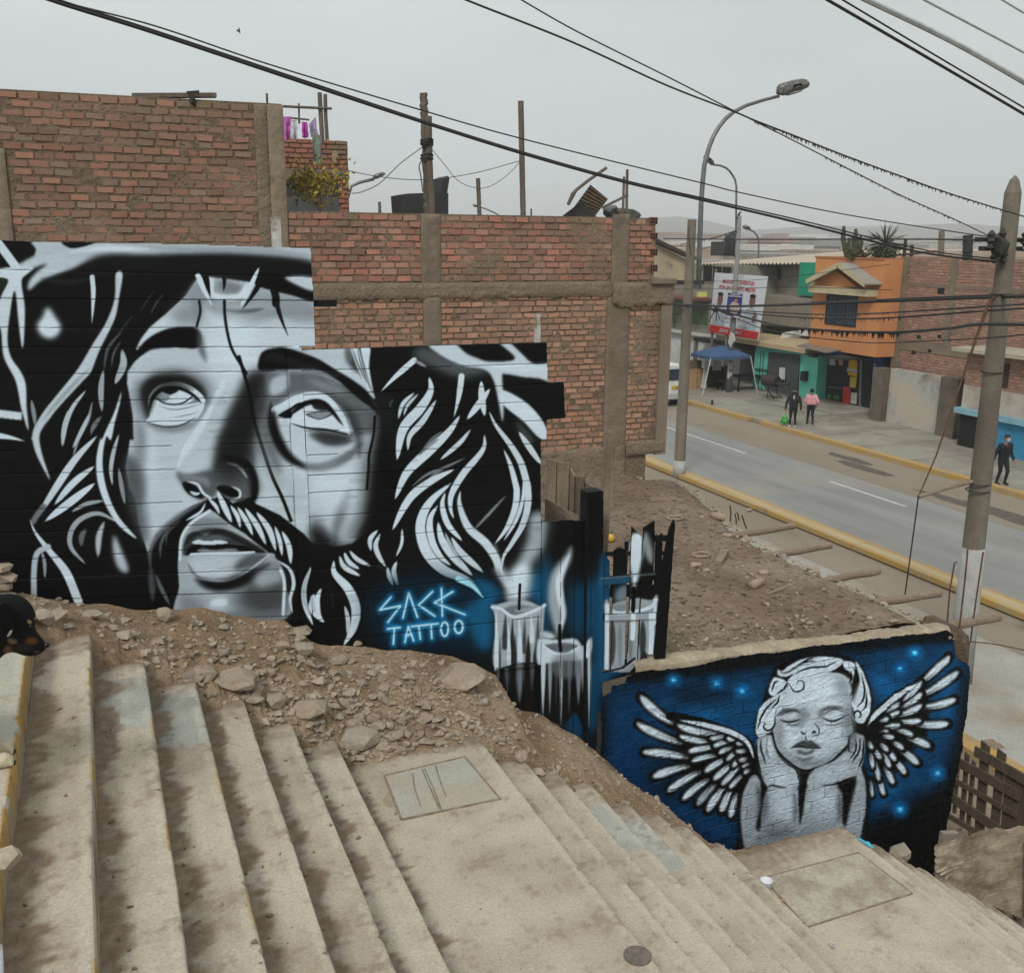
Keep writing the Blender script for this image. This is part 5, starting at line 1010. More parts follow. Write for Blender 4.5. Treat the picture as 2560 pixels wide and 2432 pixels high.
for k, (x, y, w, lb) in enumerate([(1740, 1416, 30, 'flat rock lying left of the short wood block'), (1766, 1428, 20, 'round dark stone right of the flat rock on the lot'), (1909, 1434, 28, 'crumpled pale shoe shaped lump on the lot'), (2024, 1560, 20, 'pale pointed shard near the cherub wall cap'), (2236, 1556, 20, 'pale shard near the near end of the lot'), (1873, 1278, 20, 'half brick standing near the lot edge'), (1822, 1342, 18, 'curved pale tile piece in front of the bent rods'), (1866, 1352, 28, 'wide curved tile piece right of the smaller tile'), (1782, 1340, 12, 'small white rimmed shard left of the tile pieces')]):
    rock(x, y, w, lb, m=CLAY, hr=.35)
for k, (x, y, r_, lb) in enumerate([(1688, 1297, .11, 'pale ring of plastic lying by the black picket tip'), (1754, 1389, .11, 'pale ring of plastic in the middle of the dirt lot')]):
    p = drop(x, y)[0]; b = MB(); b.tube([p + Vector((r_ * cos(t * pi / 8), r_ * .8 * sin(t * pi / 8), .012)) for t in range(17)], .014, 6); solo(b, 'plastic_ring', CLAY, lb, 'ring', smooth=True)
p = drop(1526, 1356)[0]; b = MB(); b.lathe((p.x, p.y, p.z), [(.01, 0), (.03, .008), (.046, .03), (.052, .052), (.046, .075), (.03, .096), (.01, .104)], 16); solo(b, 'yellow_ball', plain('yellow_plastic', (.62, .38, .04)), 'small yellow ball lying behind the dark gate post', 'ball', smooth=True)
rb = thing('rebar_stubs', 'cluster of four bent rusty bars rising from the dirt lot', 'rebar', drop(1845, 1315)[0])
for q in (((1826, 1304), (1827, 1280), (1825, 1264)), ((1841, 1310), (1840, 1295), (1837, 1284)), ((1847, 1302), (1846, 1290), (1843, 1281)), ((1866, 1322), (1860, 1304), (1855, 1288))):
    base = drop(*q[0])[0]; b = MB(); b.tube([base] + [at(x, y, Y=base.y) for x, y in q[1:]], .011, 5); b.build('bar', RUST, rb)
# ------------------------------------------------------------------ old grey fence and post behind the gate
of = thing('old_board_fence', 'weathered grey board fence running back behind the painted planks', 'fence', (3.75, 7.6, LZ))
fz = [(1368, 1180, 8.3), (1392, 1152, 8.15), (1422, 1165, 7.95), (1450, 1178, 7.75), (1464, 1212, 7.5), (1484, 1222, 7.3)]
tp_ = [(1368, 1147), (1392, 1155), (1424, 1172), (1438, 1192), (1462, 1206), (1484, 1220)]
for k in range(5):
    ya, yb = fz[k][2], fz[k + 1][2]; A = at(tp_[k][0] + 1, tp_[k][1], Y=ya); B = at(tp_[k + 1][0] - 1, tp_[k + 1][1] - (14 if k % 2 else 2), Y=yb)
    b = MB(); b.prism([(A.x, ya, LZ - .05), (B.x, yb, LZ - .05), tuple(B), tuple(A)], (.02, .02, 0)); b.build('board', RAWWOOD, of)
A = at(1450, 1252, Y=7.6); B = at(1486, 1290, Y=7.2); b = MB(); b.beam(A, B, .03, .10); b.build('rail', RAWWOODX, of)
A = at(1362, 1280, Y=7.3); B = at(1446, 1300, Y=7.0); C_ = at(1446, 1292, Y=7.0); D = at(1362, 1245, Y=7.3)
lb_ = thing('lettered_board', 'slanted old board with faded letters leaning behind the painted planks', 'board', (A + B) / 2)
b = MB(); b.prism([A - Vector((0, 0, .3)), B - Vector((0, 0, .3)), C_, D], (.01, .02, 0)); b.build('board', RAWWOODX, lb_)
b = MB(); p0 = at(1501, 1380, Y=6.93); p1 = at(1516, 1380, Y=6.93); p2 = at(1541, 1080, Y=6.93); p3 = at(1521, 1074, Y=6.93); b.prism([p0 - Vector((0, 0, .3)), p1 - Vector((0, 0, .3)), p2, p3], (0, .07, 0)); solo(b, 'wooden_post', RAWWOOD, 'tall weathered wooden post behind the dark painted gate post', 'post')
# ------------------------------------------------------------------ brick houses behind the lot
YB = 13.6
def BX(x, y): p = at(x, y, Y=YB); return p.x, p.z
def rectpx(x0, y0, x1, y1):
    a = BX(x0, y0); c = BX(x1, y1); return (min(a[0], c[0]), min(a[1], c[1]), max(a[0], c[0]), max(a[1], c[1]))
def bricks(parent, name, x0, z0, x1, z1, skip, pal, seed, Y=YB, L=.207, H=.0905, mort=.017, prot=(.002, .016), hide=.0, top=None):
    r = random.Random(seed); b = MB(); row = 0; z = z0
    while z < z1 - .02:
        x = x0 - (.5 * L if row % 2 else 0) + r.uniform(-.02, .02); zw = r.uniform(-.004, .004)
        while x < x1:
            l = L * r.uniform(.94, 1.04); xa, xb = max(x, x0), min(x + l - mort * r.uniform(.5, 1.2), x1); cx, cz = (xa + xb) / 2, z + H / 2
            if xb - xa > .04 and not any(s[0] < cx < s[2] and s[1] < cz < s[3] for s in skip) and r.random() > hide and (top is None or cz < top(cx)):
                d = r.uniform(*prot); c = list(r.choice(pal)); k = r.uniform(.80, 1.12); c = tuple(v * k for v in c); t = r.uniform(-.006, .006)
                za, zb = z + mort * r.uniform(.25, .7) + zw, z + H - mort * r.uniform(.25, .6) + zw; e = .006; j = lambda: r.uniform(-.004, .004)
                f = [(xa + e + j(), Y - d, za + e + t), (xb - e + j(), Y - d, za + e - t), (xb - e + j(), Y - d + j() * .5, zb - e - t + j()), (xa + e + j(), Y - d, zb - e + t + j())]
                bk = [(xa, Y + .02, za + t), (xb, Y + .02, za - t), (xb, Y + .02, zb - t), (xa, Y + .02, zb + t)]
                b.add(f + bk, [(0, 1, 2, 3), (1, 0, 4, 5), (2, 1, 5, 6), (3, 2, 6, 7), (0, 3, 7, 4)], c)
            x += l
        z += H; row += 1
    return b.build(name, BRICKM, parent, attr='brick')
def mortar_sheet(parent, name, x0, z0, x1, z1, Y, amp=.012, m=None, res=.035, ragged=0.0, seed=0, f=1.0):
    nx, nzz = max(2, int((x1 - x0) / res)), max(2, int((z1 - z0) / res))
    def fn(u, v):
        x = x0 + (x1 - x0) * u; z = z0 + (z1 - z0) * v
        if ragged and v < .001: z += ragged * (nz(x * 5, seed) + .6 * nz(x * 17, seed))
        d = nz(x * 3 * f, z * 3 * f, seed) * amp + nz(x * 11 * f, z * 11 * f, seed) * amp * .9
        if u in (0, 1) or v in (0, 1): d = -.02 if Y < YB - .001 else d
        return (x, Y - d, z)
    o = grid(name, nx, nzz, fn, m or MORTAR, parent); return o
RED = [(.30, .145, .105), (.33, .165, .12), (.27, .13, .095), (.25, .125, .095), (.30, .175, .13), (.22, .13, .10), (.35, .155, .11)]
ORA = [(.36, .195, .13), (.33, .18, .12), (.39, .22, .15), (.30, .175, .125), (.27, .165, .12), (.35, .18, .115)]
MUT = [(.23, .13, .095), (.21, .125, .09), (.26, .135, .095), (.19, .13, .095), (.21, .15, .11), (.28, .14, .095)]
# middle building
R = rectpx(718, 528, 1640, 700)
mh = thing('brick_house', 'unfinished two storey red brick side wall with grey columns, standing behind the dirt lot', 'house', (5.3, YB + 2, LZ))
xL, zT, xR = BX(718, 527)[0], BX(1200, 537)[1], BX(1640, 545)[0]; zBand1, zBand0 = BX(1200, 706)[1], BX(1200, 745)[1]; xR2 = BX(1674, 800)[0]; zBot = BX(1600, 1135)[1]; zPl = BX(1400, 1128)[1]
b = MB(); b.box(xL, YB + .015, LZ - .3, xR, YB + 7, zT - .01); b.box(xR - .01, YB + .03, zBot, xR2 - .02, YB + 7, zBand1 - .05); b.build('wall_core', MORTAR, mh)
mortar_sheet(mh, 'mortar', xL, LZ - .3, xR + .0, zT, YB, .010); mortar_sheet(mh, 'mortar', xR, zBot, xR2, zBand1, YB, .012)
c1 = rectpx(1051, 535, 1102, 740); c1b = rectpx(1057, 740, 1105, 1150); c2 = rectpx(1532, 535, 1567, 740); c2b = rectpx(1518, 740, 1560, 1145)
holes = [rectpx(1624, y, 1643, y + 18) for y in (543, 582, 622, 662)]
for k, (xa, xb) in enumerate(((xL, c1[0]), (c1[2], c2[0]), (c2[2], xR - .005))): bricks(mh, 'upper_brickwork', xa, zBand1 + .01, xb, zT, holes, RED, 2 + k)
for k, (xa, xb) in enumerate(((xL, c1b[0]), (c1b[2], c2b[0]), (c2b[2], xR2 - .14))): bricks(mh, 'lower_brickwork', xa, zPl, xb, zBand0 - .01, [], ORA, 14 + k, prot=(-.001, .016), mort=.020, L=.200, H=.088)
for s, nm in ((c1, 'column'), (c1b, 'column'), (c2, 'column'), (c2b, 'column')): mortar_sheet(mh, nm, s[0], s[1], s[2], s[3], YB - .035, .012, COLUMNC)
mortar_sheet(mh, 'ring_beam', xL, zBand0, BX(1530, 700)[0], zBand1, YB - .045, .014, mat('beam_mortar', (.24, .185, .13), (.18, .135, .095), nscale=2, bump=.9, bscale=20, bdist=.04), ragged=.05, seed=3)
bb = rectpx(1529, 706, 1678, 762); mortar_sheet(mh, 'beam_end', bb[0], bb[1], bb[2], bb[3], YB - .085, .014, MATS['beam_mortar'], ragged=.07, seed=8)
b = MB(); s = rectpx(1620, 697, 1680, 708); b.box(s[0], YB - .14, s[1], s[2], YB + 6, s[3]); b.build('slab_edge', COLUMNC, mh)
s = rectpx(1650, 762, 1672, 1134); b = MB(); b.box(s[0], YB - .06, zBot - .02, xR2 + .005, YB + 7, s[3]); b.build('corner_column', mat('smooth_brown_column', (.24, .19, .14), (.19, .15, .11), nscale=1.3, bump=.3), mh)
mortar_sheet(mh, 'plinth', BX(1250, 1100)[0] - 3, LZ - .2, BX(1562, 1100)[0], zPl + .02, YB - .05, .02, MATS['beam_mortar'], ragged=0, seed=5)
mortar_sheet(mh, 'plinth', BX(1562, 1100)[0], zBot, xR2, zBot + .22, YB - .07, .012, MATS['beam_mortar'], seed=6)
for h in holes:   # hollow bricks seen end on
    b = MB(); x0, z0, x1, z1 = h; b.box(x0, YB - .012, z0, x1, YB + .02, z1); o = b.build('hollow_brick', mat('hollow_clay', (.20, .095, .065), (.26, .12, .08), nscale=8, bump=.3), mh)
    b = MB(); w, hh = (x1 - x0), (z1 - z0)
    for i in range(3):
        for j in range(2): b.box(x0 + w * (.08 + .31 * i), YB - .016, z0 + hh * (.12 + .44 * j), x0 + w * (.30 + .31 * i), YB - .010, z0 + hh * (.46 + .44 * j))
    b.build('brick_cell', BLACK, o)
# tall left building
th = thing('brick_house', 'tall blank brown brick wall rising above the painted face on the left', 'house', (0, YB + 2, LZ))
xl = -5.5; ztl = BX(0, 222)[1]; ztr = BX(704, 260)[1]; xr = BX(712, 450)[0]
top = lambda x: ztl + (ztr - ztl) * (x - BX(0, 222)[0]) / (xr - BX(0, 222)[0])
b = MB(); b.prism([(xl, YB + .015, LZ - .3), (xr, YB + .015, LZ - .3), (xr, YB + .015, top(xr)), (xl, YB + .015, top(xl))], (0, 6, 0)); b.build('wall_core', MORTAR, th)
mortar_sheet(th, 'mortar', xl, LZ - .3, xr, min(top(xr), top(xl)) - .06, YB, .009)
cR = (BX(640, 400)[0], LZ, xr, 30); cL = (xl, LZ - 9, BX(22, 500)[0], BX(10, 372)[1])
bricks(th, 'brickwork', xl, BX(300, 760)[1], xr, top(xl), [cR, cL], MUT, 11, prot=(.0, .013), mort=.021, L=.222, H=.094, top=lambda x: top(x) - .03)
cm = mat('brown_column', (.255, .20, .14), (.20, .155, .11), nscale=1.2, bump=.5, bscale=14, stain=(.14, .11, .08), sscale=1.6, slo=.58, shi=.7)
mortar_sheet(th, 'column', BX(672, 400)[0], LZ, xr + .01, top(xr) - .02, YB - .05, .012, cm); mortar_sheet(th, 'column', BX(640, 400)[0], LZ, BX(673, 400)[0], top(xr) - .02, YB - .03, .014, MATS['beam_mortar'], seed=4)
mortar_sheet(th, 'column', xl, LZ, BX(24, 500)[0], BX(10, 372)[1], YB - .05, .012, cm, seed=9)
b = MB(); A = at(330, 240, Y=YB + .1); B = at(540, 239, Y=YB + .1); b.beam(A, B, .14, .05); solo(b, 'roof_plank', GREYWOOD, 'dark plank lying along the top of the tall brown brick wall', 'plank')
p = at(480, 246, Y=YB - .02); b = MB(); V, F = hull(random.Random(4), (.05, .05, .10), 14); b.add([v + p for v in V], F); b.beam(p + Vector((-.06, 0, .06)), p + Vector((.09, 0, .08)), .03, .03); solo(b, 'wall_bracket', METALD, 'small dark bracket under the roof plank on the tall wall', 'bracket')
b = MB(); p = at(668, 262, Y=YB + .3); b.tube([p - Vector((0, 0, .2)), at(667, 234, Y=YB + .3)], .015, 6); solo(b, 'iron_rod', RUST, 'short iron rod rising at the right end of the tall wall', 'rod')
# small red house behind, with washing
YR = 21.0
rh = thing('small_brick_house', 'small red brick rooftop room seen past the tall wall, with a shaded opening', 'house', (3.4, YR + 2, 4))
def RP(x, y): p = at(x, y, Y=YR); return p.x, p.z
x0, zt_ = RP(700, 352)[0], RP(850, 353)[1]; x1 = RP(873, 500)[0]; zb = RP(850, 560)[1] - 1.5
b = MB(); b.box(x0 - 2, YR + .02, zb, x1, YR + 4, zt_); b.build('wall_core', MORTAR, rh)
s0 = (x0 - 3, RP(0, 452)[1], RP(812, 0)[0], 30)
bandR = (x0 - 5, RP(800, 447)[1], x1 + 1, RP(800, 423)[1]); dark = (x0 - 5, RP(800, 530)[1] - 1.5, RP(846, 500)[0], RP(800, 452)[1])
bricks(rh, 'brickwork', x0 - 2, zb, x1, zt_, [bandR, dark], [(.27, .10, .07), (.24, .095, .07), (.30, .115, .08)], 31, Y=YR, L=.26, H=.095, mort=.022)
b = MB(); b.box(x0 - 2, YR - .03, bandR[1], x1 + .01, YR + .03, bandR[3]); b.build('concrete_band', COLUMNC, rh)
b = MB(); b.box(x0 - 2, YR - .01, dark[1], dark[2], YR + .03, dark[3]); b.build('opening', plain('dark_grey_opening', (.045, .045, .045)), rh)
b = MB(); b.box(x0 - 2, YR - .02, dark[1], dark[2], YR + .01, RP(800, 492)[1]); b.build('grey_parapet', plain('grey_parapet_render', (.10, .10, .095)), rh)
b = MB(); q = RP(836, 393); b.lathe((0, 0, 0), [(.0, 0), (.09, .0), (.09, .05), (.0, .05)], 16); R90 = Matrix.Rotation(pi / 2, 3, 'X'); b.v = [tuple(Vector((q[0], YR - .01, q[1])) + R90 @ Vector((v[0] * .7, v[1] * 1.4, v[2]))) for v in b.v]; b.build('wall_niche', mat('tan_niche', (.35, .27, .17), (.25, .19, .13), nscale=4), rh)
# washing frame
wf = thing('washing_frame', 'wooden poles and crossbar of a rooftop washing line beside the tall wall', 'washing line', at(800, 352, Y=19))
def bar(parent, name, pts, r, m, Y, n=6):
    b = MB(); b.tube([at(x, y, Y=Y) for x, y in pts], r, n); return b.build(name, m, parent)
for q, r in ((((799, 232), (802, 290), (806, 352)), .042), (((813, 236), (814, 290), (818, 350)), .036), (((747, 259), (748, 310)), .018)): bar(wf, 'pole', q, r, GREYWOOD, 19)
bar(wf, 'crossbar', ((700, 266), (829, 272)), .025, GREYWOOD, 18.95); bar(wf, 'crossbar', ((715, 294), (773, 300)), .018, GREYWOOD, 18.95)
def cloth(px, Y, m, lb, seed):
    A, B, C_, D = [at(x, y, Y=Y) for x, y in px]
    def fn(u, v):
        p = A.lerp(B, u).lerp(D.lerp(C_, u), v); return (p.x + nz(v * 3, seed) * .02, p.y + .05 * sin(u * 9 + seed) * v + .02 * nz(u * 4, v * 4, seed), p.z + .03 * nz(u * 5, seed) * v)
    o = grid('hanging_cloth', 14, 12, fn, m); me = o.data
    c = Vector((sum((v.co for v in me.vertices), Vector()) / len(me.vertices))); 
    for v in me.vertices: v.co -= c
    o.location = c; return tag(o, lb, 'washing')
cloth([(706, 292), (728, 292), (726, 348), (704, 350)], 18.8, plain('pink_cloth', (.50, .14, .42)), 'pink garment hanging at the left of the rooftop washing line', 1)
cloth([(727, 300), (744, 300), (744, 348), (728, 346)], 18.7, plain('white_cloth', (.60, .58, .62)), 'white cloth hanging between the two pink garments', 2)
cloth([(754, 305), (768, 306), (772, 345), (756, 346)], 18.8, plain('magenta_cloth', (.48, .07, .40)), 'magenta garment hanging in the middle of the washing line', 3)
cloth([(772, 312), (789, 292), (796, 342), (776, 345)], 18.7, plain('lilac_cloth', (.36, .30, .42)), 'pale lilac cloth hanging by the washing line poles', 4)
cloth([(778, 330), (803, 340), (806, 412), (784, 410)], 18.2, plain('grey_green_cloth', (.20, .24, .20)), 'long grey green cloth hanging below the others', 5)
# yellowish plant on top of the middle wall
def leafy(name, base, h, rad, n, m, lb, cat, stem=None, seed=1, ls=.05, up=.5, hang=0):
    t = thing(name, lb, cat, base); r = random.Random(seed); b = MB(); lv = MB()
    for k in range(9):
        a = r.uniform(0, 6.28); tip = base + Vector((cos(a) * rad * r.uniform(.2, 1), sin(a) * rad * r.uniform(.2, 1), h * r.uniform(.5, 1))); mid = base.lerp(tip, .5) + Vector((r.uniform(-.05, .05),) * 3)
        b.tube([base, mid, tip], [.014, .010, .004], 5, cap=False)
        for _ in range(n // 9):
            c = mid.lerp(tip, r.uniform(.0, 1.15)) + Vector((r.gauss(0, rad * .28), r.gauss(0, rad * .28), r.gauss(0, h * .12)))
            d = Vector((r.gauss(0, 1), r.gauss(0, 1), r.gauss(up, .6))).normalized(); s = d.cross(Vector((r.random(), r.random(), r.random()))).normalized(); L_ = ls * r.uniform(.6, 1.3)
            lv.add([c, c + d * L_ * .5 + s * L_ * .3, c + d * L_, c + d * L_ * .5 - s * L_ * .3], [(0, 1, 2, 3)])
    b.build('stem', stem or RAWWOOD, t); lv.build('foliage', m, t); return t
YLEAF = mat('yellowing_leaves', (.50, .36, .05), (.16, .15, .03), rough=.7, nscale=9, bump=0)
leafy('potted_shrub', at(803, 528, Y=YB + .6), .62, .42, 620, YLEAF, 'yellowing shrub growing on top of the brick wall beside the tall house', 'shrub', seed=3, ls=.065)
# rooftop clutter of the middle building
YQ = YB + 2.2
def roofpole(pts, r, lb, name='wooden_pole', Y=None, m=GREYWOOD, jit=.006):
    Y = Y or YB + .35; b = MB(); P = [at(x, y, Y=Y) for x, y in pts]; n = 9; Q = []
    for a, c in zip(P[:-1], P[1:]):
        for k in range(n): Q.append(a.lerp(c, k / n) + Vector((nz(k * .9, pts[0][0]) * jit, 0, 0)))
    Q.append(P[-1]); b.tube(Q, [r * (1 + .15 * nz(i * .8, pts[0][0])) for i in range(len(Q))], 7); return solo(b, name, m, lb, 'pole')
roofpole([(1059, 233), (1061, 290), (1068, 480), (1070, 545)], .055, 'tall rough wooden pole of the tied pair on the brick roof', jit=.03); roofpole([(1071, 291), (1073, 400), (1080, 545)], .05, 'shorter wooden pole tied to the tall rough one', Y=YB + .28)
roofpole([(1302, 253), (1305, 400), (1308, 545)], .042, 'single straight wooden pole in the middle of the brick roof')
roofpole([(1195, 446), (1197, 490), (1199, 540)], .032, 'short wooden stake left of the single straight pole'); roofpole([(1328, 522), (1328, 545)], .012, 'tiny rod right of the single straight pole', name='iron_rod', m=RUST)
roofpole([(949, 505), (950, 540)], .022, 'small dark stake left of the black wicker chair', name='wooden_stake'); roofpole([(1560, 442), (1557, 545)], .02, 'thin pole at the left of the pair by the scrap sheets', name='thin_pole'); roofpole([(1568, 424), (1566, 545)], .022, 'thin pole at the right of the pair by the scrap sheets', name='thin_pole')
b = MB()
for dz, zz in ((0, 356), (0, 362), (0, 350), (0, 396), (0, 388)):
    c = at(1067, zz, Y=YB + .3); b.tube([c + Vector((.085 * cos(t * pi / 6), .085 * sin(t * pi / 6), .012 * sin(t + zz))) for t in range(13)], .012, 5)
solo(b, 'wire_binding', CABLE, 'black wire wound around the two tied wooden poles', 'wire')
def wire(name, px, Y0, r, lb, cat='cable', m=None, Y1=None, group=None, fuzz=0, seed=0, n=8):
    Y1 = Y0 if Y1 is None else Y1; q = smooth_line(px, n); N = len(q)
    P = [at(x, y, Y=Y0 + (Y1 - Y0) * i / (N - 1)) for i, (x, y) in enumerate(q)]
    b = MB(); b.tube(P, r, 6)
    if fuzz:
        rr = random.Random(seed)
        for i in range(N - 1):
            if not (fuzz[0] < q[i][0] < fuzz[1]): continue
            for _ in range(fuzz[2]):
                c = P[i].lerp(P[i + 1], rr.random()); h = r * rr.uniform(1.5, 5.5); w = r * rr.uniform(.8, 2.2); d = (P[i + 1] - P[i]).normalized()
                b.add([c - d * w, c + d * w, c + d * w * .4 - ZU * h, c - d * w * .3 - ZU * h * .8], [(0, 1, 2, 3)]); b.add([c - d * w + Vector((.01, .01, 0)), c + d * w + Vector((-.01, .01, 0)), c - ZU * h * .7], [(0, 1, 2)])
    o = b.build(name, m or CABLE); c = P[0].copy()
    for v in o.data.vertices: v.co -= c
    o.location = c; return tag(o, lb, cat, group)
wire('hanging_line', [(879, 484), (905, 480), (950, 458), (1000, 410), (1056, 368)], YB + .3, .007, 'sagging cord running left from the tied poles', 'cord', CABLEG)
wire('hanging_line', [(874, 428), (935, 440), (1000, 448), (1060, 450), (1110, 446), (1200, 430), (1302, 402)], YB + .3, .006, 'long cord crossing behind the tied poles to the single pole', 'cord', CABLEG)
wire('hanging_line', [(1078, 372), (1110, 410), (1145, 452), (1190, 470), (1230, 464), (1275, 432), (1300, 404)], YB + .32, .005, 'cord with knots drooping between the tied poles and the single pole', 'cord', CABLEG)
wire('hanging_line', [(1058, 396), (1048, 415), (1052, 440), (1057, 480)], YB + .2, .008, 'short cord dangling beside the tied poles', 'cord')
wk = thing('wicker_armchair', 'black woven armchair with one raised back post, standing on the brick roof', 'chair', at(1062, 545, Y=YQ))
WICK = mat('black_wicker', (.022, .022, .024), (.05, .05, .05), rough=.6, nscale=60, bump=.8, bscale=70)
def YQP(x, y, d=0): return at(x, y, Y=YQ + d)
b = MB(); P = [YQP(1001, 488), YQP(1022, 484), YQP(1060, 483), YQP(1121, 483), YQP(1121, 545), YQP(1005, 548)]; b.prism(P, (0, .55, 0)); b.build('seat_shell', WICK, wk)
b = MB(); P = [YQP(1102, 484), YQP(1108, 446), YQP(1120, 440), YQP(1124, 446), YQP(1118, 484)]; b.prism(P, (0, .5, 0)); b.build('back_post', WICK, wk)
for x in (1006, 1116):
    b = MB(); b.beam(YQP(x, 545), YQP(x, 560), .05, .05, up=Vector((0, 1, 0))); b.build('leg', WICK, wk)
sh = thing('corrugated_sheet', 'bent brown corrugated roofing sheet propped on edge on the brick roof', 'metal sheet', at(1480, 545, Y=YQ))
def corr(parent, name, px, m, Y, n=9, amp=.03):
    A, B, C_, D = [at(x, y, Y=Y + dy) for x, y, dy in px]; N = n * 6
    def fn(u, v):
        p = A.lerp(B, u).lerp(D.lerp(C_, u), v); return (p.x, p.y - amp * sin(u * n * 2 * pi), p.z + amp * .4 * sin(u * n * 2 * pi))
    return grid(name, N, 6, fn, m, parent, False)
corr(sh, 'sheet', [(1424, 533, 0), (1476, 462, .5), (1520, 498, .7), (1484, 545, .2)], mat('brown_tin', (.20, .145, .10), (.13, .095, .07), nscale=5, rough=.6), YQ)
corr(sh, 'sheet', [(1406, 540, 0), (1456, 502, .1), (1494, 545, .1), (1440, 548, 0)], mat('dull_tin', (.15, .14, .13), (.10, .09, .085), nscale=5, rough=.5), YQ - .1, 10)
for q in (((1420, 512), (1440, 476), (1470, 452), (1516, 420)), ((1420, 512), (1432, 484), (1444, 472))): bar(sh, 'bent_pole', q, .028, GREYWOOD, YQ - .2)
b = MB(); V, F = hull(random.Random(12), (.34, .25, .16), 22); p = at(1560, 535, Y=YQ); b.add([v + p for v in V], F); V, F = hull(random.Random(13), (.16, .15, .16), 18); p = at(1528, 532, Y=YQ); b.add([v + p for v in V], F)
solo(b, 'tarpaulin_bundle', mat('grey_tarpaulin', (.085, .09, .09), (.14, .14, .13), nscale=5, bump=.6, rough=.7), 'crumpled grey tarpaulin bundle right of the corrugated sheet', 'tarpaulin')
b = MB(); b.beam(at(1505, 520, Y=YQ - .2), at(1570, 488, Y=YQ - .2), .03, .04); solo(b, 'leaning_stick', GREYWOOD, 'slanted stick between the corrugated sheet and the thin poles', 'stick')
# ------------------------------------------------------------------ street
def sheet(name, x0, y0, x1, y1, z, m):
    b = MB(); b.quad((x0, y0, z), (x1, y0, z), (x1, y1, z), (x0, y1, z)); return struct(b.build(name, m))
sheet('ground', -1500, -300, 3500, 4500, -.02, EARTH)
sheet('service_road', 9, -12, 16.2, 95, -.008, PAVE); sheet('dirt_verge', 15.6, -12, 17.05, 95, -.004, ROADDUST)
sheet('road', 17.7, -12, 25.5, 140, 0.0, ASPH); sheet('dusty_lane', 22.6, -12, 25.5, 140, .004, ROADDUST)
def dash(y0, y1):
    b = MB(); b.box(21.42, y0, .006, 21.56, y1, .010); return b.build('lane_marking', ROADMARK)
dA = [(29.45, 35.1), (21.6, 24.9), (13.0, 16.5), (41, 46), (51, 56)]
for y0, y1 in dA: struct(dash(y0, y1))
b = MB()
for k in range(28):
    y0 = -10 + k * 3.6; b.box(17.13, y0 + .012, 0, 17.64, y0 + 3.588, .14)
struct(b.build('near_kerb', KERBC))
b = MB()
for k in range(28):
    y0 = -10 + k * 3.6; b.box(17.10, y0 + .02, .02, 17.22, y0 + 3.58, .145); b.box(17.57, y0 + .02, .02, 17.66, y0 + 3.58, .145)
struct(b.build('kerb_edge_paint', KERB))
b = MB(); b.box(25.45, -12, 0, 25.78, 34.1, .17); b.box(25.45, 35.0, 0, 25.78, 120, .17); struct(b.build('far_kerb', KERB))
b = MB(); b.box(25.78, -12, .0, 33.5, 120, .14); struct(b.build('sidewalk', SIDEWALK))
b = MB()
for k in range(20):
    y = 14 + k * 2.4; b.box(25.8, y, .139, 31.4, y + .03, .144)
b.box(28.3, 10, .139, 28.33, 60, .1445); struct(b.build('sidewalk_joints', plain('joint_dirt', (.15, .125, .10))))
b = MB(); r = random.Random(5)
for k in range(9):
    cx, cy = r.uniform(23.2, 25.2), r.uniform(17, 31); n = 12; w, l = r.uniform(.12, .35), r.uniform(.5, 1.5); b.add([(cx + w * cos(2 * pi * i / n) * r.uniform(.7, 1.2), cy + l * sin(2 * pi * i / n) * r.uniform(.7, 1.2), .007 + k * .0004) for i in range(n)], [tuple(range(n))])
struct(b.build('road_stains', plain('oily_stain', (.075, .065, .055), (.13, .11, .09), nscale=6)))
# slope of earth below the wall corner
def gfn(u, v):
    x = 7.0 + 7.5 * u; y = 4.6 + 5.6 * v; h = 1.25 * max(0, 1 - u * 1.5) ** 1.3; return (x, y, h * (1 - .3 * v) - .015 + nz(x * 2, y * 2) * .05 + nz(x * 7, y * 7) * .025)
struct(grid('earth_slope', 60, 40, gfn, EARTH))
b = MB(); b.box(11.6, 7.2, .0, 11.95, 13.5, .14); struct(b.build('side_kerb', KERB))
# ------------------------------------------------------------------ lettering helper
def letters(txt, parent, org, ux, uy, size, m, name='lettering', off=None, align='LEFT', shear=0.0, width=None, bold=0.0, ext=.004):
    cu = bpy.data.curves.new('t', 'FONT'); cu.body = txt; cu.size = 1; cu.align_x = align; cu.shear = shear; cu.offset = bold; cu.extrude = 0; cu.resolution_u = 2
    o = bpy.data.objects.new('t', cu); COL.objects.link(o); bpy.context.view_layer.update()
    me = bpy.data.meshes.new_from_object(o.evaluated_get(bpy.context.evaluated_depsgraph_get()))
    V = [v.co.copy() for v in me.vertices]; F = [tuple(p.vertices) for p in me.polygons]; bpy.data.objects.remove(o); bpy.data.curves.remove(cu); bpy.data.meshes.remove(me)
    if not V: return None
    w = max(v.x for v in V) - min(v.x for v in V); kx = size if width is None else width / w
    ux, uy = Vector(ux).normalized(), Vector(uy).normalized(); nn = ux.cross(uy).normalized(); org = Vector(org)
    return link(name, [org + ux * v.x * kx + uy * v.y * size + nn * (ext) for v in V], F, m, parent)
letters('EDO', lb_, at(1368, 1292, Y=7.28) + Vector((0, -.02, 0)), at(1446, 1300, Y=7.0) - at(1362, 1280, Y=7.3), ZU, .09, plain('faded_grey_letters', (.12, .115, .11)), ext=.02)
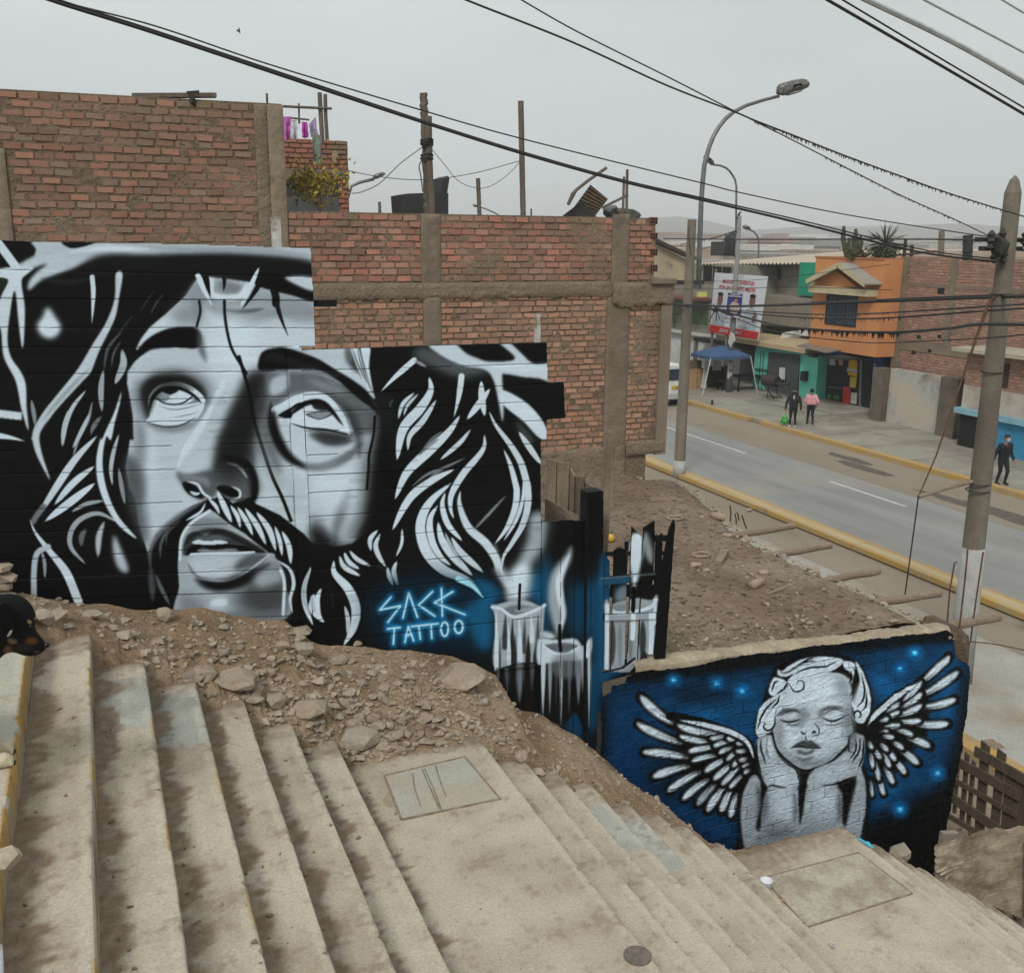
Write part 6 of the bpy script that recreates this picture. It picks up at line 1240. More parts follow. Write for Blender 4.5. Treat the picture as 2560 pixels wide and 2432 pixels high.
# ------------------------------------------------------------------ houses across the street
def F_(x, y, X): p = at(x, y, X=X); return p.y, p.z
def facade_box(parent, name, X, y0, y1, z0, z1, depth, m, d0=0.0):
    b = MB(); b.box(X - d0, min(y0, y1), min(z0, z1), X + depth, max(y0, y1), max(z0, z1)); return b.build(name, m, parent)
def win(parent, X, px, mglass, mframe, nm='window', bars=0, mull=2, proud=.02, shade=None):
    (xa, ya), (xb, yb) = px; A = F_(xa, ya, X); B = F_(xb, yb, X); y0, y1 = sorted((A[0], B[0])); z0, z1 = sorted((A[1], B[1]))
    b = MB(); b.box(X - proud, y0, z0, X + .05, y1, z1); w = b.build(nm, mglass, parent)
    b = MB(); t = .05
    for (ya_, za_, yb_, zb_) in ((y0 - t, z0 - t, y1 + t, z0), (y0 - t, z1, y1 + t, z1 + t), (y0 - t, z0, y0, z1), (y1, z0, y1 + t, z1)): b.box(X - proud - .02, ya_, za_, X + .04, yb_, zb_)
    for k in range(1, mull): yy = y0 + (y1 - y0) * k / mull; b.box(X - proud - .015, yy - .02, z0, X, yy + .02, z1)
    for k in range(bars): yy = y0 + (y1 - y0) * (k + .5) / bars; b.box(X - proud - .05, yy - .008, z0, X - proud - .035, yy + .008, z1)
    b.build('frame', mframe, w); return w
ORANGE = mat('orange_render', (.54, .235, .09), (.48, .20, .08), nscale=.6, bump=.25, bscale=30, stain=(.36, .17, .085), sscale=.5, slo=.55, shi=.75)
CREAM = plain('cream_trim', (.50, .43, .27)); TEAL = mat('turquoise_render', (.14, .54, .43), (.12, .47, .38), nscale=1, bump=.15, stain=(.09, .30, .25), sscale=.6, slo=.6, shi=.8)
GREYR = mat('bare_grey_render', (.27, .245, .205), (.22, .20, .165), nscale=.8, bump=.3, stain=(.17, .15, .12), sscale=.6, slo=.52, shi=.7); GREENG = plain('green_glazing', (.035, .085, .02), (.05, .12, .03), rough=.25, nscale=3, bump=0); GREENP = plain('green_panel', (.015, .27, .16), nscale=1)
TIN = mat('pale_tin_roof', (.42, .36, .28), (.36, .30, .23), nscale=.6, bump=.2, rough=.7); TINR = plain('red_tin_roof', (.34, .14, .13)); DARKF = plain('dark_frame', (.03, .03, .028)); BLUE = plain('blue_shop_paint', (.02, .05, .20), (.03, .07, .25)); NAVYG = plain('navy_glass', (.035, .05, .085), (.06, .08, .12), rough=.15, nscale=2, bump=0)
# orange house
oh = thing('orange_house', 'orange upper storey with a small cream gable over a barred window, above the blue shop', 'house', (31, 32.5, 0))
XO = 30.2; yL = F_(*Z1(905, 345), XO)[0]; yR_ = F_(*Z1(1262, 345), XO)[0]; zt = F_(*Z1(1100, 343), XO)[1]; yL2 = F_(*Z1(872, 780), XO)[0]
zb_ = F_(*Z1(1000, 815), XO)[1]; zb2 = F_(*Z1(1225, 855), XO)[1]
facade_box(oh, 'wall', XO, yL, yR_, (zb_ + zb2) / 2, zt, 8, ORANGE)
b = MB(); b.box(XO - .03, min(yL, yR_) + .01, zt - .02, XO + 8, max(yL, yR_) + .05, zt + .06); b.build('parapet_cap', plain('orange_cap', (.40, .17, .075)), oh)
w = win(oh, XO, (Z1(968, 528), Z1(1105, 690)), NAVYG, plain('black_window_frame', (.02, .02, .022)), bars=12, mull=3)
gp = lambda x, y, X=XO: at(*Z1(x, y), X=X)
b = MB(); b.prism([gp(892, 488), gp(1030, 398), gp(1148, 488)], (-.35, 0, 0)); b.build('gable_wall', ORANGE, oh)
for q in ((858, 462), (1022, 376)), ((1022, 376), (1160, 478)):
    A, B = gp(*q[0], XO - .75), gp(*q[1], XO - .75); b = MB(); b.beam(A, B, .12, .20); b.build('gable_trim', CREAM, oh)
A, B, C_ = gp(1022, 372, XO - .8), gp(1165, 478, XO - .8), gp(858, 462, XO - .8); b = MB()
for P, Q in ((A, B), (C_, A)): b.prism([P, Q, Q + Vector((.95, 0, 0)), P + Vector((.95, 0, 0))], (0, 0, .06))
b.build('gable_roof', plain('grey_tile', (.30, .285, .25)), oh)
A, B = gp(890, 492, XO - .3), gp(1195, 508, XO - .3); b = MB(); b.box(XO - .55, min(A.y, B.y), (A.z + B.z) / 2 - .22, XO, max(A.y, B.y), (A.z + B.z) / 2 + .08); b.build('cornice', CREAM, oh)
# plants on its roof
def cactus():
    base = gp(1085, 350, XO + .5); t = thing('column_cactus', 'tall dark column cactus with many arms on the roof of the orange house', 'cactus', base); CM = mat('cactus_green', (.045, .05, .03), (.075, .08, .045), nscale=12, bump=.6)
    for x, y0, y1, r_ in ((1048, 178, 335, .085), (1040, 210, 300, .06), (1062, 262, 335, .06), (1075, 238, 340, .07), (1095, 225, 345, .075), (1110, 192, 340, .085), (1118, 232, 345, .065), (1135, 228, 330, .06), (1143, 240, 300, .05)):
        b = MB(); A = gp(x + (1085 - x) * .45, 345, XO + .5); B = gp(x, y1 * .4 + y0 * .6, XO + .5); C_ = gp(x, y0, XO + .5); Q = [A, A.lerp(B, .5) + Vector((0, 0, -.05)), B, B.lerp(C_, .6), C_, C_ + Vector((0, 0, .03))]
        b.tube(Q, [r_ * .8, r_, r_ * .95, r_ * 1.05, r_ * .8, r_ * .3], 8); b.build('arm', CM, t)
cactus()
SHRUB = mat('roof_shrub_leaves', (.075, .085, .035), (.13, .12, .05), nscale=6, bump=0, rough=.7)
leafy('roof_shrub', gp(1115, 345, XO + .3) - Vector((0, 0, .15)), .5, .42, 900, SHRUB, 'bushy olive green shrub spilling over the orange roof edge below the cactus', 'shrub', seed=8, ls=.16, up=-.2)
leafy('roof_shrub', gp(1248, 345, XO + .5) - Vector((0, 0, .1)), .5, .55, 900, mat('dark_shrub_leaves', (.045, .065, .03), (.08, .10, .05), nscale=6, bump=0), 'small dark green bush under the spiky palm on the orange roof', 'shrub', seed=9, ls=.13)
base = gp(1250, 338, XO + .6); yc = thing('spiky_palm', 'single stemmed spiky rosette plant on the right of the orange roof', 'palm', base); head = gp(1262, 265, XO + .6)
b = MB(); b.tube([base, base.lerp(head, .5) + Vector((0, .03, 0)), head], [.06, .05, .06], 8); b.build('trunk', GREYWOOD, yc); b = MB(); r = random.Random(2)
for k in range(64):
    th_ = r.uniform(0, 6.28); el = r.uniform(-.5, 1.5); d = Vector((cos(th_) * cos(el), sin(th_) * cos(el), sin(el))); s = d.cross(ZU).normalized(); L_ = r.uniform(.75, 1.15); b.add([head - s * .035, head + s * .035, head + d * L_ * .6 + s * .02 - Vector((0, 0, .03)), head + d * L_ - Vector((0, 0, .12)), head + d * L_ * .6 - s * .02 - Vector((0, 0, .03))], [(0, 1, 2, 3, 4)])
b.build('crown', mat('spiky_leaves', (.05, .065, .035), (.10, .11, .06), nscale=8, bump=0), yc)
# blue shop under it
bs = thing('blue_shop', 'dark blue corner shop with an open front full of goods and a sheet metal awning', 'shop', (32, 34, 0))
XS = 31.6; ys0 = F_(*Z1(915, 1080), XS)[0]; ys1 = F_(*Z1(1225, 1120), XS)[0]; zs = zb_
facade_box(bs, 'wall', XS, ys0, ys1, 0.1, zs + .02, 6, BLUE)
def SP(x, y, X=XS): return at(*Z1(x, y), X=X)
def panel(parent, name, q, X, m, t=.04):
    P = [SP(x, y, X) for x, y in q]; b = MB(); b.prism(P, (-t, 0, 0)); return b.build(name, m, parent)
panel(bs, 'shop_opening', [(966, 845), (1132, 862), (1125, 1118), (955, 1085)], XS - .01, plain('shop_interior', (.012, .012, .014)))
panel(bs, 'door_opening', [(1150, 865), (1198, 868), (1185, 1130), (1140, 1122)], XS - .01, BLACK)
panel(bs, 'door_frame', [(1133, 860), (1146, 862), (1138, 1122), (1126, 1118)], XS - .05, METALG)
panel(bs, 'wall_shelf', [(965, 1000), (1040, 1008), (1040, 1012), (965, 1004)], XS - .06, METALG)
for q, c, nm in ((((1078, 870), (1100, 858), (1122, 872), (1118, 950), (1074, 940)), (.60, .36, .02), 'goods_display'), (((1085, 950), (1118, 952), (1112, 1008), (1082, 1002)), (.55, .42, .08), 'goods_display'), (((978, 858), (1008, 858), (1006, 892), (976, 888)), (.35, .36, .38), 'hanging_bag'), (((1028, 862), (1048, 864), (1046, 892), (1026, 888)), (.45, .25, .18), 'hanging_bag'),
                 (((1050, 1000), (1086, 1004), (1078, 1110), (1042, 1098)), (.50, .03, .03), 'red_cooler'), (((1090, 1030), (1118, 1034), (1114, 1090), (1086, 1086)), (.48, .46, .40), 'white_notice'), (((930, 870), (955, 872), (950, 915), (925, 912)), (.20, .32, .50), 'wall_poster'), (((925, 930), (950, 932), (946, 985), (920, 982)), (.02, .02, .03), 'wall_panel'), (((1070, 905), (1122, 915), (1120, 930), (1068, 925)), (.55, .55, .6), 'goods_display'),
                 (((970, 1040), (985, 1041), (984, 1060), (968, 1058)), (.05, .22, .06), 'goods_display'), (((1000, 1045), (1030, 1048), (1028, 1068), (998, 1064)), (.05, .15, .06), 'goods_display'), (((1205, 880), (1222, 884), (1214, 960), (1198, 955)), (.16, .24, .40), 'wall_poster')):
    panel(bs, nm, q, XS - .12, plain(nm + str(q[0][0]), c, nscale=14), .05)
letters('ABIERTO', bs, SP(1050, 1060, XS - .2), (0, -1, 0), (0, 0, 1), .01, WHITE) if False else None
A = [SP(808, 795, 29.4), SP(960, 830, 29.2), SP(1128, 800, XS - .05), SP(900, 772, XS - .05)]
b = MB(); b.prism([A[0], A[1], A[2], A[3]], (0, 0, .05)); b.build('awning', mat('dull_tin_awning', (.22, .19, .16), (.16, .14, .12), nscale=3, rough=.5, stretch=(1, 8, 1)), bs)
b = MB(); b.box(29.3, ys1, zb2 - .2, 31.6, F_(*Z1(940, 830), 29.3)[0], zb2 - .1); b.build('canopy_edge', DARKF, bs)
b = MB(); b.box(29.2, ys1 - .2, 0.14, 31.6, ys0 + .2, .32); b.box(28.6, ys1 + .3, 0.14, 29.2, ys0 - .2, .22); b.build('front_step', SIDEWALK, bs)
# turquoise house
tl = thing('turquoise_house', 'single storey turquoise house with a large grilled window and cream roof edge', 'house', (31.5, 40, 0))
XT = 31.0; yt0 = F_(*Z2(745, 1000), XT)[0]; yt1 = F_(*Z2(1360, 1100), XT)[0]; ztt = F_(*Z2(1000, 930), XT)[1]
facade_box(tl, 'wall', XT, yt0, yt1, .1, ztt, 5, TEAL)
def TP(x, y, X=XT): return at(*Z2(x, y), X=X)
def tpanel(parent, name, q, X, m, t=.05): b = MB(); b.prism([TP(x, y, X) for x, y in q], (-t, 0, 0)); return b.build(name, m, parent)
g = tpanel(tl, 'window', [(885, 945), (1190, 975), (1170, 1400), (850, 1350)], XT - .005, plain('grey_glass', (.07, .08, .08), rough=.3))
for k in range(13):
    b = MB(); x = 880 + k * 24; b.beam(TP(x, 950 + k * 2.4, XT - .09), TP(x - 22, 1345 + k * 4, XT - .09), .018, .018, up=Vector((1, 0, 0))); b.build('window_bar', METALG, g)
tpanel(g, 'paper_notice', [(990, 1100), (1040, 1105), (1036, 1220), (986, 1215)], XT - .14, WHITE)
dr = tpanel(tl, 'door', [(750, 930), (880, 950), (838, 1345), (720, 1320)], XT - .02, plain('turquoise_door', (.13, .50, .42)))
for x in (800, 828): b = MB(); b.beam(TP(x, 945, XT - .09), TP(x - 26, 1330, XT - .09), .03, .02, up=Vector((1, 0, 0))); b.build('door_bar', DARKF, dr)
for z_ in (1110, 1125): b = MB(); b.beam(TP(745, z_, XT - .09), TP(862, z_ + 18, XT - .09), .02, .03); b.build('door_bar', DARKF, dr)
tpanel(tl, 'meter_box', [(1225, 1135), (1270, 1140), (1262, 1235), (1215, 1228)], XT - .01, DARKF, .2)
tpanel(tl, 'wall_lamp', [(1310, 960), (1365, 965), (1362, 1000), (1308, 992)], XT - .01, DARKF, .25)
A, B = TP(380, 795, XT - .3), TP(1265, 925, XT - .3); b = MB(); b.box(XT - .45, B.y, (A.z + B.z) / 2 - .16, XT + 4.2, A.y, (A.z + B.z) / 2 + .06); b.build('roof_slab', plain('cream_roof_edge', (.46, .33, .18), (.36, .29, .20)), tl)
tpanel(tl, 'lower_wall_band', [(715, 1290), (1340, 1420), (1340, 1445), (712, 1345)], XT - .01, plain('grey_band', (.17, .17, .16)), .06)
# dark garage left of it
dg = thing('open_garage', 'dark open garage front between the turquoise house and the white wall', 'garage', (32, 43, 0))
yg0 = F_(*Z2(420, 850), 32)[0]; facade_box(dg, 'back_wall', 33.4, yt0 - .1, yg0 + 2, .1, ztt - .1, .3, plain('dark_brown_wall', (.045, .022, .018)))
facade_box(dg, 'roof', 31.4, yt0 - .1, yg0 + 2, ztt - .35, ztt - .15, 3, DARKF)
for yy in (yt0 + .05, yg0 + 1.8): facade_box(dg, 'side_post', 31.4, yy, yy + .15, .1, ztt - .3, .2, GREYR)
# white wall and left grey house
wh = thing('white_walled_house', 'grey two storey house with white lower wall and green windows behind the canopy', 'house', (33, 50, 0))
XW = 32.4; yw1 = F_(*Z1(285, 800), XW)[0] - 2.2; zroof = F_(*Z1(400, 372), XW)[1]; zmid = F_(*Z1(200, 712), XW)[1]
yw1 = F_(*Z2(660, 900), XW)[0] + .6
facade_box(wh, 'upper_wall', XW, yw1, 66, zmid, zroof, 9, GREYR); facade_box(wh, 'lower_wall', XW + .03, yw1, 66, .1, zmid, 9, WHITE)
for q in ((Z1(155, 580), Z1(187, 700)), (Z1(270, 573), Z1(352, 692))): win(wh, XW, q, GREENG, plain('pale_frame', (.35, .32, .27)), mull=2)
win(wh, XW, (Z1(330, 380), Z1(470, 470)), BLACK, GREYR, mull=3, nm='dark_opening')
p = SP(300, 548, XW - .5); b = MB(); b.box(XW - 1.2, yw1 + 3, p.z - .1, XW, 60, p.z + .05); b.build('tiled_canopy', mat('dark_red_tiles', (.14, .05, .045), (.22, .09, .07), nscale=8, stretch=(1, 4, 1), bump=.8), wh)
b = MB(); b.box(XW - .25, yw1, zmid - .12, XW, 62, zmid + .05); b.build('floor_ledge', WHITE, wh)
# deeper grey house with green glazing over the turquoise one
gh = thing('grey_house', 'unpainted grey upper storey with a bright green panel left of the orange house', 'house', (35, 38, 0))
XG = 34.5; yga = yL + .02; ygb = F_(*Z1(560, 500), XG)[0] + 2.5; zg = F_(*Z1(700, 368), XG)[1]
facade_box(gh, 'wall', XG, yga, ygb, ztt, zg, 8, GREYR)
for q in ((Z1(630, 390), Z1(722, 448)), (Z1(692, 562), Z1(770, 675))): win(gh, XG, q, GREENG, plain('olive_frame', (.05, .06, .03)), mull=3)
win(gh, XG, (Z1(785, 575), Z1(878, 668)), GLASS, plain('white_frame', (.5, .48, .45)), mull=2)
b = MB(); A, B = SP(822, 362, XG - 1), SP(888, 535, XG - 1); b.box(XG - 1.0, B.y, B.z, XG, A.y, A.z); b.build('green_panel', GREENP, gh)
p = SP(700, 528, XG - .5); b = MB(); b.box(XG - 1.0, yga, p.z - .15, XG, ygb, p.z); b.build('balcony_slab', GREYR, gh)
b = MB(); b.box(XG - 1.0, yga + 3, p.z - 1.6, XG - .85, ygb, p.z - .15); b.build('balcony_wall', plain('dusty_block_wall', (.25, .215, .17)), gh)
cloth([Z1(735, 722), Z1(870, 705), Z1(865, 740), Z1(720, 752)], 36.5, WHITE, 'white sheeting lying on the roof of the turquoise house', 9)
def roof(name, q, m, lb, cat='roof', rib=30, up=.12):
    A, B, C_, D = q
    def fn(u, v): p = A.lerp(B, u).lerp(D.lerp(C_, u), v); return (p.x, p.y, p.z + .05 * sin(u * rib * 2 * pi))
    return fn
t = thing('tin_roof', 'long pale corrugated tin roof over the grey houses across the street', 'roof', SP(600, 350, XG))
A, B = SP(290, 372, XW - .4), SP(862, 368, XG - .6); fn = roof('', [A, B, B + Vector((9, 0, .75)), A + Vector((11, 0, .75))], TIN, ''); grid('sheet', 240, 2, fn, TIN, t, False)
t = thing('tin_roof', 'dull red corrugated tin roof next to the orange house', 'roof', SP(950, 345, XG + 3))
A, B = SP(740, 360, XG + 2.6), SP(1050, 350, XG + 2.6); fn = roof('', [A, B, B + Vector((7, 0, .5)), A + Vector((7, 0, .5))], TINR, ''); grid('sheet', 160, 2, fn, TINR, t, False); b = MB(); b.box(XG + 3, B.y, 3, XG + 9, A.y, B.z - .05); b.build('wall', GREYR, t)
# beige gabled house at the far left
bh = thing('beige_house', 'blotchy beige gable end under a dark sloping roof edge, just right of the brick wall', 'house', (27, 60, 0))
YBG = 44.0; q = [(60, 270), (85, 268), (235, 345), (232, 455), (60, 448)]; P = [at(*Z1(x, y), Y=YBG) for x, y in q]; BEI = mat('blotchy_beige', (.44, .36, .25), (.36, .29, .20), nscale=1, bump=.3, stain=(.24, .18, .13), sscale=1.4, slo=.52, shi=.64)
b = MB(); b.prism(P, (0, 6, 0)); b.build('gable_wall', BEI, bh); b = MB(); b.beam(P[1] + Vector((-.3, -.1, .22)), P[2] + Vector((.4, -.1, .02)), .5, .16); b.build('roof_edge', plain('dark_roof_edge', (.06, .045, .04)), bh)
b = MB(); b.box(P[4].x - 1, YBG - .2, P[3].z - .2, P[3].x + 1.0, YBG + 6, P[3].z); b.build('floor_slab', DARKF, bh); b = MB(); b.box(P[4].x - 1, YBG + .5, 0, P[4].x + .4, YBG + 6, P[3].z - .2); b.build('ground_wall', GREYR, bh)
# big brick building and low red building at right
XRB = 31.2
kb = thing('brick_building', 'large blank two storey brown brick wall with grey concrete bands right of the orange house', 'building', (35, 26, 0))
yk0 = yR_ - .02; yk1 = 6.0; zk = F_(*Z3(1000, 90), XRB)[1]; zk2 = F_(*Z3(1975, 150), XRB)[1]
facade_box(kb, 'wall_core', XRB, yk0, yk1, .1, zk, 10, MORTAR)
def xform(o):  # bricks are laid in XZ; turn them to face the street
    for v in o.data.vertices:
        x, y, z = v.co; v.co = (y, -x, z)
    return o
def sbricks(parent, X, y0, y1, z0, z1, skip, pal, seed, L=.26, H=.115, hide=0):
    sk = [(-max(a, c), min(b_, d), -min(a, c), max(b_, d)) for a, b_, c, d in skip]
    off = wloc(parent); o = bricks(None, 'brickwork', -max(y0, y1), z0, -min(y0, y1), z1, sk, pal, seed, Y=X, L=L, H=H, hide=hide); xform(o)
    for v in o.data.vertices: v.co -= off
    o.parent = parent; return o
K = lambda x, y: F_(*Z3(x, y), XRB)
bands = [(K(640, 350)[0] + 2, K(1000, 385)[1], yk1, K(1000, 350)[1]), (K(740, 900)[0], K(1000, 1035)[1], yk1, K(1000, 935)[1]), (K(780, 0)[0] , 0, K(860, 0)[0], zk), (K(1215, 600)[0], K(1215, 980)[1], K(1275, 600)[0], zk)]
PINK = [(.30, .16, .12), (.27, .145, .11), (.33, .17, .125), (.24, .135, .105), (.29, .175, .135)]
sbricks(kb, XRB, yk0, 18, K(900, 1250)[1], zk - .03, [(a, b_, c, d) for a, b_, c, d in bands], PINK, 41)
for a, z0_, c, z1_ in bands[:2]: b = MB(); b.box(XRB - .03, min(a, c), min(z0_, z1_), XRB + .1, max(a, c), max(z0_, z1_)); b.build('concrete_band', COLUMNC, kb)
for a, z0_, c, z1_ in bands[2:]: b = MB(); b.box(XRB - .04, min(a, c), max(.1, z0_), XRB + .1, max(a, c), z1_); b.build('concrete_column', COLUMNC, kb)
for x, y, r_ in ((1155, 425, .16), (935, 880, .09), (1140, 875, .09), (885, 1030, .10), (1045, 1015, .09)):
    p = at(*Z3(x, y), X=XRB - .02); b = MB(); b.box(XRB - .035, p.y - r_, p.z - r_ * .7, XRB + .02, p.y + r_, p.z + r_ * .7); b.build('wall_hole', BLACK, kb)
STW = mat('stained_white_wall', (.44, .38, .29), (.34, .36, .36), nscale=.9, bump=.3, stain=(.20, .15, .11), sscale=.8, slo=.50, shi=.66, mixlo=.4, mixhi=.6)
ww = thing('stained_white_wall', 'stained white and pale blue boundary wall at the foot of the brick building', 'wall', (30.8, 32, 0))
XV = 30.6; a = F_(*Z3(660, 1200), XV); c = F_(*Z3(1215, 1270), XV); b = MB(); b.box(XV, c[0], .1, XV + .3, a[0], (a[1] + c[1]) / 2); b.build('wall_panel', STW, ww)
for x0_, x1_, zt_, nm in ((545, 655, 1175, 'gate_pillar'), (1215, 1395, 1265, 'brown_pillar')):
    a = F_(*Z3(x0_, zt_), XV); c = F_(*Z3(x1_, zt_), XV); b = MB(); b.box(XV - .3, c[0], .1, XV + .3, a[0], a[1]); b.build(nm, mat('dark_brown_pillar', (.10, .08, .065), (.15, .12, .09), nscale=2, bump=.4), ww)
lr = thing('low_brick_building', 'low red brick building with a pale roof and blue shopfront at the right edge', 'building', (30, 15, 0))
XL_ = 29.6; a = F_(*Z3(1400, 1020), XL_); yl1 = 8.0; zr_ = F_(*Z3(1600, 1040), XL_)[1]
facade_box(lr, 'wall_core', XL_, a[0] - .1, yl1, .1, zr_, 6, MORTAR); zw_ = F_(*Z3(1700, 1400), XL_)[1]; zbl = F_(*Z3(1700, 1660), XL_)[1]
sbricks(lr, XL_, a[0] - .15, yl1, zw_, zr_ - .02, [], PINK, 43); facade_box(lr, 'white_band', XL_, a[0] - .12, yl1, zbl, zw_, .1, plain('patchy_white', (.45, .41, .36), (.33, .27, .22), nscale=1.5), .03)
facade_box(lr, 'blue_ledge', XL_, a[0], yl1, zbl - .12, zbl + .08, .1, plain('pale_blue_ledge', (.22, .40, .48)), .25); facade_box(lr, 'blue_shopfront', XL_, a[0] - 1.2, yl1, .1, zbl - .12, .1, plain('blue_wall', (.04, .24, .42)), .03)
facade_box(lr, 'dark_doorway', XL_, a[0] - .15, a[0] - 1.2, .1, zbl - .12, .1, BLACK, .04); y_, z_ = F_(*Z3(1750, 1130), XL_); y2_, z2_ = F_(*Z3(1812, 1380), XL_); facade_box(lr, 'narrow_window', XL_, y_, y2_, z2_, z_, .1, plain('brown_shutter', (.035, .02, .015)), .04)
b = MB(); b.box(XL_ - .5, yl1, zr_, XL_ + 6, a[0] + .2, zr_ + .14); b.build('roof_slab', plain('pale_roof', (.42, .37, .28)), lr)
# clutter on the brick building roof
for k, (x, y, lb) in enumerate([((790), 20, 'short dark post on the roof edge of the big brick building'), ((870), 10, 'thin post right of the short dark one on the brick roof')]):
    p = at(*Z3(x if k == 0 else 860, 92), X=XRB + .2); b = MB(); b.tube([p, p + Vector((0, 0, .75 if k == 0 else .5))], .07, 7); solo(b, 'roof_post', METALD, lb, 'post')
roofpole([(2354, 577), (2352, 640)], .09, 'pale concrete post standing on the brick roof left of the great pole', 'roof_column', Y=24, m=POLEC); roofpole([(2420, 588), (2418, 650)], .14, 'dark post with a crossbar on the brick roof beside the great pole', 'roof_column', Y=22, m=METALD)
t = thing('water_tank', 'black rooftop water tank beside the lamp poles across the street', 'water tank', SP(470, 322, 36)); b = MB(); p = SP(470, 322, 36); b.lathe(p, [(.45, 0), (.48, .1), (.48, .95), (.42, 1.12), (.15, 1.22), (.13, 1.3)], 18); b.build('tank', plain('black_plastic', (.02, .02, .022), rough=.4), t, smooth=True)
b = MB(); p = SP(395, 320, 36); b.box(p.x, p.y - .7, p.z - .1, p.x + 1, p.y + .7, p.z + .75); solo(b, 'roof_shed', plain('dark_shed', (.05, .05, .045)), 'low dark shed on the tin roof left of the black tank', 'shed')
# ------------------------------------------------------------------ distant town in the haze
r = random.Random(77); G = 'hazy houses of the distant town'
TOWN = [plain('far_wall_%d' % k, c, nscale=.4, bump=0) for k, c in enumerate([(.46, .42, .37), (.34, .22, .17), (.58, .56, .52), (.28, .27, .25), (.38, .30, .24)])]
hb = {}
for k, m in enumerate(TOWN):
    b = MB(); b.box(-.5, -.5, 0, .5, .5, 1); b.box(-.52, -.52, 1, .2, .2, 1.18); o = b.build('walls_%d' % k, m); hb[k] = o.data; bpy.data.objects.remove(o)
n = 0
while n < 190:
    d = r.uniform(62, 560) ** 1.0; az = YAW + r.uniform(radians(5.5), radians(30)); X, Y_ = d * sin(az), d * cos(az)
    if X < 44 and Y_ < 130: continue
    o = bpy.data.objects.new('town_house', hb[r.randrange(5)]); COL.objects.link(o); o.location = (X, Y_, -.1); s = 1 + d / 420; o.scale = (r.uniform(6, 12) * s, r.uniform(6, 12) * s, (r.uniform(2.6, 6.0)) + max(0, (d - 200) / 360 * 4)); o.rotation_euler.z = r.uniform(-.3, .3)
    tag(o, 'small hazy flat roofed house of the far town beyond the tin roofs', 'house', G); n += 1
def hill(u, v):
    az = YAW + radians(-40 + 90 * u); d = 900 + 900 * v; h = (34 + 26 * nz(u * 7, 1) + 10 * nz(u * 23, 2)) * sin(pi * min(1, .12 + v * .8)); return (d * sin(az), d * cos(az), h * .9 - 3)
struct(grid('far_hills', 90, 8, hill, plain('hazy_hill', (.20, .18, .16), nscale=.01)))
# ------------------------------------------------------------------ billboard and poster
bbd = thing('election_billboard', 'tilted white election billboard with two standing men and red slogans, behind the concrete pole', 'billboard', at(*Z1(480, 760), X=30.3))
XBB = 30.3; qc = [(385, 415), (655, 435), (605, 760), (357, 720)]; Q = [SP(x, y, XBB) for x, y in qc]
b = MB(); b.prism(Q, (.06, 0, 0)); b.build('panel', plain('white_banner', (.62, .63, .66), (.56, .57, .60)), bbd)
ux = (Q[1] - Q[0]).normalized(); uy = (Q[0] - Q[3]).normalized(); RDM = plain('banner_red', (.55, .025, .03)); W_ = (Q[1] - Q[0]).length; H_ = (Q[0] - Q[3]).length
def BP(u, v, e=.02): return Q[3].lerp(Q[2], u).lerp(Q[0].lerp(Q[1], u), v) + Vector((-e, 0, 0))
b = MB(); b.prism([BP(0, 0, .012), BP(1, 0, .012), BP(1, .125, .012), BP(0, .125, .012)], (-.004, 0, 0)); b.build('red_band', RDM, bbd)
letters('\u00a1MADUREZ Y JUVENTUD', bbd, BP(.17, .845), ux, uy, H_ * .085, RDM, width=W_ * .62, shear=.15, bold=.02); letters('POR UN DISTRITO MEJOR!', bbd, BP(.12, .745), ux, uy, H_ * .085, RDM, width=W_ * .70, shear=.15, bold=.02)
letters('\u00a1DANI', bbd, BP(.22, .035), ux, uy, H_ * .085, WHITE, width=W_ * .17, shear=.15, bold=.02, ext=.012); letters('PAO!', bbd, BP(.52, .035), ux, uy, H_ * .085, WHITE, width=W_ * .15, shear=.15, bold=.02, ext=.012)
letters('2023 - 2026', bbd, BP(.24, .20), ux, uy, H_ * .035, BLACK, width=W_ * .15); letters('2023 - 2026', bbd, BP(.60, .15), ux, uy, H_ * .035, BLACK, width=W_ * .16)
letters('REGIDOR DE LIMA', bbd, BP(.22, .26), ux, uy, H_ * .03, RDM, width=W_ * .24); letters('A MUNICIPALIDAD', bbd, BP(.55, .25), ux, uy, H_ * .03, RDM, width=W_ * .26)
def cut(parent, name, pts, m, e=.014): b = MB(); b.prism([BP(u, v, e) for u, v in pts], (-.004, 0, 0)); return b.build(name, m, parent)
def ell(cu, cv, ru, rv, n=14): return [(cu + ru * cos(2 * pi * k / n), cv + rv * sin(2 * pi * k / n)) for k in range(n)]
SKIN = plain('printed_skin', (.20, .10, .07), nscale=12); SHIRT = plain('printed_shirt', (.42, .48, .54)); HAIRP = plain('printed_hair', (.02, .02, .02))
for cu, cv in ((.17, .60), (.80, .62)):
    cut(bbd, 'printed_shirt', [(cu - .13, .14), (cu + .13, .14), (cu + .15, .36), (cu + .08, .46), (cu + .03, .49), (cu - .03, .49), (cu - .09, .46), (cu - .14, .36)], SHIRT, .013)
    cut(bbd, 'printed_head', ell(cu, cv - .03, .055, .10), SKIN, .018); cut(bbd, 'printed_hair', ell(cu, cv + .055, .058, .035), HAIRP, .023)
cut(bbd, 'printed_hand', [(.84, .26), (.90, .26), (.92, .36), (.90, .44), (.885, .38), (.875, .46), (.86, .38), (.84, .34)], SKIN, .022)
for u in (.03, .34): A = BP(u, 0, -.1); b = MB(); b.tube([(A.x, A.y, .14), (A.x, A.y, BP(u, .98, 0).z + (.25 if u < .1 else .1))], .07, 8); b.build('support_post', POLEC, bbd)
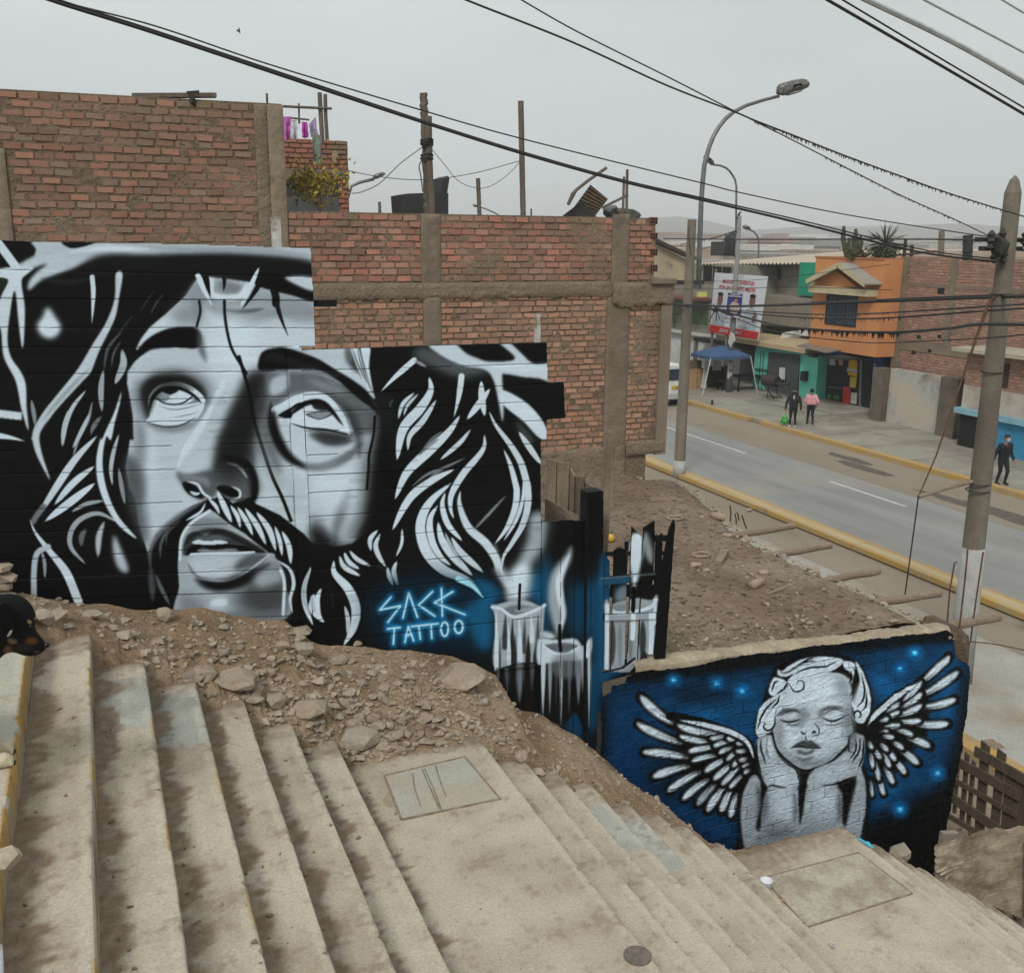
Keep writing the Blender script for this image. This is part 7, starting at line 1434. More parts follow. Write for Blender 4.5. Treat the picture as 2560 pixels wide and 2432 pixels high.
# ------------------------------------------------------------------ poles, lamps, overhead wires
def pole_pts(base, ztop, n=10): return [Vector((base.x, base.y, base.z + (ztop - base.z) * k / n)) for k in range(n + 1)]
# great concrete pole at the right
P3 = at(2397, 1700, Z=0.0); u3 = lambda x, y: at(x, y, Y=P3.y)
zt3 = u3(2531, 484).z; zw3 = u3(2400, 1372).z; r3 = lambda z: .208 - .0098 * z; LX = lambda z: P3.x - .02 * z
g3p = thing('utility_pole', 'great tapering concrete utility pole with pointed top and whitewashed foot, nearest the camera', 'utility pole', P3)
b = MB(); b.tube([Vector((LX(z), P3.y, z)) for z in np.linspace(zw3, zt3, 9)], [r3(z) for z in np.linspace(zw3, zt3, 9)], 12); b.build('shaft', POLEC, g3p, True).data.set_sharp_from_angle(angle=radians(50))
b = MB(); b.tube([Vector((P3.x, P3.y, 0)), Vector((LX(zw3), P3.y, zw3))], [r3(0) + .012, r3(zw3) + .006], 12); b.build('white_foot', POLEW, g3p, True)
b = MB(); b.lathe((LX(zt3), P3.y, zt3), [(r3(zt3), 0), (r3(zt3) * .98, .02), (.07, .20), (.012, .27)], 12); b.build('pointed_top', POLEC, g3p)
for k, (y, w) in enumerate(((600, .5), (622, .42))):
    c = u3(2502, y); b = MB(); b.beam(c + Vector((-w, 0, 0)), c + Vector((w, 0, 0)), .10, .07); b.build('crossarm', METALD, g3p)
for x, y, h in ((2462, 600, .30), (2476, 612, .34), (2470, 640, .22), (2488, 604, .42), (2494, 634, .30), (2546, 596, .2), (2552, 612, .24)):
    c = u3(x, y); b = MB(); b.lathe((c.x, c.y - .12, c.z - h / 2), [(.02, 0), (.06, .03), (.035, h * .3), (.07, h * .45), (.035, h * .6), (.06, h * .8), (.015, h)], 8); b.build('insulator', METALD, g3p)
b = MB(); c = u3(2478, 618); V, F = hull(random.Random(3), (.14, .12, .18), 22); b.add([v + c + Vector((0, -.2, 0)) for v in V], F); b.build('splice_box', METALD, g3p)
for y in (735, 930, 1208, 1225): c = u3(2531 - (y - 484) * .1185, y); b = MB(); b.tube([c + Vector((.01 + (r3(c.z) + .012) * cos(t * pi / 8), (r3(c.z) + .012) * sin(t * pi / 8), 0)) for t in range(17)], .012, 5); b.build('band', METALD, g3p)
b = MB(); b.tube([u3(2430, 1204), u3(2360, 1222), u3(2296, 1242)], .035, 8); b.build('guy_strut', RAWWOODX, g3p)
b = MB(); b.tube([u3(2486, 738), u3(2470, 762), u3(2420, 905), u3(2340, 1140), u3(2296, 1242)], [.03, .03, .02, .014, .012], 6); b.build('guy_wire', RUST, g3p)
b = MB(); b.tube([u3(2296, 1242), u3(2284, 1330), u3(2262, 1490)], .012, 6); b.build('guy_wire', CABLE, g3p)
b = MB(); b.beam(u3(2398, 1560), u3(2406, 1495), .13, .05); b.build('wooden_splint', GREYWOOD, g3p)
# pole by the near kerb with the tall curved street lamp
P2 = Vector((17.22, 27.11, 0)); u2_ = lambda x, y, d=0: at(x, y, Y=P2.y + d)
p2 = thing('street_lamp_pole', 'weathered concrete pole with white foot carrying a tall curved street lamp, by the near kerb', 'lamp pole', P2); zt2 = u2_(1730, 549).z; zw2 = u2_(1702, 1150).z
b = MB(); zz = np.linspace(zw2, zt2, 7); b.tube([Vector((P2.x, P2.y, z)) for z in zz], [.185 - .0065 * z for z in zz], 14); b.build('shaft', POLEC, p2, True).data.set_sharp_from_angle(angle=radians(50))
b = MB(); b.tube([Vector((P2.x, P2.y, 0)), Vector((P2.x, P2.y, zw2))], [.20, .19], 14); b.build('white_foot', POLEW, p2, True)
arm = [(1746, 720), (1748, 646), (1753, 505), (1757, 450), (1761, 413), (1766, 392), (1773, 368), (1784, 340), (1798, 317), (1814, 297), (1833, 281), (1850, 272), (1866, 264), (1911, 250), (1947, 241)]
b = MB(); b.tube([u2_(x, y, .3) for x, y in arm], [.085 - .035 * k / 14 for k in range(15)], 10); b.build('lamp_arm', METALG, p2, True)
for y in (645, 716): b = MB(); b.beam(u2_(1722, y, .2), u2_(1752, y + 2, .3), .1, .12); b.build('clamp', METALG, p2)
def lamp_head(parent, px, Y, depth, m, name='lamp_head'):
    P = [at(x, y, Y=Y) for x, y in px]; n = len(P); c = sum(P, Vector()) / n; b = MB(); rings = []
    for t in range(9):
        a = -pi / 2 + pi * t / 8; k = max(.12, cos(a)) ** .6; rings.append([c + (p - c) * k + Vector((0, depth * sin(a), 0)) for p in P])
    vs = [v for r_ in rings for v in r_]; b.add(vs, [(i * n + j, i * n + (j + 1) % n, (i + 1) * n + (j + 1) % n, (i + 1) * n + j) for i in range(8) for j in range(n)] + [tuple(range(n)), tuple(range(8 * n + n - 1, 8 * n - 1, -1))]); return b.build(name, m, parent, True)
h = lamp_head(p2, [(1942, 236), (1943, 220), (1948, 211), (1962, 206), (1985, 200), (2003, 197), (2014, 199), (2021, 206), (2023, 212), (2018, 220), (2005, 226), (1990, 229), (1972, 235), (1958, 240)], P2.y + .3, .2, mat('dirty_lamp_casing', (.10, .095, .085), (.22, .21, .19), rough=.6, nscale=9, bump=.4, mixlo=.5, mixhi=.6))
lamp_head(h, [(1962, 238), (1990, 230), (2006, 226), (2000, 231), (1985, 236), (1970, 240)], P2.y + .3, .13, plain('lamp_glass', (.35, .35, .33), rough=.2), 'lamp_glass')
b = MB(); b.tube([u2_(1722, 566, -.15), u2_(1722, 600, -.2), u2_(1728, 640, -.2)], .012, 5); b.build('ground_wire', CABLE, p2)
b = MB(); b.box(P2.x + .3, P2.y - .1, u2_(1746, 742).z, P2.x + .62, P2.y, u2_(1746, 730).z); b.build('yellow_tag', plain('pale_yellow_tag', (.55, .52, .16)), p2)
# far pavement pole with posters
P4 = Vector((29.1, 41.64, .14)); p4 = thing('utility_pole', 'grey concrete pole with a blue poster and white handbills standing in front of the billboard', 'utility pole', P4); u4 = lambda x, y, d=0: at(x, y, Y=P4.y + d)
zt4 = u4(1846, 540).z; b = MB(); b.tube([P4, Vector((P4.x, P4.y, zt4))], [.165, .10], 12); b.build('shaft', plain('cool_grey_concrete', (.22, .22, .215), (.17, .17, .165), nscale=2), p4, True)
b = MB(); P = [u4(x, y, -.25) for x, y in ((1820, 732), (1856, 736), (1850, 797), (1814, 795))]; b.prism(P, (0, -.03, 0)); po = b.build('poster', plain('poster_blue', (.035, .03, .22), (.05, .045, .16)), p4)
def p4quad(nm, q, m, parent, e): b = MB(); b.prism([u4(x, y, -.25 - e) for x, y in q], (0, -.01, 0)); return b.build(nm, m, parent)
rz = lambda x, y: (1760 + x / 11.03, 680 + y / 11.03)
p4quad('printed_shirt', [rz(700, 930), rz(800, 810), rz(940, 860), rz(1000, 1000), rz(900, 1150), rz(720, 1150)], plain('poster_shirt', (.50, .40, .38)), po, .05); p4quad('printed_head', [rz(830, 790), rz(850, 720), rz(910, 720), rz(930, 790), rz(890, 850), rz(845, 840)], plain('poster_face', (.45, .22, .15)), po, .07); p4quad('printed_hair', [rz(835, 745), rz(850, 705), rz(915, 705), rz(932, 750), rz(890, 730)], BLACK, po, .09)
p4quad('white_box', [rz(615, 1205), rz(755, 1215), rz(755, 1265), rz(612, 1255)], WHITE, po, .05); p4quad('white_box', [rz(815, 1205), rz(985, 1225), rz(980, 1280), rz(812, 1262)], WHITE, po, .05); p4quad('white_line', [rz(740, 610), rz(1000, 630), rz(998, 650), rz(738, 630)], WHITE, po, .05); p4quad('white_line', [rz(670, 650), rz(1040, 680), rz(1038, 702), rz(668, 672)], WHITE, po, .05)
p4quad('handbills', [(1821, 893), (1833, 893), (1829, 947), (1818, 946)], plain('pinkish_handbill', (.52, .40, .42), (.55, .5, .52)), p4, -.02)
for y in (902, 924, 941): p4quad('handbill_mark', [(1825, y), (1829, y), (1828, y + 5), (1824, y + 5)], BLACK, p4, .03)
b = MB(); P = [u4(x, y, -.3) for x, y in ((1826, 830), (1834, 834), (1838, 850), (1830, 858), (1826, 870), (1820, 858))]; b.prism(P, (0, -.05, 0)); b.build('white_rag', WHITE, p4)
b = MB(); b.tube([u4(x, y, .2) for x, y in ((1840, 640), (1840, 577), (1841, 468), (1838, 450), (1833, 441), (1824, 428), (1815, 420), (1800, 414), (1783, 412))], .05, 8); b.build('lamp_arm', METALG, p4, True)
lamp_head(p4, [(1759, 392), (1763, 387), (1772, 392), (1783, 403), (1785, 410), (1780, 414), (1768, 405), (1760, 399)], P4.y + .2, .16, METALG)
for y in (580, 605, 640): b = MB(); b.beam(u4(1834, y), u4(1848, y - 1), .05, .05); b.build('bracket', METALD, p4)
b = MB(); V, F = hull(random.Random(8), (.07, .10, .12), 16); c = u4(1847, 537); b.add([v + c for v in V], F); b.beam(c + Vector((0, 0, -.05)), c + Vector((-.12, 0, -.2)), .03, .06); b.beam(c + Vector((.03, 0, .08)), c + Vector((.13, 0, .14)), .05, .05); solo(b, 'perched_bird', METALD, 'small dark bird perched on top of the concrete pole by the billboard', 'bird')
t = thing('street_lamp', 'small distant curved street lamp beyond the tin roofs right of the billboard', 'street lamp', at(1896, 700, Y=60)); u5 = lambda x, y: at(x, y, Y=60)
b = MB(); b.tube([u5(x, y) for x, y in ((1895, 720), (1896, 640), (1897, 605), (1893, 589), (1884, 579), (1874, 575))], .06, 8); b.build('pole', METALG, t, True); lamp_head(t, [(1857, 564), (1862, 562), (1875, 568), (1876, 575), (1866, 575), (1858, 570)], 60, .2, METALG)
t = thing('street_lamp', 'distant street lamp head on a slanting arm left of the tied roof poles', 'street lamp', at(900, 460, Y=26)); u6 = lambda x, y: at(x, y, Y=26)
b = MB(); b.tube([u6(x, y) for x, y in ((860, 620), (862, 520), (878, 466), (900, 456), (935, 448))], .04, 8); b.build('arm', METALG, t, True); lamp_head(t, [(932, 440), (940, 434), (955, 430), (963, 433), (962, 438), (945, 447), (934, 449)], 26, .12, METALG)
t = thing('street_lamp', 'far street lamp head on a long thin arm just over the brick wall top', 'street lamp', at(1240, 545, Y=40)); u7 = lambda x, y: at(x, y, Y=40)
b = MB(); b.tube([u7(x, y) for x, y in ((1262, 640), (1250, 540), (1236, 532), (1210, 521), (1194, 517))], .03, 6); b.build('arm', METALG, t, True); lamp_head(t, [(1181, 513), (1186, 510), (1196, 515), (1195, 519), (1186, 518)], 40, .1, METALG)
# wires
y3 = P3.y
wire('power_cable', [(-100, -85), (117, -2), (389, 84), (778, 214), (1063, 308), (1309, 385), (1556, 454), (1750, 499), (1996, 557), (2204, 609), (2333, 636), (2490, 655)], 10.8, .017, 'thick black power cable crossing the whole sky from top left, lower strand', Y1=y3)
wire('power_cable', [(-100, -95), (117, -10), (389, 78), (778, 208), (1063, 304), (1309, 381), (1556, 450), (1750, 494), (1996, 550), (2204, 601), (2333, 629), (2490, 648)], 10.9, .010, 'thinner black strand riding just above the thick power cable', Y1=y3)
wire('power_cable', [(-100, -70), (160, 6), (389, 66), (668, 160), (1037, 271), (1304, 347), (1755, 458), (1842, 480), (2116, 537), (2435, 587), (2478, 590)], 11.4, .0085, 'thin single wire running above the thick power cable', Y1=y3)
wire('power_cable', [(1100, -30), (1164, 0), (1426, 104), (1660, 211), (1829, 277), (1888, 302), (1979, 337), (2116, 391), (2253, 441), (2389, 489), (2640, 566)], 9.0, .0095, 'dirt hung wire from the top centre passing in front of the great pole', Y1=y3 - .5, fuzz=(1880, 2520, 3), seed=4, n=14)
wire('power_cable', [(1250, -32), (1303, 0), (1440, 78), (1660, 188), (1820, 270), (1888, 304), (1988, 354), (2116, 420), (2253, 489), (2389, 550), (2476, 592)], 9.6, .0075, 'dirt hung wire from the top centre ending at the insulators of the great pole', Y1=y3, fuzz=(2050, 2400, 3), seed=6, n=14)
wire('power_cable', [(1980, -52), (2068, 0), (2307, 138), (2560, 286), (2700, 370)], 7.5, .013, 'thick black cable cutting the top right corner, lower of the two', n=8); wire('power_cable', [(2030, -45), (2106, 0), (2330, 134), (2560, 270), (2700, 355)], 7.7, .008, 'thin black cable just above the thick one in the top right corner')
wire('power_cable', [(2060, -50), (2166, 0), (2380, 104), (2560, 206), (2700, 290)], 5.0, .016, 'broad pale grey cable in the top right corner', m=plain('pale_cable', (.40, .44, .43), bump=0)); wire('power_cable', [(2200, -60), (2310, 0), (2560, 132), (2700, 210)], 5.2, .007, 'thin pale grey cable above the broad grey one', m=MATS['pale_cable']); wire('power_cable', [(2400, -70), (2505, 0), (2640, 80)], 5.2, .006, 'short pale wire clipping the extreme top right corner', m=MATS['pale_cable'])
wire('power_cable', [(1660, 597), (1900, 599), (2200, 598), (2480, 600)], 26, .016, 'level far wire running over the town skyline to the great pole', Y1=y3)
S_ = lambda q: [Z1(x, y) for x, y in q]; Yp = lambda x: P2.y + (y3 - P2.y) * (x - 1710) / (2480 - 1710)
def street_wire(q, r, lb, fz=None, seed=0): px = S_(q); return wire('street_cable', px, Yp(px[0][0]), r, lb, Y1=Yp(px[-1][0]), fuzz=fz or 0, seed=seed, n=9)
street_wire([(160, 578), (400, 588), (640, 584), (900, 575), (1350, 558), (1820, 540), (2100, 530)], .034, 'thickest black street cable crossing the barred window of the orange house')
street_wire([(880, 566), (1100, 560), (1350, 548), (1820, 530)], .014, 'thin wire lying just above the thickest street cable')
street_wire([(390, 604), (640, 618), (880, 628), (1100, 628), (1330, 618), (1800, 588), (2100, 568)], .016, 'sagging dirt hung street cable through the middle of the barred window', (1990, 2230, 2), 3)
street_wire([(390, 606), (640, 632), (880, 648), (1100, 652), (1340, 644), (1800, 610), (2100, 592)], .018, 'lower dirt hung street cable through the barred window', (1990, 2240, 3), 5)
street_wire([(390, 606), (560, 650), (700, 685), (860, 704), (1100, 719), (1350, 720), (1600, 700), (1750, 680), (2100, 684)], .028, 'heavy dirt hung street cable below the barred window', (1960, 2250, 5), 7)
street_wire([(390, 606), (520, 660), (640, 705), (860, 745), (1100, 770), (1250, 776), (1500, 765), (1800, 750), (2100, 720)], .012, 'lowest thin street wire crossing the orange wall')
street_wire([(230, 588), (310, 600), (390, 605)], .022, 'short black cable from the lamp pole to the cable splice'); street_wire([(100, 640), (230, 622), (330, 600), (395, 600)], .012, 'thin wire rising to the cable splice from the left')
street_wire([(100, 495), (240, 500), (480, 496), (820, 490), (1300, 505)], .008, 'faint wire across the billboard slogan'); street_wire([(100, 470), (300, 462), (600, 452), (900, 420), (1290, 372)], .007, 'faint wire climbing behind the gable of the orange house')
b = MB(); c = at(*Z1(390, 604), Y=Yp(1790)); V, F = hull(random.Random(2), (.16, .10, .09), 18); b.add([v + c for v in V], F)
for dx, dz in ((-.22, -.38), (.05, -.35), (.16, -.30), (-.10, .18), (.05, .2)): b.tube([c, c + Vector((dx * .6, 0, dz * .5)), c + Vector((dx, 0, dz))], .014, 5)
solo(b, 'cable_splice', CABLE, 'black cable splice with dangling tails hanging in front of the billboard', 'cable splice')
wire('roof_wire', [(1700, 612), (1760, 600), (1800, 590), (1838, 577)], 41, .018, 'dirt hung wire climbing to the top of the poster pole, upper', fuzz=(1700, 1840, 2), seed=9); wire('roof_wire', [(1700, 640), (1760, 622), (1810, 602), (1838, 588)], 41, .014, 'dirt hung wire climbing to the poster pole, lower', fuzz=(1700, 1840, 1), seed=10)
# flying bird
b = MB(); Pb = [at(560 + x / 24.7, 50 + y / 24.7, Y=26) for x, y in ((1025, 640), (985, 670), (1025, 850), (900, 730), (870, 690), (850, 715), (795, 700), (800, 600), (870, 640), (890, 560), (960, 450), (970, 600), (975, 630))]; b.prism(Pb, (0, .05, 0)); solo(b, 'bird', METALD, 'small dark bird flying in the empty sky at upper left', 'bird')
# ------------------------------------------------------------------ bodies: one continuous skin grown over tapered limbs
def grow(name, segs, mats, voxel, parent=None, smooth_it=4, colfn=None):
    b = MB(); info = []
    for a, ra, c, rc, mi in segs:
        a, c = Vector(a), Vector(c); L_ = (c - a).length; d = (c - a) / max(L_, 1e-6); n = max(1, int(L_ / .03)); pts = []; rs = []
        for t in (-.95, -.75, -.4): pts.append(a + d * ra * t); rs.append(ra * sqrt(max(0, 1 - t * t)))
        for k in range(n + 1): pts.append(a + (c - a) * k / n); rs.append(ra + (rc - ra) * k / n)
        for t in (.4, .75, .95): pts.append(c + d * rc * t); rs.append(rc * sqrt(max(0, 1 - t * t)))
        b.tube(pts, rs, 12); info.append((a, ra, c, rc, mi))
    o = b.build(name, None, None); md = o.modifiers.new('r', 'REMESH'); md.mode = 'VOXEL'; md.voxel_size = voxel; s_ = o.modifiers.new('s', 'SMOOTH'); s_.iterations = smooth_it; s_.factor = .5
    bpy.context.view_layer.update(); me = bpy.data.meshes.new_from_object(o.evaluated_get(bpy.context.evaluated_depsgraph_get())); bpy.data.objects.remove(o); me.name = name
    for m in mats: me.materials.append(m)
    nf = len(me.polygons); cen = np.zeros(nf * 3); me.polygons.foreach_get('center', cen); cen = cen.reshape(-1, 3); best = np.full(nf, 1e9); idx = np.zeros(nf, int)
    for a, ra, c, rc, mi in info:
        A, C_ = np.array(a), np.array(c); d = C_ - A; t = np.clip(((cen - A) @ d) / max(d @ d, 1e-9), 0, 1); q = np.linalg.norm(cen - A - t[:, None] * d, axis=1) - (ra + (rc - ra) * t); k = q < best - 1e-5; best[k] = q[k]; idx[k] = mi
    me.polygons.foreach_set('material_index', idx.astype(np.int32)); me.polygons.foreach_set('use_smooth', np.ones(nf, bool))
    if colfn is not None:
        co = np.zeros(len(me.vertices) * 3); me.vertices.foreach_get('co', co); co = co.reshape(-1, 3); ca = me.color_attributes.new('coat', 'FLOAT_COLOR', 'POINT'); ca.data.foreach_set('color', np.concatenate([colfn(co), np.ones((len(co), 1))], 1).astype(np.float32).ravel())
    if parent is not None:
        off = wloc(parent)
        me.transform(Matrix.Translation(-off))
    o = bpy.data.objects.new(name, me); COL.objects.link(o); o.parent = parent; return o
SK = plain('skin', (.27, .165, .12), rough=.6); HAIR = plain('dark_hair', (.012, .010, .010), rough=.6)
def person(label, base, face, h, top, legs, shoes, pose, hair='long', mask=None, belly=1.0):
    """base: point between the feet; face: heading (rad, 0 = towards +Y); pose: joint targets in body axes (side, forward, up) in fractions of height"""
    f = Vector((sin(face), cos(face), 0)); s = Vector((cos(face), -sin(face), 0))
    def J(a, b_, c): return base + s * (a * h) + f * (b_ * h) + ZU * (c * h)
    t = thing('person', label, 'person', base); M = [SK, top, legs, shoes]; S = []; g = h
    pel, wst, chs, nck, hd = J(0, 0, .52), J(0, 0, .60), J(0, pose.get('lean', 0), .72), J(0, pose.get('lean', 0) * 1.3, .82), J(0, pose.get('lean', 0) * 1.5 + .01, .91)
    for sd in (-1, 1):
        S += [(J(.045 * sd, 0, .52), .062 * g, J(.05 * sd, 0, .60), .062 * g * belly, 1 if pose.get('long') else 2), (J(.05 * sd, 0, .60), .066 * g * belly, J(.055 * sd, pose.get('lean', 0), .73), .068 * g * belly, 1), (J(.05 * sd, pose.get('lean', 0), .74), .058 * g, J(.10 * sd, pose.get('lean', 0), .795), .040 * g, 1)]
        kn, an = pose['knee'][sd], pose['ankle'][sd]; hip = J(.052 * sd, 0, .50); kn, an = J(*kn), J(*an); toe = an + f * (.085 * g) - ZU * (.022 * g)
        S += [(hip, .058 * g, kn, .036 * g, 2), (kn, .036 * g, an + ZU * .02, .024 * g, 2), (an - ZU * .015 * g - f * .012 * g, .026 * g, toe, .021 * g, 3)]
        el, wr = J(*pose['elbow'][sd]), J(*pose['wrist'][sd]); S += [(J(.115 * sd, pose.get('lean', 0), .785), .041 * g, el, .036 * g, 1), (el, .035 * g, wr, .028 * g, 1)]
        hd_ = (wr - el).normalized(); pm = wr + hd_ * .05 * g; S += [(wr, .015 * g, pm, .020 * g, 0)]; w = hd_.cross(f if abs(hd_.dot(f)) < .8 else s).normalized()
        for k, ln in enumerate((.036, .042, .039, .030)): a0 = pm + w * ((k - 1.5) * .011 * g); m0 = a0 + hd_ * ln * .6 * g; S += [(a0, .0062 * g, m0, .0058 * g, 0), (m0, .0058 * g, m0 + (hd_ * .6 + f * .5).normalized() * ln * .5 * g, .0045 * g, 0)]
        if sd: S += [(wr + hd_ * .015 * g, .008 * g, wr + hd_ * .038 * g + w * .026 * g, .0058 * g, 0)]
    S += [(nck - ZU * .02 * g, .034 * g, hd - ZU * .03 * g, .030 * g, 0), (hd, .050 * g, hd + ZU * .022 * g, .052 * g, 0), (hd + f * .012 * g - ZU * .03 * g, .036 * g, hd + f * .02 * g, .040 * g, 0), (hd + f * .05 * g, .010 * g, hd + f * .060 * g - ZU * .012 * g, .009 * g, 0)]
    for sd in (-1, 1): S += [(hd + s * .052 * sd * g - ZU * .005 * g, .012 * g, hd + s * .055 * sd * g + ZU * .008 * g, .010 * g, 0)]
    grow('body', S, M, .0075, t)
    HS = [(hd - f * .012 * g + ZU * .018 * g, .058 * g, hd - f * .006 * g + ZU * .030 * g, .056 * g, 0)]
    if hair == 'long': HS += [(hd - f * .03 * g + s * .03 * sd * g, .040 * g, hd - f * .03 * g + s * .045 * sd * g - ZU * .12 * g, .026 * g, 0) for sd in (-1, 1)] + [(hd - f * .035 * g, .045 * g, hd - f * .04 * g - ZU * .12 * g, .036 * g, 0)]
    grow('hair', HS, [HAIR], .01, t)
    for sd in (-1, 1): c = hd + f * .053 * g + s * .019 * sd * g + ZU * .004 * g; b = MB(); b.tube([c - s * .008 * g, c + s * .008 * g], .0055 * g, 6); b.build('eye', HAIR, t)
    if mask: grow('face_mask', [(hd + f * .032 * g - ZU * .03 * g, .034 * g, hd + f * .034 * g - ZU * .014 * g, .037 * g, 0)], [mask], .008, t)
    return t, J
stand = dict(knee={-1: (-.055, .01, .28), 1: (.055, .02, .28)}, ankle={-1: (-.075, 0, .04), 1: (.065, .0, .04)}, elbow={-1: (-.17, -.02, .62), 1: (.175, -.01, .62)}, wrist={-1: (-.185, .03, .47), 1: (.19, .04, .47)}, long=True)
JK = plain('black_jacket', (.010, .010, .011), (.02, .02, .02)); PT = plain('black_trousers', (.012, .012, .013)); WS = plain('white_shoes', (.62, .62, .60)); PKM = plain('pink_jumper', (.62, .30, .33), (.56, .26, .29)); BSH = plain('black_shoes', (.02, .02, .02))
B1 = at(1980, 1067, Z=.14); top1 = at(1986, 972, Y=B1.y).z; H1 = (top1 - .14) / .985
tp1, J1 = person('person in black jacket and white shoes carrying a green bag on the far pavement', B1, radians(222), H1, JK, PT, WS, stand, mask=plain('black_mask', (.012, .012, .012)))
b = MB(); q = [J1(.02, .075, .80), J1(-.02, .075, .80), J1(0, .072, .69)]; b.prism(q, tuple(-.02 * v for v in Vector((sin(radians(222)), cos(radians(222)), 0)))); b.build('white_collar', WHITE, tp1)
hb_ = J1(.19, .04, .44); gb = thing('shopping_bag', 'bright green patterned shopping bag hanging from the hand of the person in black', 'bag', hb_ - Vector((0, 0, .62)))
S = [(hb_ - Vector((.02, 0, .30)), .10, hb_ - Vector((.02, 0, .44)), .16, 0), (hb_ - Vector((.10, -.05, .46)), .10, hb_ - Vector((-.06, .05, .46)), .10, 0)]; grow('bag', S, [mat('green_plastic_bag', (.06, .40, .05), (.03, .05, .03), rough=.35, nscale=7, bump=.3, mixlo=.48, mixhi=.56)], .015, gb)
b = MB(); b.tube([hb_ - Vector((.10, 0, .22)), hb_ - Vector((.02, 0, 0)), hb_ - Vector((-.06, 0, .22))], .012, 6); b.build('handle', plain('pale_green_strap', (.4, .55, .4)), gb)
walk = dict(knee={-1: (-.05, .05, .28), 1: (.05, -.01, .28)}, ankle={-1: (-.05, .09, .045), 1: (.055, -.10, .07)}, elbow={-1: (-.16, .03, .64), 1: (.165, -.06, .63)}, wrist={-1: (-.08, .13, .76), 1: (.15, .02, .52)}, lean=.02, long=False)
B2 = at(2024, 1062, Z=.14); H2 = (at(2028, 972, Y=B2.y).z - .14) / .985
person('person in a pink jumper and dark trousers walking away beside the blue shop', B2, radians(25), H2, PKM, PT, BSH, walk, hair='short', belly=1.22)
B3 = at(2500, 1211, Z=.14); H3 = (at(2518, 1086, Y=B3.y).z - .14) / .985; walk3 = dict(knee={-1: (-.05, .10, .29), 1: (.05, .02, .28)}, ankle={-1: (-.05, .06, .06), 1: (.055, -.04, .045)}, elbow={-1: (-.17, -.03, .64), 1: (.18, .0, .64)}, wrist={-1: (-.21, .02, .50), 1: (.23, .02, .50)}, lean=.02, long=True)
person('person in dark clothes and pale mask walking by the blue wall at right', B3, radians(190), H3, plain('navy_jacket', (.012, .014, .022)), PT, BSH, walk3, hair='short', mask=plain('pale_mask', (.42, .46, .50)))
# ------------------------------------------------------------------ dog sitting on the top landing, looking right
pw = at(20, 1897, Z=LD); YD = pw.y; d_ = lambda x, y, o=0: at(x, y, Y=YD + o)
st_ = [((-190, 1700), (-190, 1990), .13), ((-130, 1600), (-150, 1900), .13), ((-80, 1530), (-100, 1800), .115), ((-35, 1494), (-40, 1700), .095), ((0, 1486), (4, 1640), .083), ((28, 1485), (28, 1628), .078), ((58, 1493), (42, 1630), .074), ((79, 1513), (57, 1636), .064), ((90, 1538), (72, 1639), .050), ((88, 1568), (84, 1639), .038), ((98, 1586), (93, 1636), .032), ((111, 1602), (103, 1631), .026), ((119, 1612), (112, 1624), .014)]
b = MB(); n = 20; T = smooth_line([(a[0], a[1], c[0], c[1], w * 1000) for a, c, w in st_], 4) if False else None
def cat_interp(rows, k):
    A = np.array(rows, float); Q = np.vstack([2 * A[0] - A[1], A, 2 * A[-1] - A[-2]]); out = []
    for i in range(1, len(Q) - 2):
        for j in range(k):
            t = j / k; p0, p1, p2, p3 = Q[i - 1], Q[i], Q[i + 1], Q[i + 2]; out.append(.5 * (2 * p1 + (p2 - p0) * t + (2 * p0 - 5 * p1 + 4 * p2 - p3) * t * t + (3 * p1 - p0 - 3 * p2 + p3) * t ** 3))
    out.append(A[-1]); return out
rows = cat_interp([(*a, *c, w) for a, c, w in st_], 4); vs = []
for tx, ty, bx, by, w in rows:
    A, B = d_(tx, ty), d_(bx, by); c = (A + B) / 2; hh = (A - B) / 2
    for k in range(n):
        a = 2 * pi * k / n; vs.append(c + hh * cos(a) + Vector((0, w * sin(a) * (1 - .12 * cos(a)), 0)))
fs = [(i * n + k, i * n + (k + 1) % n, (i + 1) * n + (k + 1) % n, (i + 1) * n + k) for i in range(len(rows) - 1) for k in range(n)] + [tuple(range(n - 1, -1, -1)), tuple((len(rows) - 1) * n + k for k in range(n))]
b.add(vs, fs)
z0d = LD; xr_ = pw.x
def T_(p, r): b.tube([Vector(q) for q in p], r, 12)
bx_ = d_(-190, 1850).x
T_([(bx_ + .05, YD, z0d + .42), (bx_ - .15, YD, z0d + .33), (bx_ - .34, YD, z0d + .20), (bx_ - .42, YD, z0d + .13)], [.14, .165, .16, .10])
for sd, yy in ((-1, 1916), (1, 1888)):
    o = .06 * sd * -1; p = at(16, yy, Z=z0d); T_([(bx_ + .08, YD + o, z0d + .40), (bx_ + .13, YD + o, z0d + .26), (p.x - .07, p.y, z0d + .12), (p.x - .06, p.y, z0d + .035)], [.06, .045, .032, .030]); T_([(p.x - .07, p.y, z0d + .028), (p.x, p.y, z0d + .030), (p.x + .022, p.y, z0d + .022)], [.030, .031, .020])
    for k in (-1, 0, 1): T_([(p.x - .005, p.y + .014 * k, z0d + .024), (p.x + .028, p.y + .016 * k, z0d + .016)], [.014, .011])
    T_([(bx_ - .30, YD + o * 1.9, z0d + .20), (bx_ - .12, YD + o * 2.0, z0d + .10), (bx_ - .26, YD + o * 2.0, z0d + .04), (bx_ - .10, YD + o * 2.0, z0d + .03)], [.10, .07, .035, .03])
T_([(bx_ - .42, YD, z0d + .10), (bx_ - .60, YD + .03, z0d + .03), (bx_ - .78, YD + .08, z0d + .03)], [.04, .025, .015])
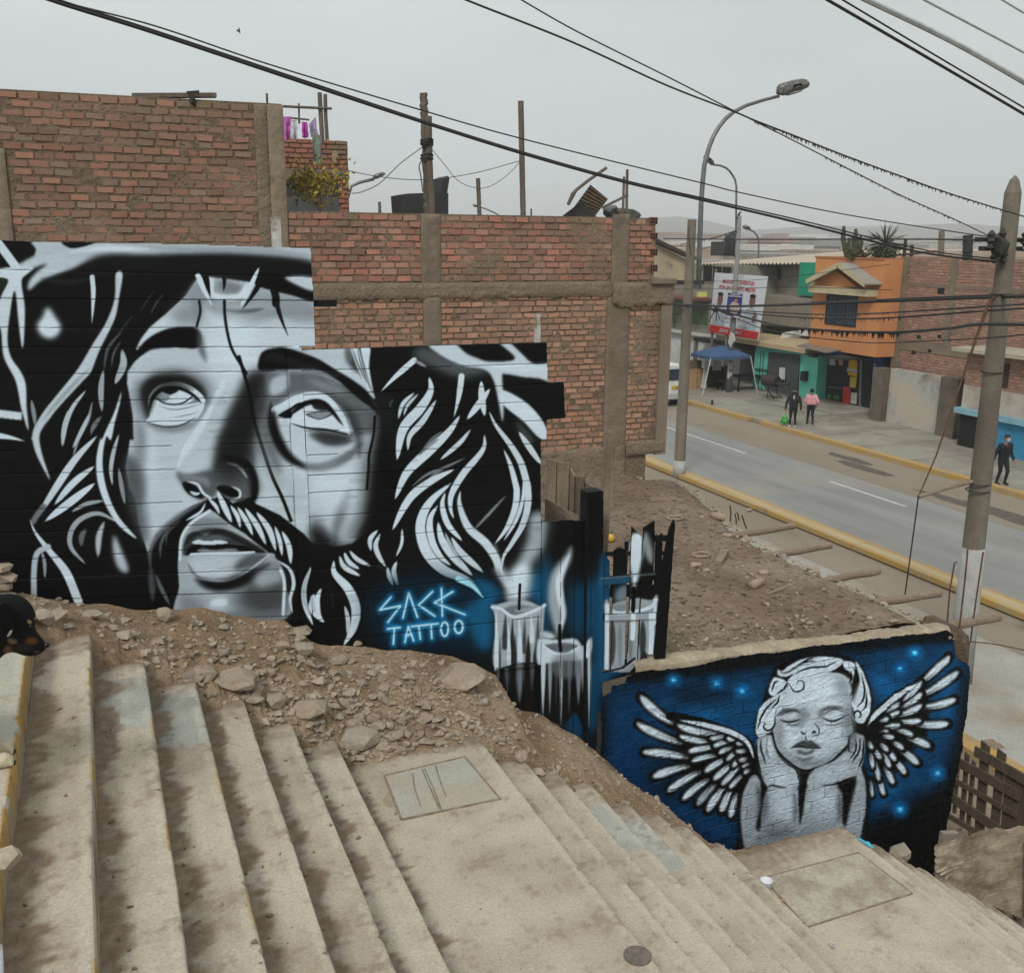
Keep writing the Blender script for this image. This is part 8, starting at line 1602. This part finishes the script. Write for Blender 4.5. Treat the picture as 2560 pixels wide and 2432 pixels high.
o = b.build('dogtmp', None); md = o.modifiers.new('r', 'REMESH'); md.mode = 'VOXEL'; md.voxel_size = .0065; s_ = o.modifiers.new('s', 'SMOOTH'); s_.iterations = 5; bpy.context.view_layer.update()
me = bpy.data.meshes.new_from_object(o.evaluated_get(bpy.context.evaluated_depsgraph_get())); bpy.data.objects.remove(o)
co = np.zeros(len(me.vertices) * 3); me.vertices.foreach_get('co', co); co = co.reshape(-1, 3); px, py = pix(co[:, 0], co[:, 1], co[:, 2]); side = co[:, 1] < YD + .02
col = np.tile(np.array([.0045, .0045, .0048]), (len(co), 1)); fur = vnoise(co[:, 0] * 3, co[:, 2] * 3, 18, 4)
def blob(cx, cy, rx, ry, c, rot=0.0, hard=1.6):
    dx, dy = px - cx, py - cy; u = (dx * cos(rot) + dy * sin(rot)) / rx; v = (-dx * sin(rot) + dy * cos(rot)) / ry; m = np.clip((1 - np.sqrt(u * u + v * v)) * hard + (fur - .5) * .3, 0, 1) * side; col[:] = col * (1 - m[:, None]) + np.array(c) * m[:, None]
blob(80, 1602, 19, 12, (.13, .055, .02)); blob(30, 1602, 16, 9, (.13, .10, .05), .25); blob(20, 1625, 14, 14, (.13, .075, .04)); blob(74, 1554, 6.5, 5, (.26, .19, .11), .5, 3); blob(90, 1546, 4, 5, (.28, .22, .15), 0, 3); blob(60, 1620, 34, 14, (.022, .018, .017)); blob(92, 1629, 9, 5, (.06, .045, .04))
legm = (co[:, 2] < z0d + .16) & (co[:, 0] > bx_ - .02); col[legm] = np.array([.50, .43, .30]) * (.85 + .3 * fur[legm][:, None])
ca = me.color_attributes.new('coat', 'FLOAT_COLOR', 'POINT'); ca.data.foreach_set('color', np.concatenate([col, np.ones((len(co), 1))], 1).astype(np.float32).ravel())
me.polygons.foreach_set('use_smooth', np.ones(len(me.polygons), bool)); dog = thing('dog', 'black and tan dog with pale paws looking right at the left edge of the stairs', 'dog', (bx_ - .1, YD, z0d)); me.transform(Matrix.Translation(-dog.location)); me.name = 'body'
me.materials.append(mat('dog_fur', (0, 0, 0), None, rough=.6, attr='coat', bump=1.0, bscale=120, bdist=.006, spec=.12)); o = bpy.data.objects.new('body', me); COL.objects.link(o); o.parent = dog
b = MB(); c = d_(116, 1612, -.012); b.lathe((c.x, c.y, c.z - .012), [(.002, 0), (.010, .004), (.014, .012), (.010, .021), (.002, .024)], 12); b.build('nose', plain('wet_nose', (.01, .01, .01), rough=.2), dog, True)
b = MB(); c = d_(76, 1566, -.050); b.lathe((c.x, c.y, c.z - .007), [(.001, 0), (.006, .002), (.008, .007), (.006, .012), (.001, .014)], 12); b.build('eye', plain('dark_eye', (.015, .008, .004), rough=.08), dog, True)
b = MB(); E = [d_(x, y, -.086 + o_) for x, y, o_ in ((14, 1505, .0), (42, 1530, -.004), (34, 1572, -.012), (18, 1592, -.012), (-6, 1560, -.006), (-14, 1520, 0))]; b.prism(E, (0, .012, 0)); b.build('ear', MATS['dog_fur'], dog)
b = MB(); E = [d_(x, y, -.099) for x, y in ((17, 1590), (24, 1577), (30, 1574), (31, 1578), (26, 1587), (20, 1592))]; b.prism(E, (0, .008, 0)); b.build('ear_lining', plain('pale_ear_fur', (.30, .27, .24)), dog)
for y0_ in (1888, 1916):
    p = at(16, y0_, Z=z0d)
    for k in (-1, 0, 1): c = Vector((p.x + .020, p.y + .013 * k, z0d + .018)); b = MB(); b.tube([c, c + Vector((.014, 0, -.009))], [.005, .002], 6); b.build('claw', plain('dark_claw', (.02, .018, .015)), dog)
# whitewashed kerb wall at the lower left
lw = thing('low_wall', 'low whitewashed wall with a stony top at the lower left corner', 'wall', (-.6, 2.3, LD - .05))
A = at(30, 2420, Z=LD + .05); c1_, c2_ = at(6, 2155, Z=LD + .42), at(36, 2432, Z=LD + .42)
b = MB(); bwx = at(24, 2300, Z=LD + .3)
def lwf(u, v):
    y = .6 + 1.75 * u; t = v * 3; x0_ = bwx.x + (.0 if y < 2.2 else .0); z = LD - .02 + min(1, t) * .38; x = x0_ - max(0, t - 1) * .2; return (x + nz(y * 4, v * 5) * .02, y, z + nz(y * 5, v * 3, 2) * .02 * (t > .5))
grid('whitewashed_face', 60, 30, lwf, mat('flaking_whitewash', (.56, .57, .58), (.30, .24, .17), nscale=6, bump=.7, mixlo=.55, mixhi=.63), lw)
V, F = hull(random.Random(17), (.05, .06, .035), 20); p = at(10, 2150, Z=LD + .38); b.add([v + p for v in V], F); b.build('top_stone', ROCK, lw)
# ------------------------------------------------------------------ things along the far pavement
tent = thing('canopy_tent', 'blue pop up canopy with thin white legs on the far pavement', 'canopy', (29.2, 43, .14)); zr2 = lambda x, y: (1720 + x / 8.23, 820 + y / 8.23)
ft = [at(1756, 990, Z=.14), at(1894, 985, Z=.14)]; ft += [ft[1] + Vector((.3, 2.9, 0)), ft[0] + Vector((.3, 2.9, 0))]; tc = [at(*zr2(470, 600), Y=ft[0].y + .1), at(*zr2(1290, 560), Y=ft[1].y + .1)]; tc += [tc[1] + Vector((.3, 2.7, .0)), at(*zr2(60, 515), Y=ft[3].y - .2)]; ap = at(*zr2(700, 350), Y=(ft[0].y + ft[2].y) / 2)
b = MB()
for k in range(4):
    A, B = tc[k], tc[(k + 1) % 4]; b.add([A, B, ap], [(0, 1, 2)]); b.add([A, B, B - Vector((0, 0, .16)), A - Vector((0, 0, .16))], [(0, 1, 2, 3)])
b.build('canopy', plain('blue_canopy_cloth', (.035, .075, .165), (.05, .10, .20)), tent)
for k in range(4): b = MB(); b.tube([ft[k], tc[k] - Vector((0, 0, .05))], .028, 6); b.build('leg', plain('white_tent_leg', (.5, .5, .48)), tent)
def smallbox(name, lb, cat, c, sx, sy, sz, m, parts=None):
    b = MB(); b.box(c[0] - sx / 2, c[1] - sy / 2, c[2], c[0] + sx / 2, c[1] + sy / 2, c[2] + sz); 
    return b
tb = thing('table', 'dark square table in the shade of the blue canopy', 'table', (30, 42.3, .14)); p = at(1870, 975, Z=.14); b = MB(); b.box(p.x - .9, p.y - .4, .84, p.x + .7, p.y + .5, .90); b.build('table_top', BLACKWOOD, tb)
for dx in (-.8, .6):
    for dy in (-.3, .4): b = MB(); b.beam((p.x + dx, p.y + dy, .14), (p.x + dx, p.y + dy, .86), .06, .06, up=Vector((0, 1, 0))); b.build('leg', BLACKWOOD, tb)
sc_ = thing('chair', 'dark chair with a red seat under the left of the canopy', 'chair', at(1808, 975, Z=.14)); p = at(1808, 975, Z=.14); b = MB(); b.box(p.x - .25, p.y - .25, .58, p.x + .25, p.y + .25, .66); b.build('seat', plain('red_seat', (.16, .02, .02)), sc_); b = MB(); b.box(p.x + .2, p.y - .25, .6, p.x + .25, p.y + .25, 1.35); b.build('backrest', BLACKWOOD, sc_)
for dx in (-.2, .2):
    for dy in (-.2, .2): b = MB(); b.beam((p.x + dx, p.y + dy, .14), (p.x + dx, p.y + dy, .6), .045, .045, up=Vector((0, 1, 0))); b.build('leg', BLACKWOOD, sc_)
sp = thing('speaker_box', 'black box with a white sheet on top behind the canopy leg', 'box', at(1785, 966, Z=.14)); p = at(1785, 966, Z=.14); b = MB(); b.box(p.x - .35, p.y - .2, .14, p.x + .45, p.y + .4, 1.15); b.build('box', BLACK, sp); b = MB(); b.box(p.x - .3, p.y - .24, 1.0, p.x + .2, p.y - .2, 1.5); b.build('sheet', WHITE, sp)
cbx = thing('cardboard_box', 'large opened brown cardboard carton standing left of the canopy', 'carton', at(1735, 970, Z=.14)); p = at(1735, 970, Z=.14); CB = plain('brown_cardboard', (.42, .26, .14), (.37, .22, .12)); b = MB(); b.box(p.x - .45, p.y - .3, .14, p.x + .42, p.y + .3, 1.15); b.build('carton', CB, cbx); b = MB(); b.box(p.x - .40, p.y - .2, 1.16, p.x + .25, p.y + .3, 1.55); b.build('wooden_crate', plain('brown_slats', (.14, .10, .07)), cbx); b = MB(); b.box(p.x - .05, p.y - .315, .14, p.x - .03, p.y - .3, 1.15); b.build('flap_edge', plain('brown_slats', (.14, .10, .07)), cbx)
bn = thing('white_banner', 'white banner with dark marks leaning against the wall by the carton', 'banner', at(1762, 968, Z=.14)); P = [at(*q, Y=42.6) for q in ((1752, 970), (1765, 972), (1776, 905), (1764, 900))]; b = MB(); b.prism(P, (0, .03, 0)); b.build('cloth', WHITE, bn)
for k in range(5): c = at(1765 + k * 1.6, 955 - k * 9, Y=42.55); b = MB(); b.box(c.x - .05, c.y - .02, c.z - .04, c.x + .05, c.y, c.z + .05); b.build('mark', BLACK, bn)
p = at(1780, 1012, Z=.14); b = MB(); b.lathe((p.x, p.y, .14), [(.055, 0), (.055, .20), (.045, .22), (.0, .23)], 10); solo(b, 'bollard', METALD, 'tiny dark bollard stub on the far pavement before the canopy', 'bollard')
gr = thing('barbecue_grill', 'rusty barrel barbecue on crossed legs before the turquoise house', 'grill', at(1922, 996, Z=.14)); p = at(1922, 996, Z=.14); b = MB(); b.tube([(p.x - .1, p.y + .35, 1.0), (p.x + .1, p.y - .45, 1.0)], .26, 14); b.build('barrel', plain('dark_rust_drum', (.05, .035, .03)), gr); b = MB(); b.box(p.x - .2, p.y - 1.1, .92, p.x + .3, p.y - .45, .96); b.build('side_shelf', METALD, gr)
for a_, c_ in (((-.2, .35), (.25, -.1)), ((.25, .35), (-.2, -.1)), ((-.2, -.2), (.25, -.9)), ((.25, -.2), (-.2, -.9)), ((-.2, .3), (-.2, -.8))): b = MB(); b.beam((p.x + a_[0], p.y + a_[1], .85), (p.x + c_[0], p.y + c_[1], .14), .04, .04); b.build('leg', METALD, gr)
# van
vx, vy = 25.1, at(1681, 998, Z=.35).y; vn = thing('van', 'white van seen from behind, half hidden by the brick house and the lamp pole', 'van', (vx - .85, vy + 2, 0)); VW = plain('white_van_paint', (.62, .63, .61), rough=.35)
prof = [(.35, 0), (.35, 1.70), (.9, 1.76), (1.2, 1.74), (1.75, 1.5), (1.95, 1.2), (2.0, .85), (1.95, .0), (2.0, -.85)]
b = MB(); ring = [(-.86, .35), (-.88, .95), (-.80, 1.6), (-.62, 1.95), (0, 2.02), (.62, 1.95), (.80, 1.6), (.88, .95), (.86, .35)]; ys_ = [(0, .93), (.08, .98), (.3, 1), (3.6, 1), (4.1, .97), (4.35, .80)]; n = len(ring); vs = []
for dy, k in ys_:
    for x, z in ring: vs.append((vx - .86 + x * (1 if dy else .97), vy + dy + (z - .35) * .10 * (dy < .2), .35 + (z - .35) * k))
b.add(vs, [(i * n + j, i * n + j + 1, (i + 1) * n + j + 1, (i + 1) * n + j) for i in range(len(ys_) - 1) for j in range(n - 1)] + [tuple(range(n)), tuple(range((len(ys_) - 1) * n, len(ys_) * n))[::-1]]); b.build('body', VW, vn)
vq = lambda x0_, z0_, x1_, z1_, nm, m, e=.03: (lambda b: (b.prism([(vx - .86 + x0_, vy + (z0_ - .35) * .093 - e, z0_), (vx - .86 + x1_, vy + (z0_ - .35) * .093 - e, z0_), (vx - .86 + x1_, vy + (z1_ - .35) * .093 - e, z1_), (vx - .86 + x0_, vy + (z1_ - .35) * .093 - e, z1_)], (0, .03, 0)), b.build(nm, m, vn))[1])(MB())
vq(-.66, 1.22, .66, 1.72, 'rear_window', GLASS); vq(.70, .72, .82, 1.1, 'tail_light', plain('red_lens', (.30, .02, .02), rough=.2)); vq(-.82, .72, -.70, 1.1, 'tail_light', MATS['red_lens']); vq(-.85, .36, .85, .60, 'bumper', plain('grey_bumper', (.40, .41, .41)), .08)
pl = vq(.18, .82, .56, .96, 'number_plate', plain('yellow_plate', (.50, .38, .03)), .04); letters('733', pl, (vx - .86 + .34, vy + .47 * .093 - .045, .84), (1, 0, 0), (0, 0, 1), .12, BLACK, width=.18, ext=.01)
for dy in (.75, 3.4):
    for x in (-.78, .78): b = MB(); b.tube([(vx - .86 + x - .1, vy + dy, .33), (vx - .86 + x + .1, vy + dy, .33)], .33, 18); w_ = b.build('wheel', plain('tyre_rubber', (.02, .02, .02)), vn); b = MB(); b.tube([(vx - .86 + x - .11, vy + dy, .33), (vx - .86 + x + .11, vy + dy, .33)], .17, 14); b.build('rim', plain('grey_rim', (.4, .4, .4)), w_)
# motorcycle by the white wall
mc = thing('motorcycle', 'dark parked motorcycle by the white wall, left of the lamp pole', 'motorcycle', at(1693, 960, Z=.14)); p = at(1693, 960, Z=.14)
for dy in (-.65, .65):
    b = MB(); b.tube([p + Vector((0, dy + .29 * cos(t * pi / 8), .30 + .29 * sin(t * pi / 8))) for t in range(17)], .05, 6); b.build('wheel', MATS['tyre_rubber'], mc)
b = MB(); b.tube([p + Vector((0, -.65, .3)), p + Vector((0, -.2, .55)), p + Vector((0, .3, .6)), p + Vector((0, .65, .3))], [.05, .14, .12, .05], 8); b.build('frame', METALD, mc); b = MB(); b.tube([p + Vector((0, .0, .75)), p + Vector((0, .55, .80))], [.12, .10], 8); b.build('seat', BLACK, mc); b = MB(); b.tube([p + Vector((0, -.25, .7)), p + Vector((0, -.5, .95)), p + Vector((-.3, -.42, 1.05))], .03, 6); b.tube([p + Vector((0, -.5, .95)), p + Vector((.3, -.42, 1.05))], .03, 6); b.build('handlebar', METALD, mc)
# ------------------------------------------------------------------ pallet fence and plywood at lower right
plt = thing('pallet_fence', 'dark slatted pallet fence running back beside the cherub wall', 'fence', (8.4, 6.5, 1.0)); zf = lambda x, y: (2200 + x / 1.875, 1200 + y / 1.875); XP = 8.35; pp = lambda x, y, dx=0: at(*zf(x, y), X=XP + dx); PW = mat('dark_pallet_wood', (.085, .062, .045), (.12, .09, .065), nscale=5, bump=.5, stretch=(3, 3, .4))
for x0_, y0_, x1_, y1_, w in ((362, 1340, 345, 1560, .07), (406, 1285, 380, 1600, .10), (436, 1322, 408, 1640, .09), (492, 1238, 460, 1680, .20), (568, 1275, 525, 1720, .17), (608, 1370, 575, 1740, .14), (650, 1390, 620, 1760, .16), (690, 1395, 668, 1790, .2)):
    A, B = pp(x0_, y0_), pp(x1_, y1_); w = abs(pp(x0_ + 26 * w / .1 * .8, y0_).y - A.y) if w < .12 else abs(pp(x0_ + 44, y0_).y - A.y); b = MB(); b.hexa([(XP, B.y - w / 2, B.z), (XP + .02, B.y - w / 2, B.z), (XP + .02, B.y + w / 2, B.z), (XP, B.y + w / 2, B.z), (XP, A.y - w / 2, A.z), (XP + .02, A.y - w / 2, A.z), (XP + .02, A.y + w / 2, A.z + .02), (XP, A.y + w / 2, A.z + .02)]); b.build('slat', PW, plt)
for x0_, y0_, x1_, y1_, w in ((362, 1318, 655, 1480, .11), (445, 1268, 690, 1408, .11), (352, 1408, 640, 1568, .06), (340, 1490, 560, 1640, .11), (325, 1575, 480, 1665, .06)):
    A, B = pp(x0_, y0_, -.03), pp(x1_, y1_, -.03); b = MB(); b.beam(A, B, .025, w); b.build('rail', PW, plt)
ply = thing('plywood_sheet', 'large warped plywood sheet with a splintered edge standing beside the lower steps', 'plywood', (8, 5.6, 1.5)); YP = 5.9; q_ = lambda x, y: at(2060 + x / 3.95, 2032 + y / 3.95, Y=YP)
PLY = mat('weathered_plywood', (.40, .33, .24), (.31, .25, .18), rough=.9, nscale=2.5, bump=.6, bscale=12, stain=(.16, .12, .085), sscale=2.2, stretch=(.5, 1, 3))
TL, TR_, BR, BL_ = q_(1095, 320), q_(2300, 60), q_(2300, 1180), q_(1095, 700)
def plyf(u, v):
    top_ = TL.lerp(TR_, u); bot = BL_.lerp(BR, u); p = bot.lerp(top_, v); e = (nz(u * 9, 3) * .05 + nz(u * 40, 5) * .02) * (v > .98); return (p.x + (nz(v * 12, 1) * .03 + nz(v * 50, 2) * .015 if u < .01 else 0), p.y + .05 * sin(u * 4) + .02 * nz(u * 6, v * 6), p.z + e)
grid('sheet', 90, 50, plyf, PLY, ply)
for k, q in enumerate((((1060, 545), (1200, 480), (1330, 440)), ((1080, 560), (1180, 500), (1260, 480)), ((1110, 590), (1150, 540), (1215, 515)))):
    b = MB(); P = [q_(x, y) - Vector((0, .06 + .02 * k, 0)) for x, y in q]; b.tube(P, [.012, .022, .008], 5, sq=.3); b.build('torn_veneer', PLY, ply)
A, B = q_(1962, 240), q_(1948, 990); b = MB(); b.beam(A - Vector((0, .05, 0)), B - Vector((0, .05, 0)), .03, .04); b.build('batten', GREYWOOD, ply)
b = MB(); P = [at(2060 + x / 3.95, 2032 + y / 3.95, Y=6.3) for x, y in ((1190, 205), (1338, 198), (1342, 300), (1172, 330))]; b.prism(P, (0, .06, 0)); solo(b, 'concrete_slab', ROCK2, 'grey concrete slab standing on edge behind the plywood sheet', 'slab')
b = MB(); V, F = hull(random.Random(31), (.13, .10, .10), 34); p = at(2250, 2132, Y=6.1); b.add([v + p for v in V], F); solo(b, 'rock', ROCK2, 'grey lump of masonry at the foot of the cherub wall behind the steps', 'rock')
gv = gravel('rubble', 260, lambda r: (lambda x, y: Vector((x, y, max(0, 1.25 * max(0, 1 - ((x - 7) / 7.5) * 1.5) ** 1.3 * .9))))(r.uniform(7.2, 9.5), r.uniform(5.8, 8.5)), .03, .12, mat('reddish_rubble', (.16, .10, .07), (.22, .16, .12), nscale=4, bump=.6), 41); tag(gv, 'reddish rubble heaped between the cherub wall and the pallet fence', 'rubble')
# ------------------------------------------------------------------ air, light, camera
b = MB(); b.box(-1650, -420, -6, 3700, 4700, 95); hz = b.build('haze', None); hz['kind'] = 'stuff'
m = bpy.data.materials.new('haze'); m.use_nodes = True; nt = m.node_tree; nt.nodes.remove(nt.nodes['Principled BSDF']); v = nt.nodes.new('ShaderNodeVolumePrincipled'); v.inputs['Color'].default_value = (.86, .89, .91, 1); v.inputs['Density'].default_value = .0007; v.inputs['Anisotropy'].default_value = .2
nt.links.new(v.outputs[0], nt.nodes['Material Output'].inputs['Volume']); hz.data.materials.append(m)
w = bpy.data.worlds.new('World'); sc.world = w; w.use_nodes = True; nt = w.node_tree; bg = nt.nodes['Background']; SUN_EL, SUN_AZ = radians(46), radians(222)
sky = nt.nodes.new('ShaderNodeTexSky'); sky.sky_type = 'NISHITA'; sky.sun_disc = False; sky.sun_elevation = SUN_EL; sky.sun_rotation = SUN_AZ; sky.air_density = 1; sky.dust_density = 4; sky.ozone_density = 1
tc = nt.nodes.new('ShaderNodeTexCoord'); sp_ = nt.nodes.new('ShaderNodeSeparateXYZ'); nt.links.new(tc.outputs['Generated'], sp_.inputs[0])
rmp = nt.nodes.new('ShaderNodeValToRGB'); rmp.color_ramp.elements[0].position = 0; rmp.color_ramp.elements[0].color = (.635, .685, .69, 1); rmp.color_ramp.elements[1].position = 1; rmp.color_ramp.elements[1].color = (.93, .98, .99, 1); e = rmp.color_ramp.elements.new(.10); e.color = (.66, .715, .72, 1); e = rmp.color_ramp.elements.new(.36); e.color = (.74, .815, .805, 1)
nt.links.new(sp_.outputs[2], rmp.inputs[0]); ns = nt.nodes.new('ShaderNodeTexNoise'); ns.inputs['Scale'].default_value = 2.2; ns.inputs['Detail'].default_value = 4; mp = nt.nodes.new('ShaderNodeMapping'); mp.inputs['Scale'].default_value = (1, 1, 3.5); nt.links.new(tc.outputs['Generated'], mp.inputs[0]); nt.links.new(mp.outputs[0], ns.inputs['Vector'])
mr = nt.nodes.new('ShaderNodeMapRange'); mr.inputs['From Min'].default_value = .3; mr.inputs['From Max'].default_value = .7; mr.inputs['To Min'].default_value = 8.9; mr.inputs['To Max'].default_value = 10.6; nt.links.new(ns.outputs['Fac'], mr.inputs['Value'])
sm = nt.nodes.new('ShaderNodeVectorMath'); sm.operation = 'SCALE'; nt.links.new(rmp.outputs[0], sm.inputs[0]); nt.links.new(mr.outputs[0], sm.inputs['Scale'])
mx = nt.nodes.new('ShaderNodeMix'); mx.data_type = 'RGBA'; mx.inputs[0].default_value = .97; nt.links.new(sky.outputs[0], mx.inputs[6]); nt.links.new(sm.outputs[0], mx.inputs[7]); nt.links.new(mx.outputs[2], bg.inputs['Color']); bg.inputs['Strength'].default_value = .1
sl = bpy.data.lights.new('sun', 'SUN'); sl.energy = 2.0; sl.angle = radians(14); sl.color = (1, .97, .92); so = bpy.data.objects.new('sun', sl); COL.objects.link(so)
dv = Vector((sin(SUN_AZ) * cos(SUN_EL), cos(SUN_AZ) * cos(SUN_EL), sin(SUN_EL))); so.rotation_euler = dv.to_track_quat('Z', 'Y').to_euler(); so.location = (0, 0, 30)
cam = bpy.data.cameras.new('camera'); cam.sensor_fit = 'HORIZONTAL'; cam.sensor_width = 36; cam.lens = FPX / 2560 * 36; cam.clip_start = .05; cam.clip_end = 8000; co_ = bpy.data.objects.new('camera', cam); COL.objects.link(co_)
cx = RGT * cos(ROLL) + UPV * sin(ROLL); cy = -RGT * sin(ROLL) + UPV * cos(ROLL); cz = -FWD; M4 = Matrix(((cx.x, cy.x, cz.x, 0), (cx.y, cy.y, cz.y, 0), (cx.z, cy.z, cz.z, CAMZ), (0, 0, 0, 1))); co_.matrix_world = M4; sc.camera = co_
sc.view_settings.view_transform = 'Standard'; sc.view_settings.look = 'None'; sc.view_settings.exposure = 0; sc.view_settings.gamma = 1
sc.cycles.max_bounces = 5; sc.cycles.diffuse_bounces = 3; sc.cycles.volume_bounces = 1; sc.cycles.use_denoising = True
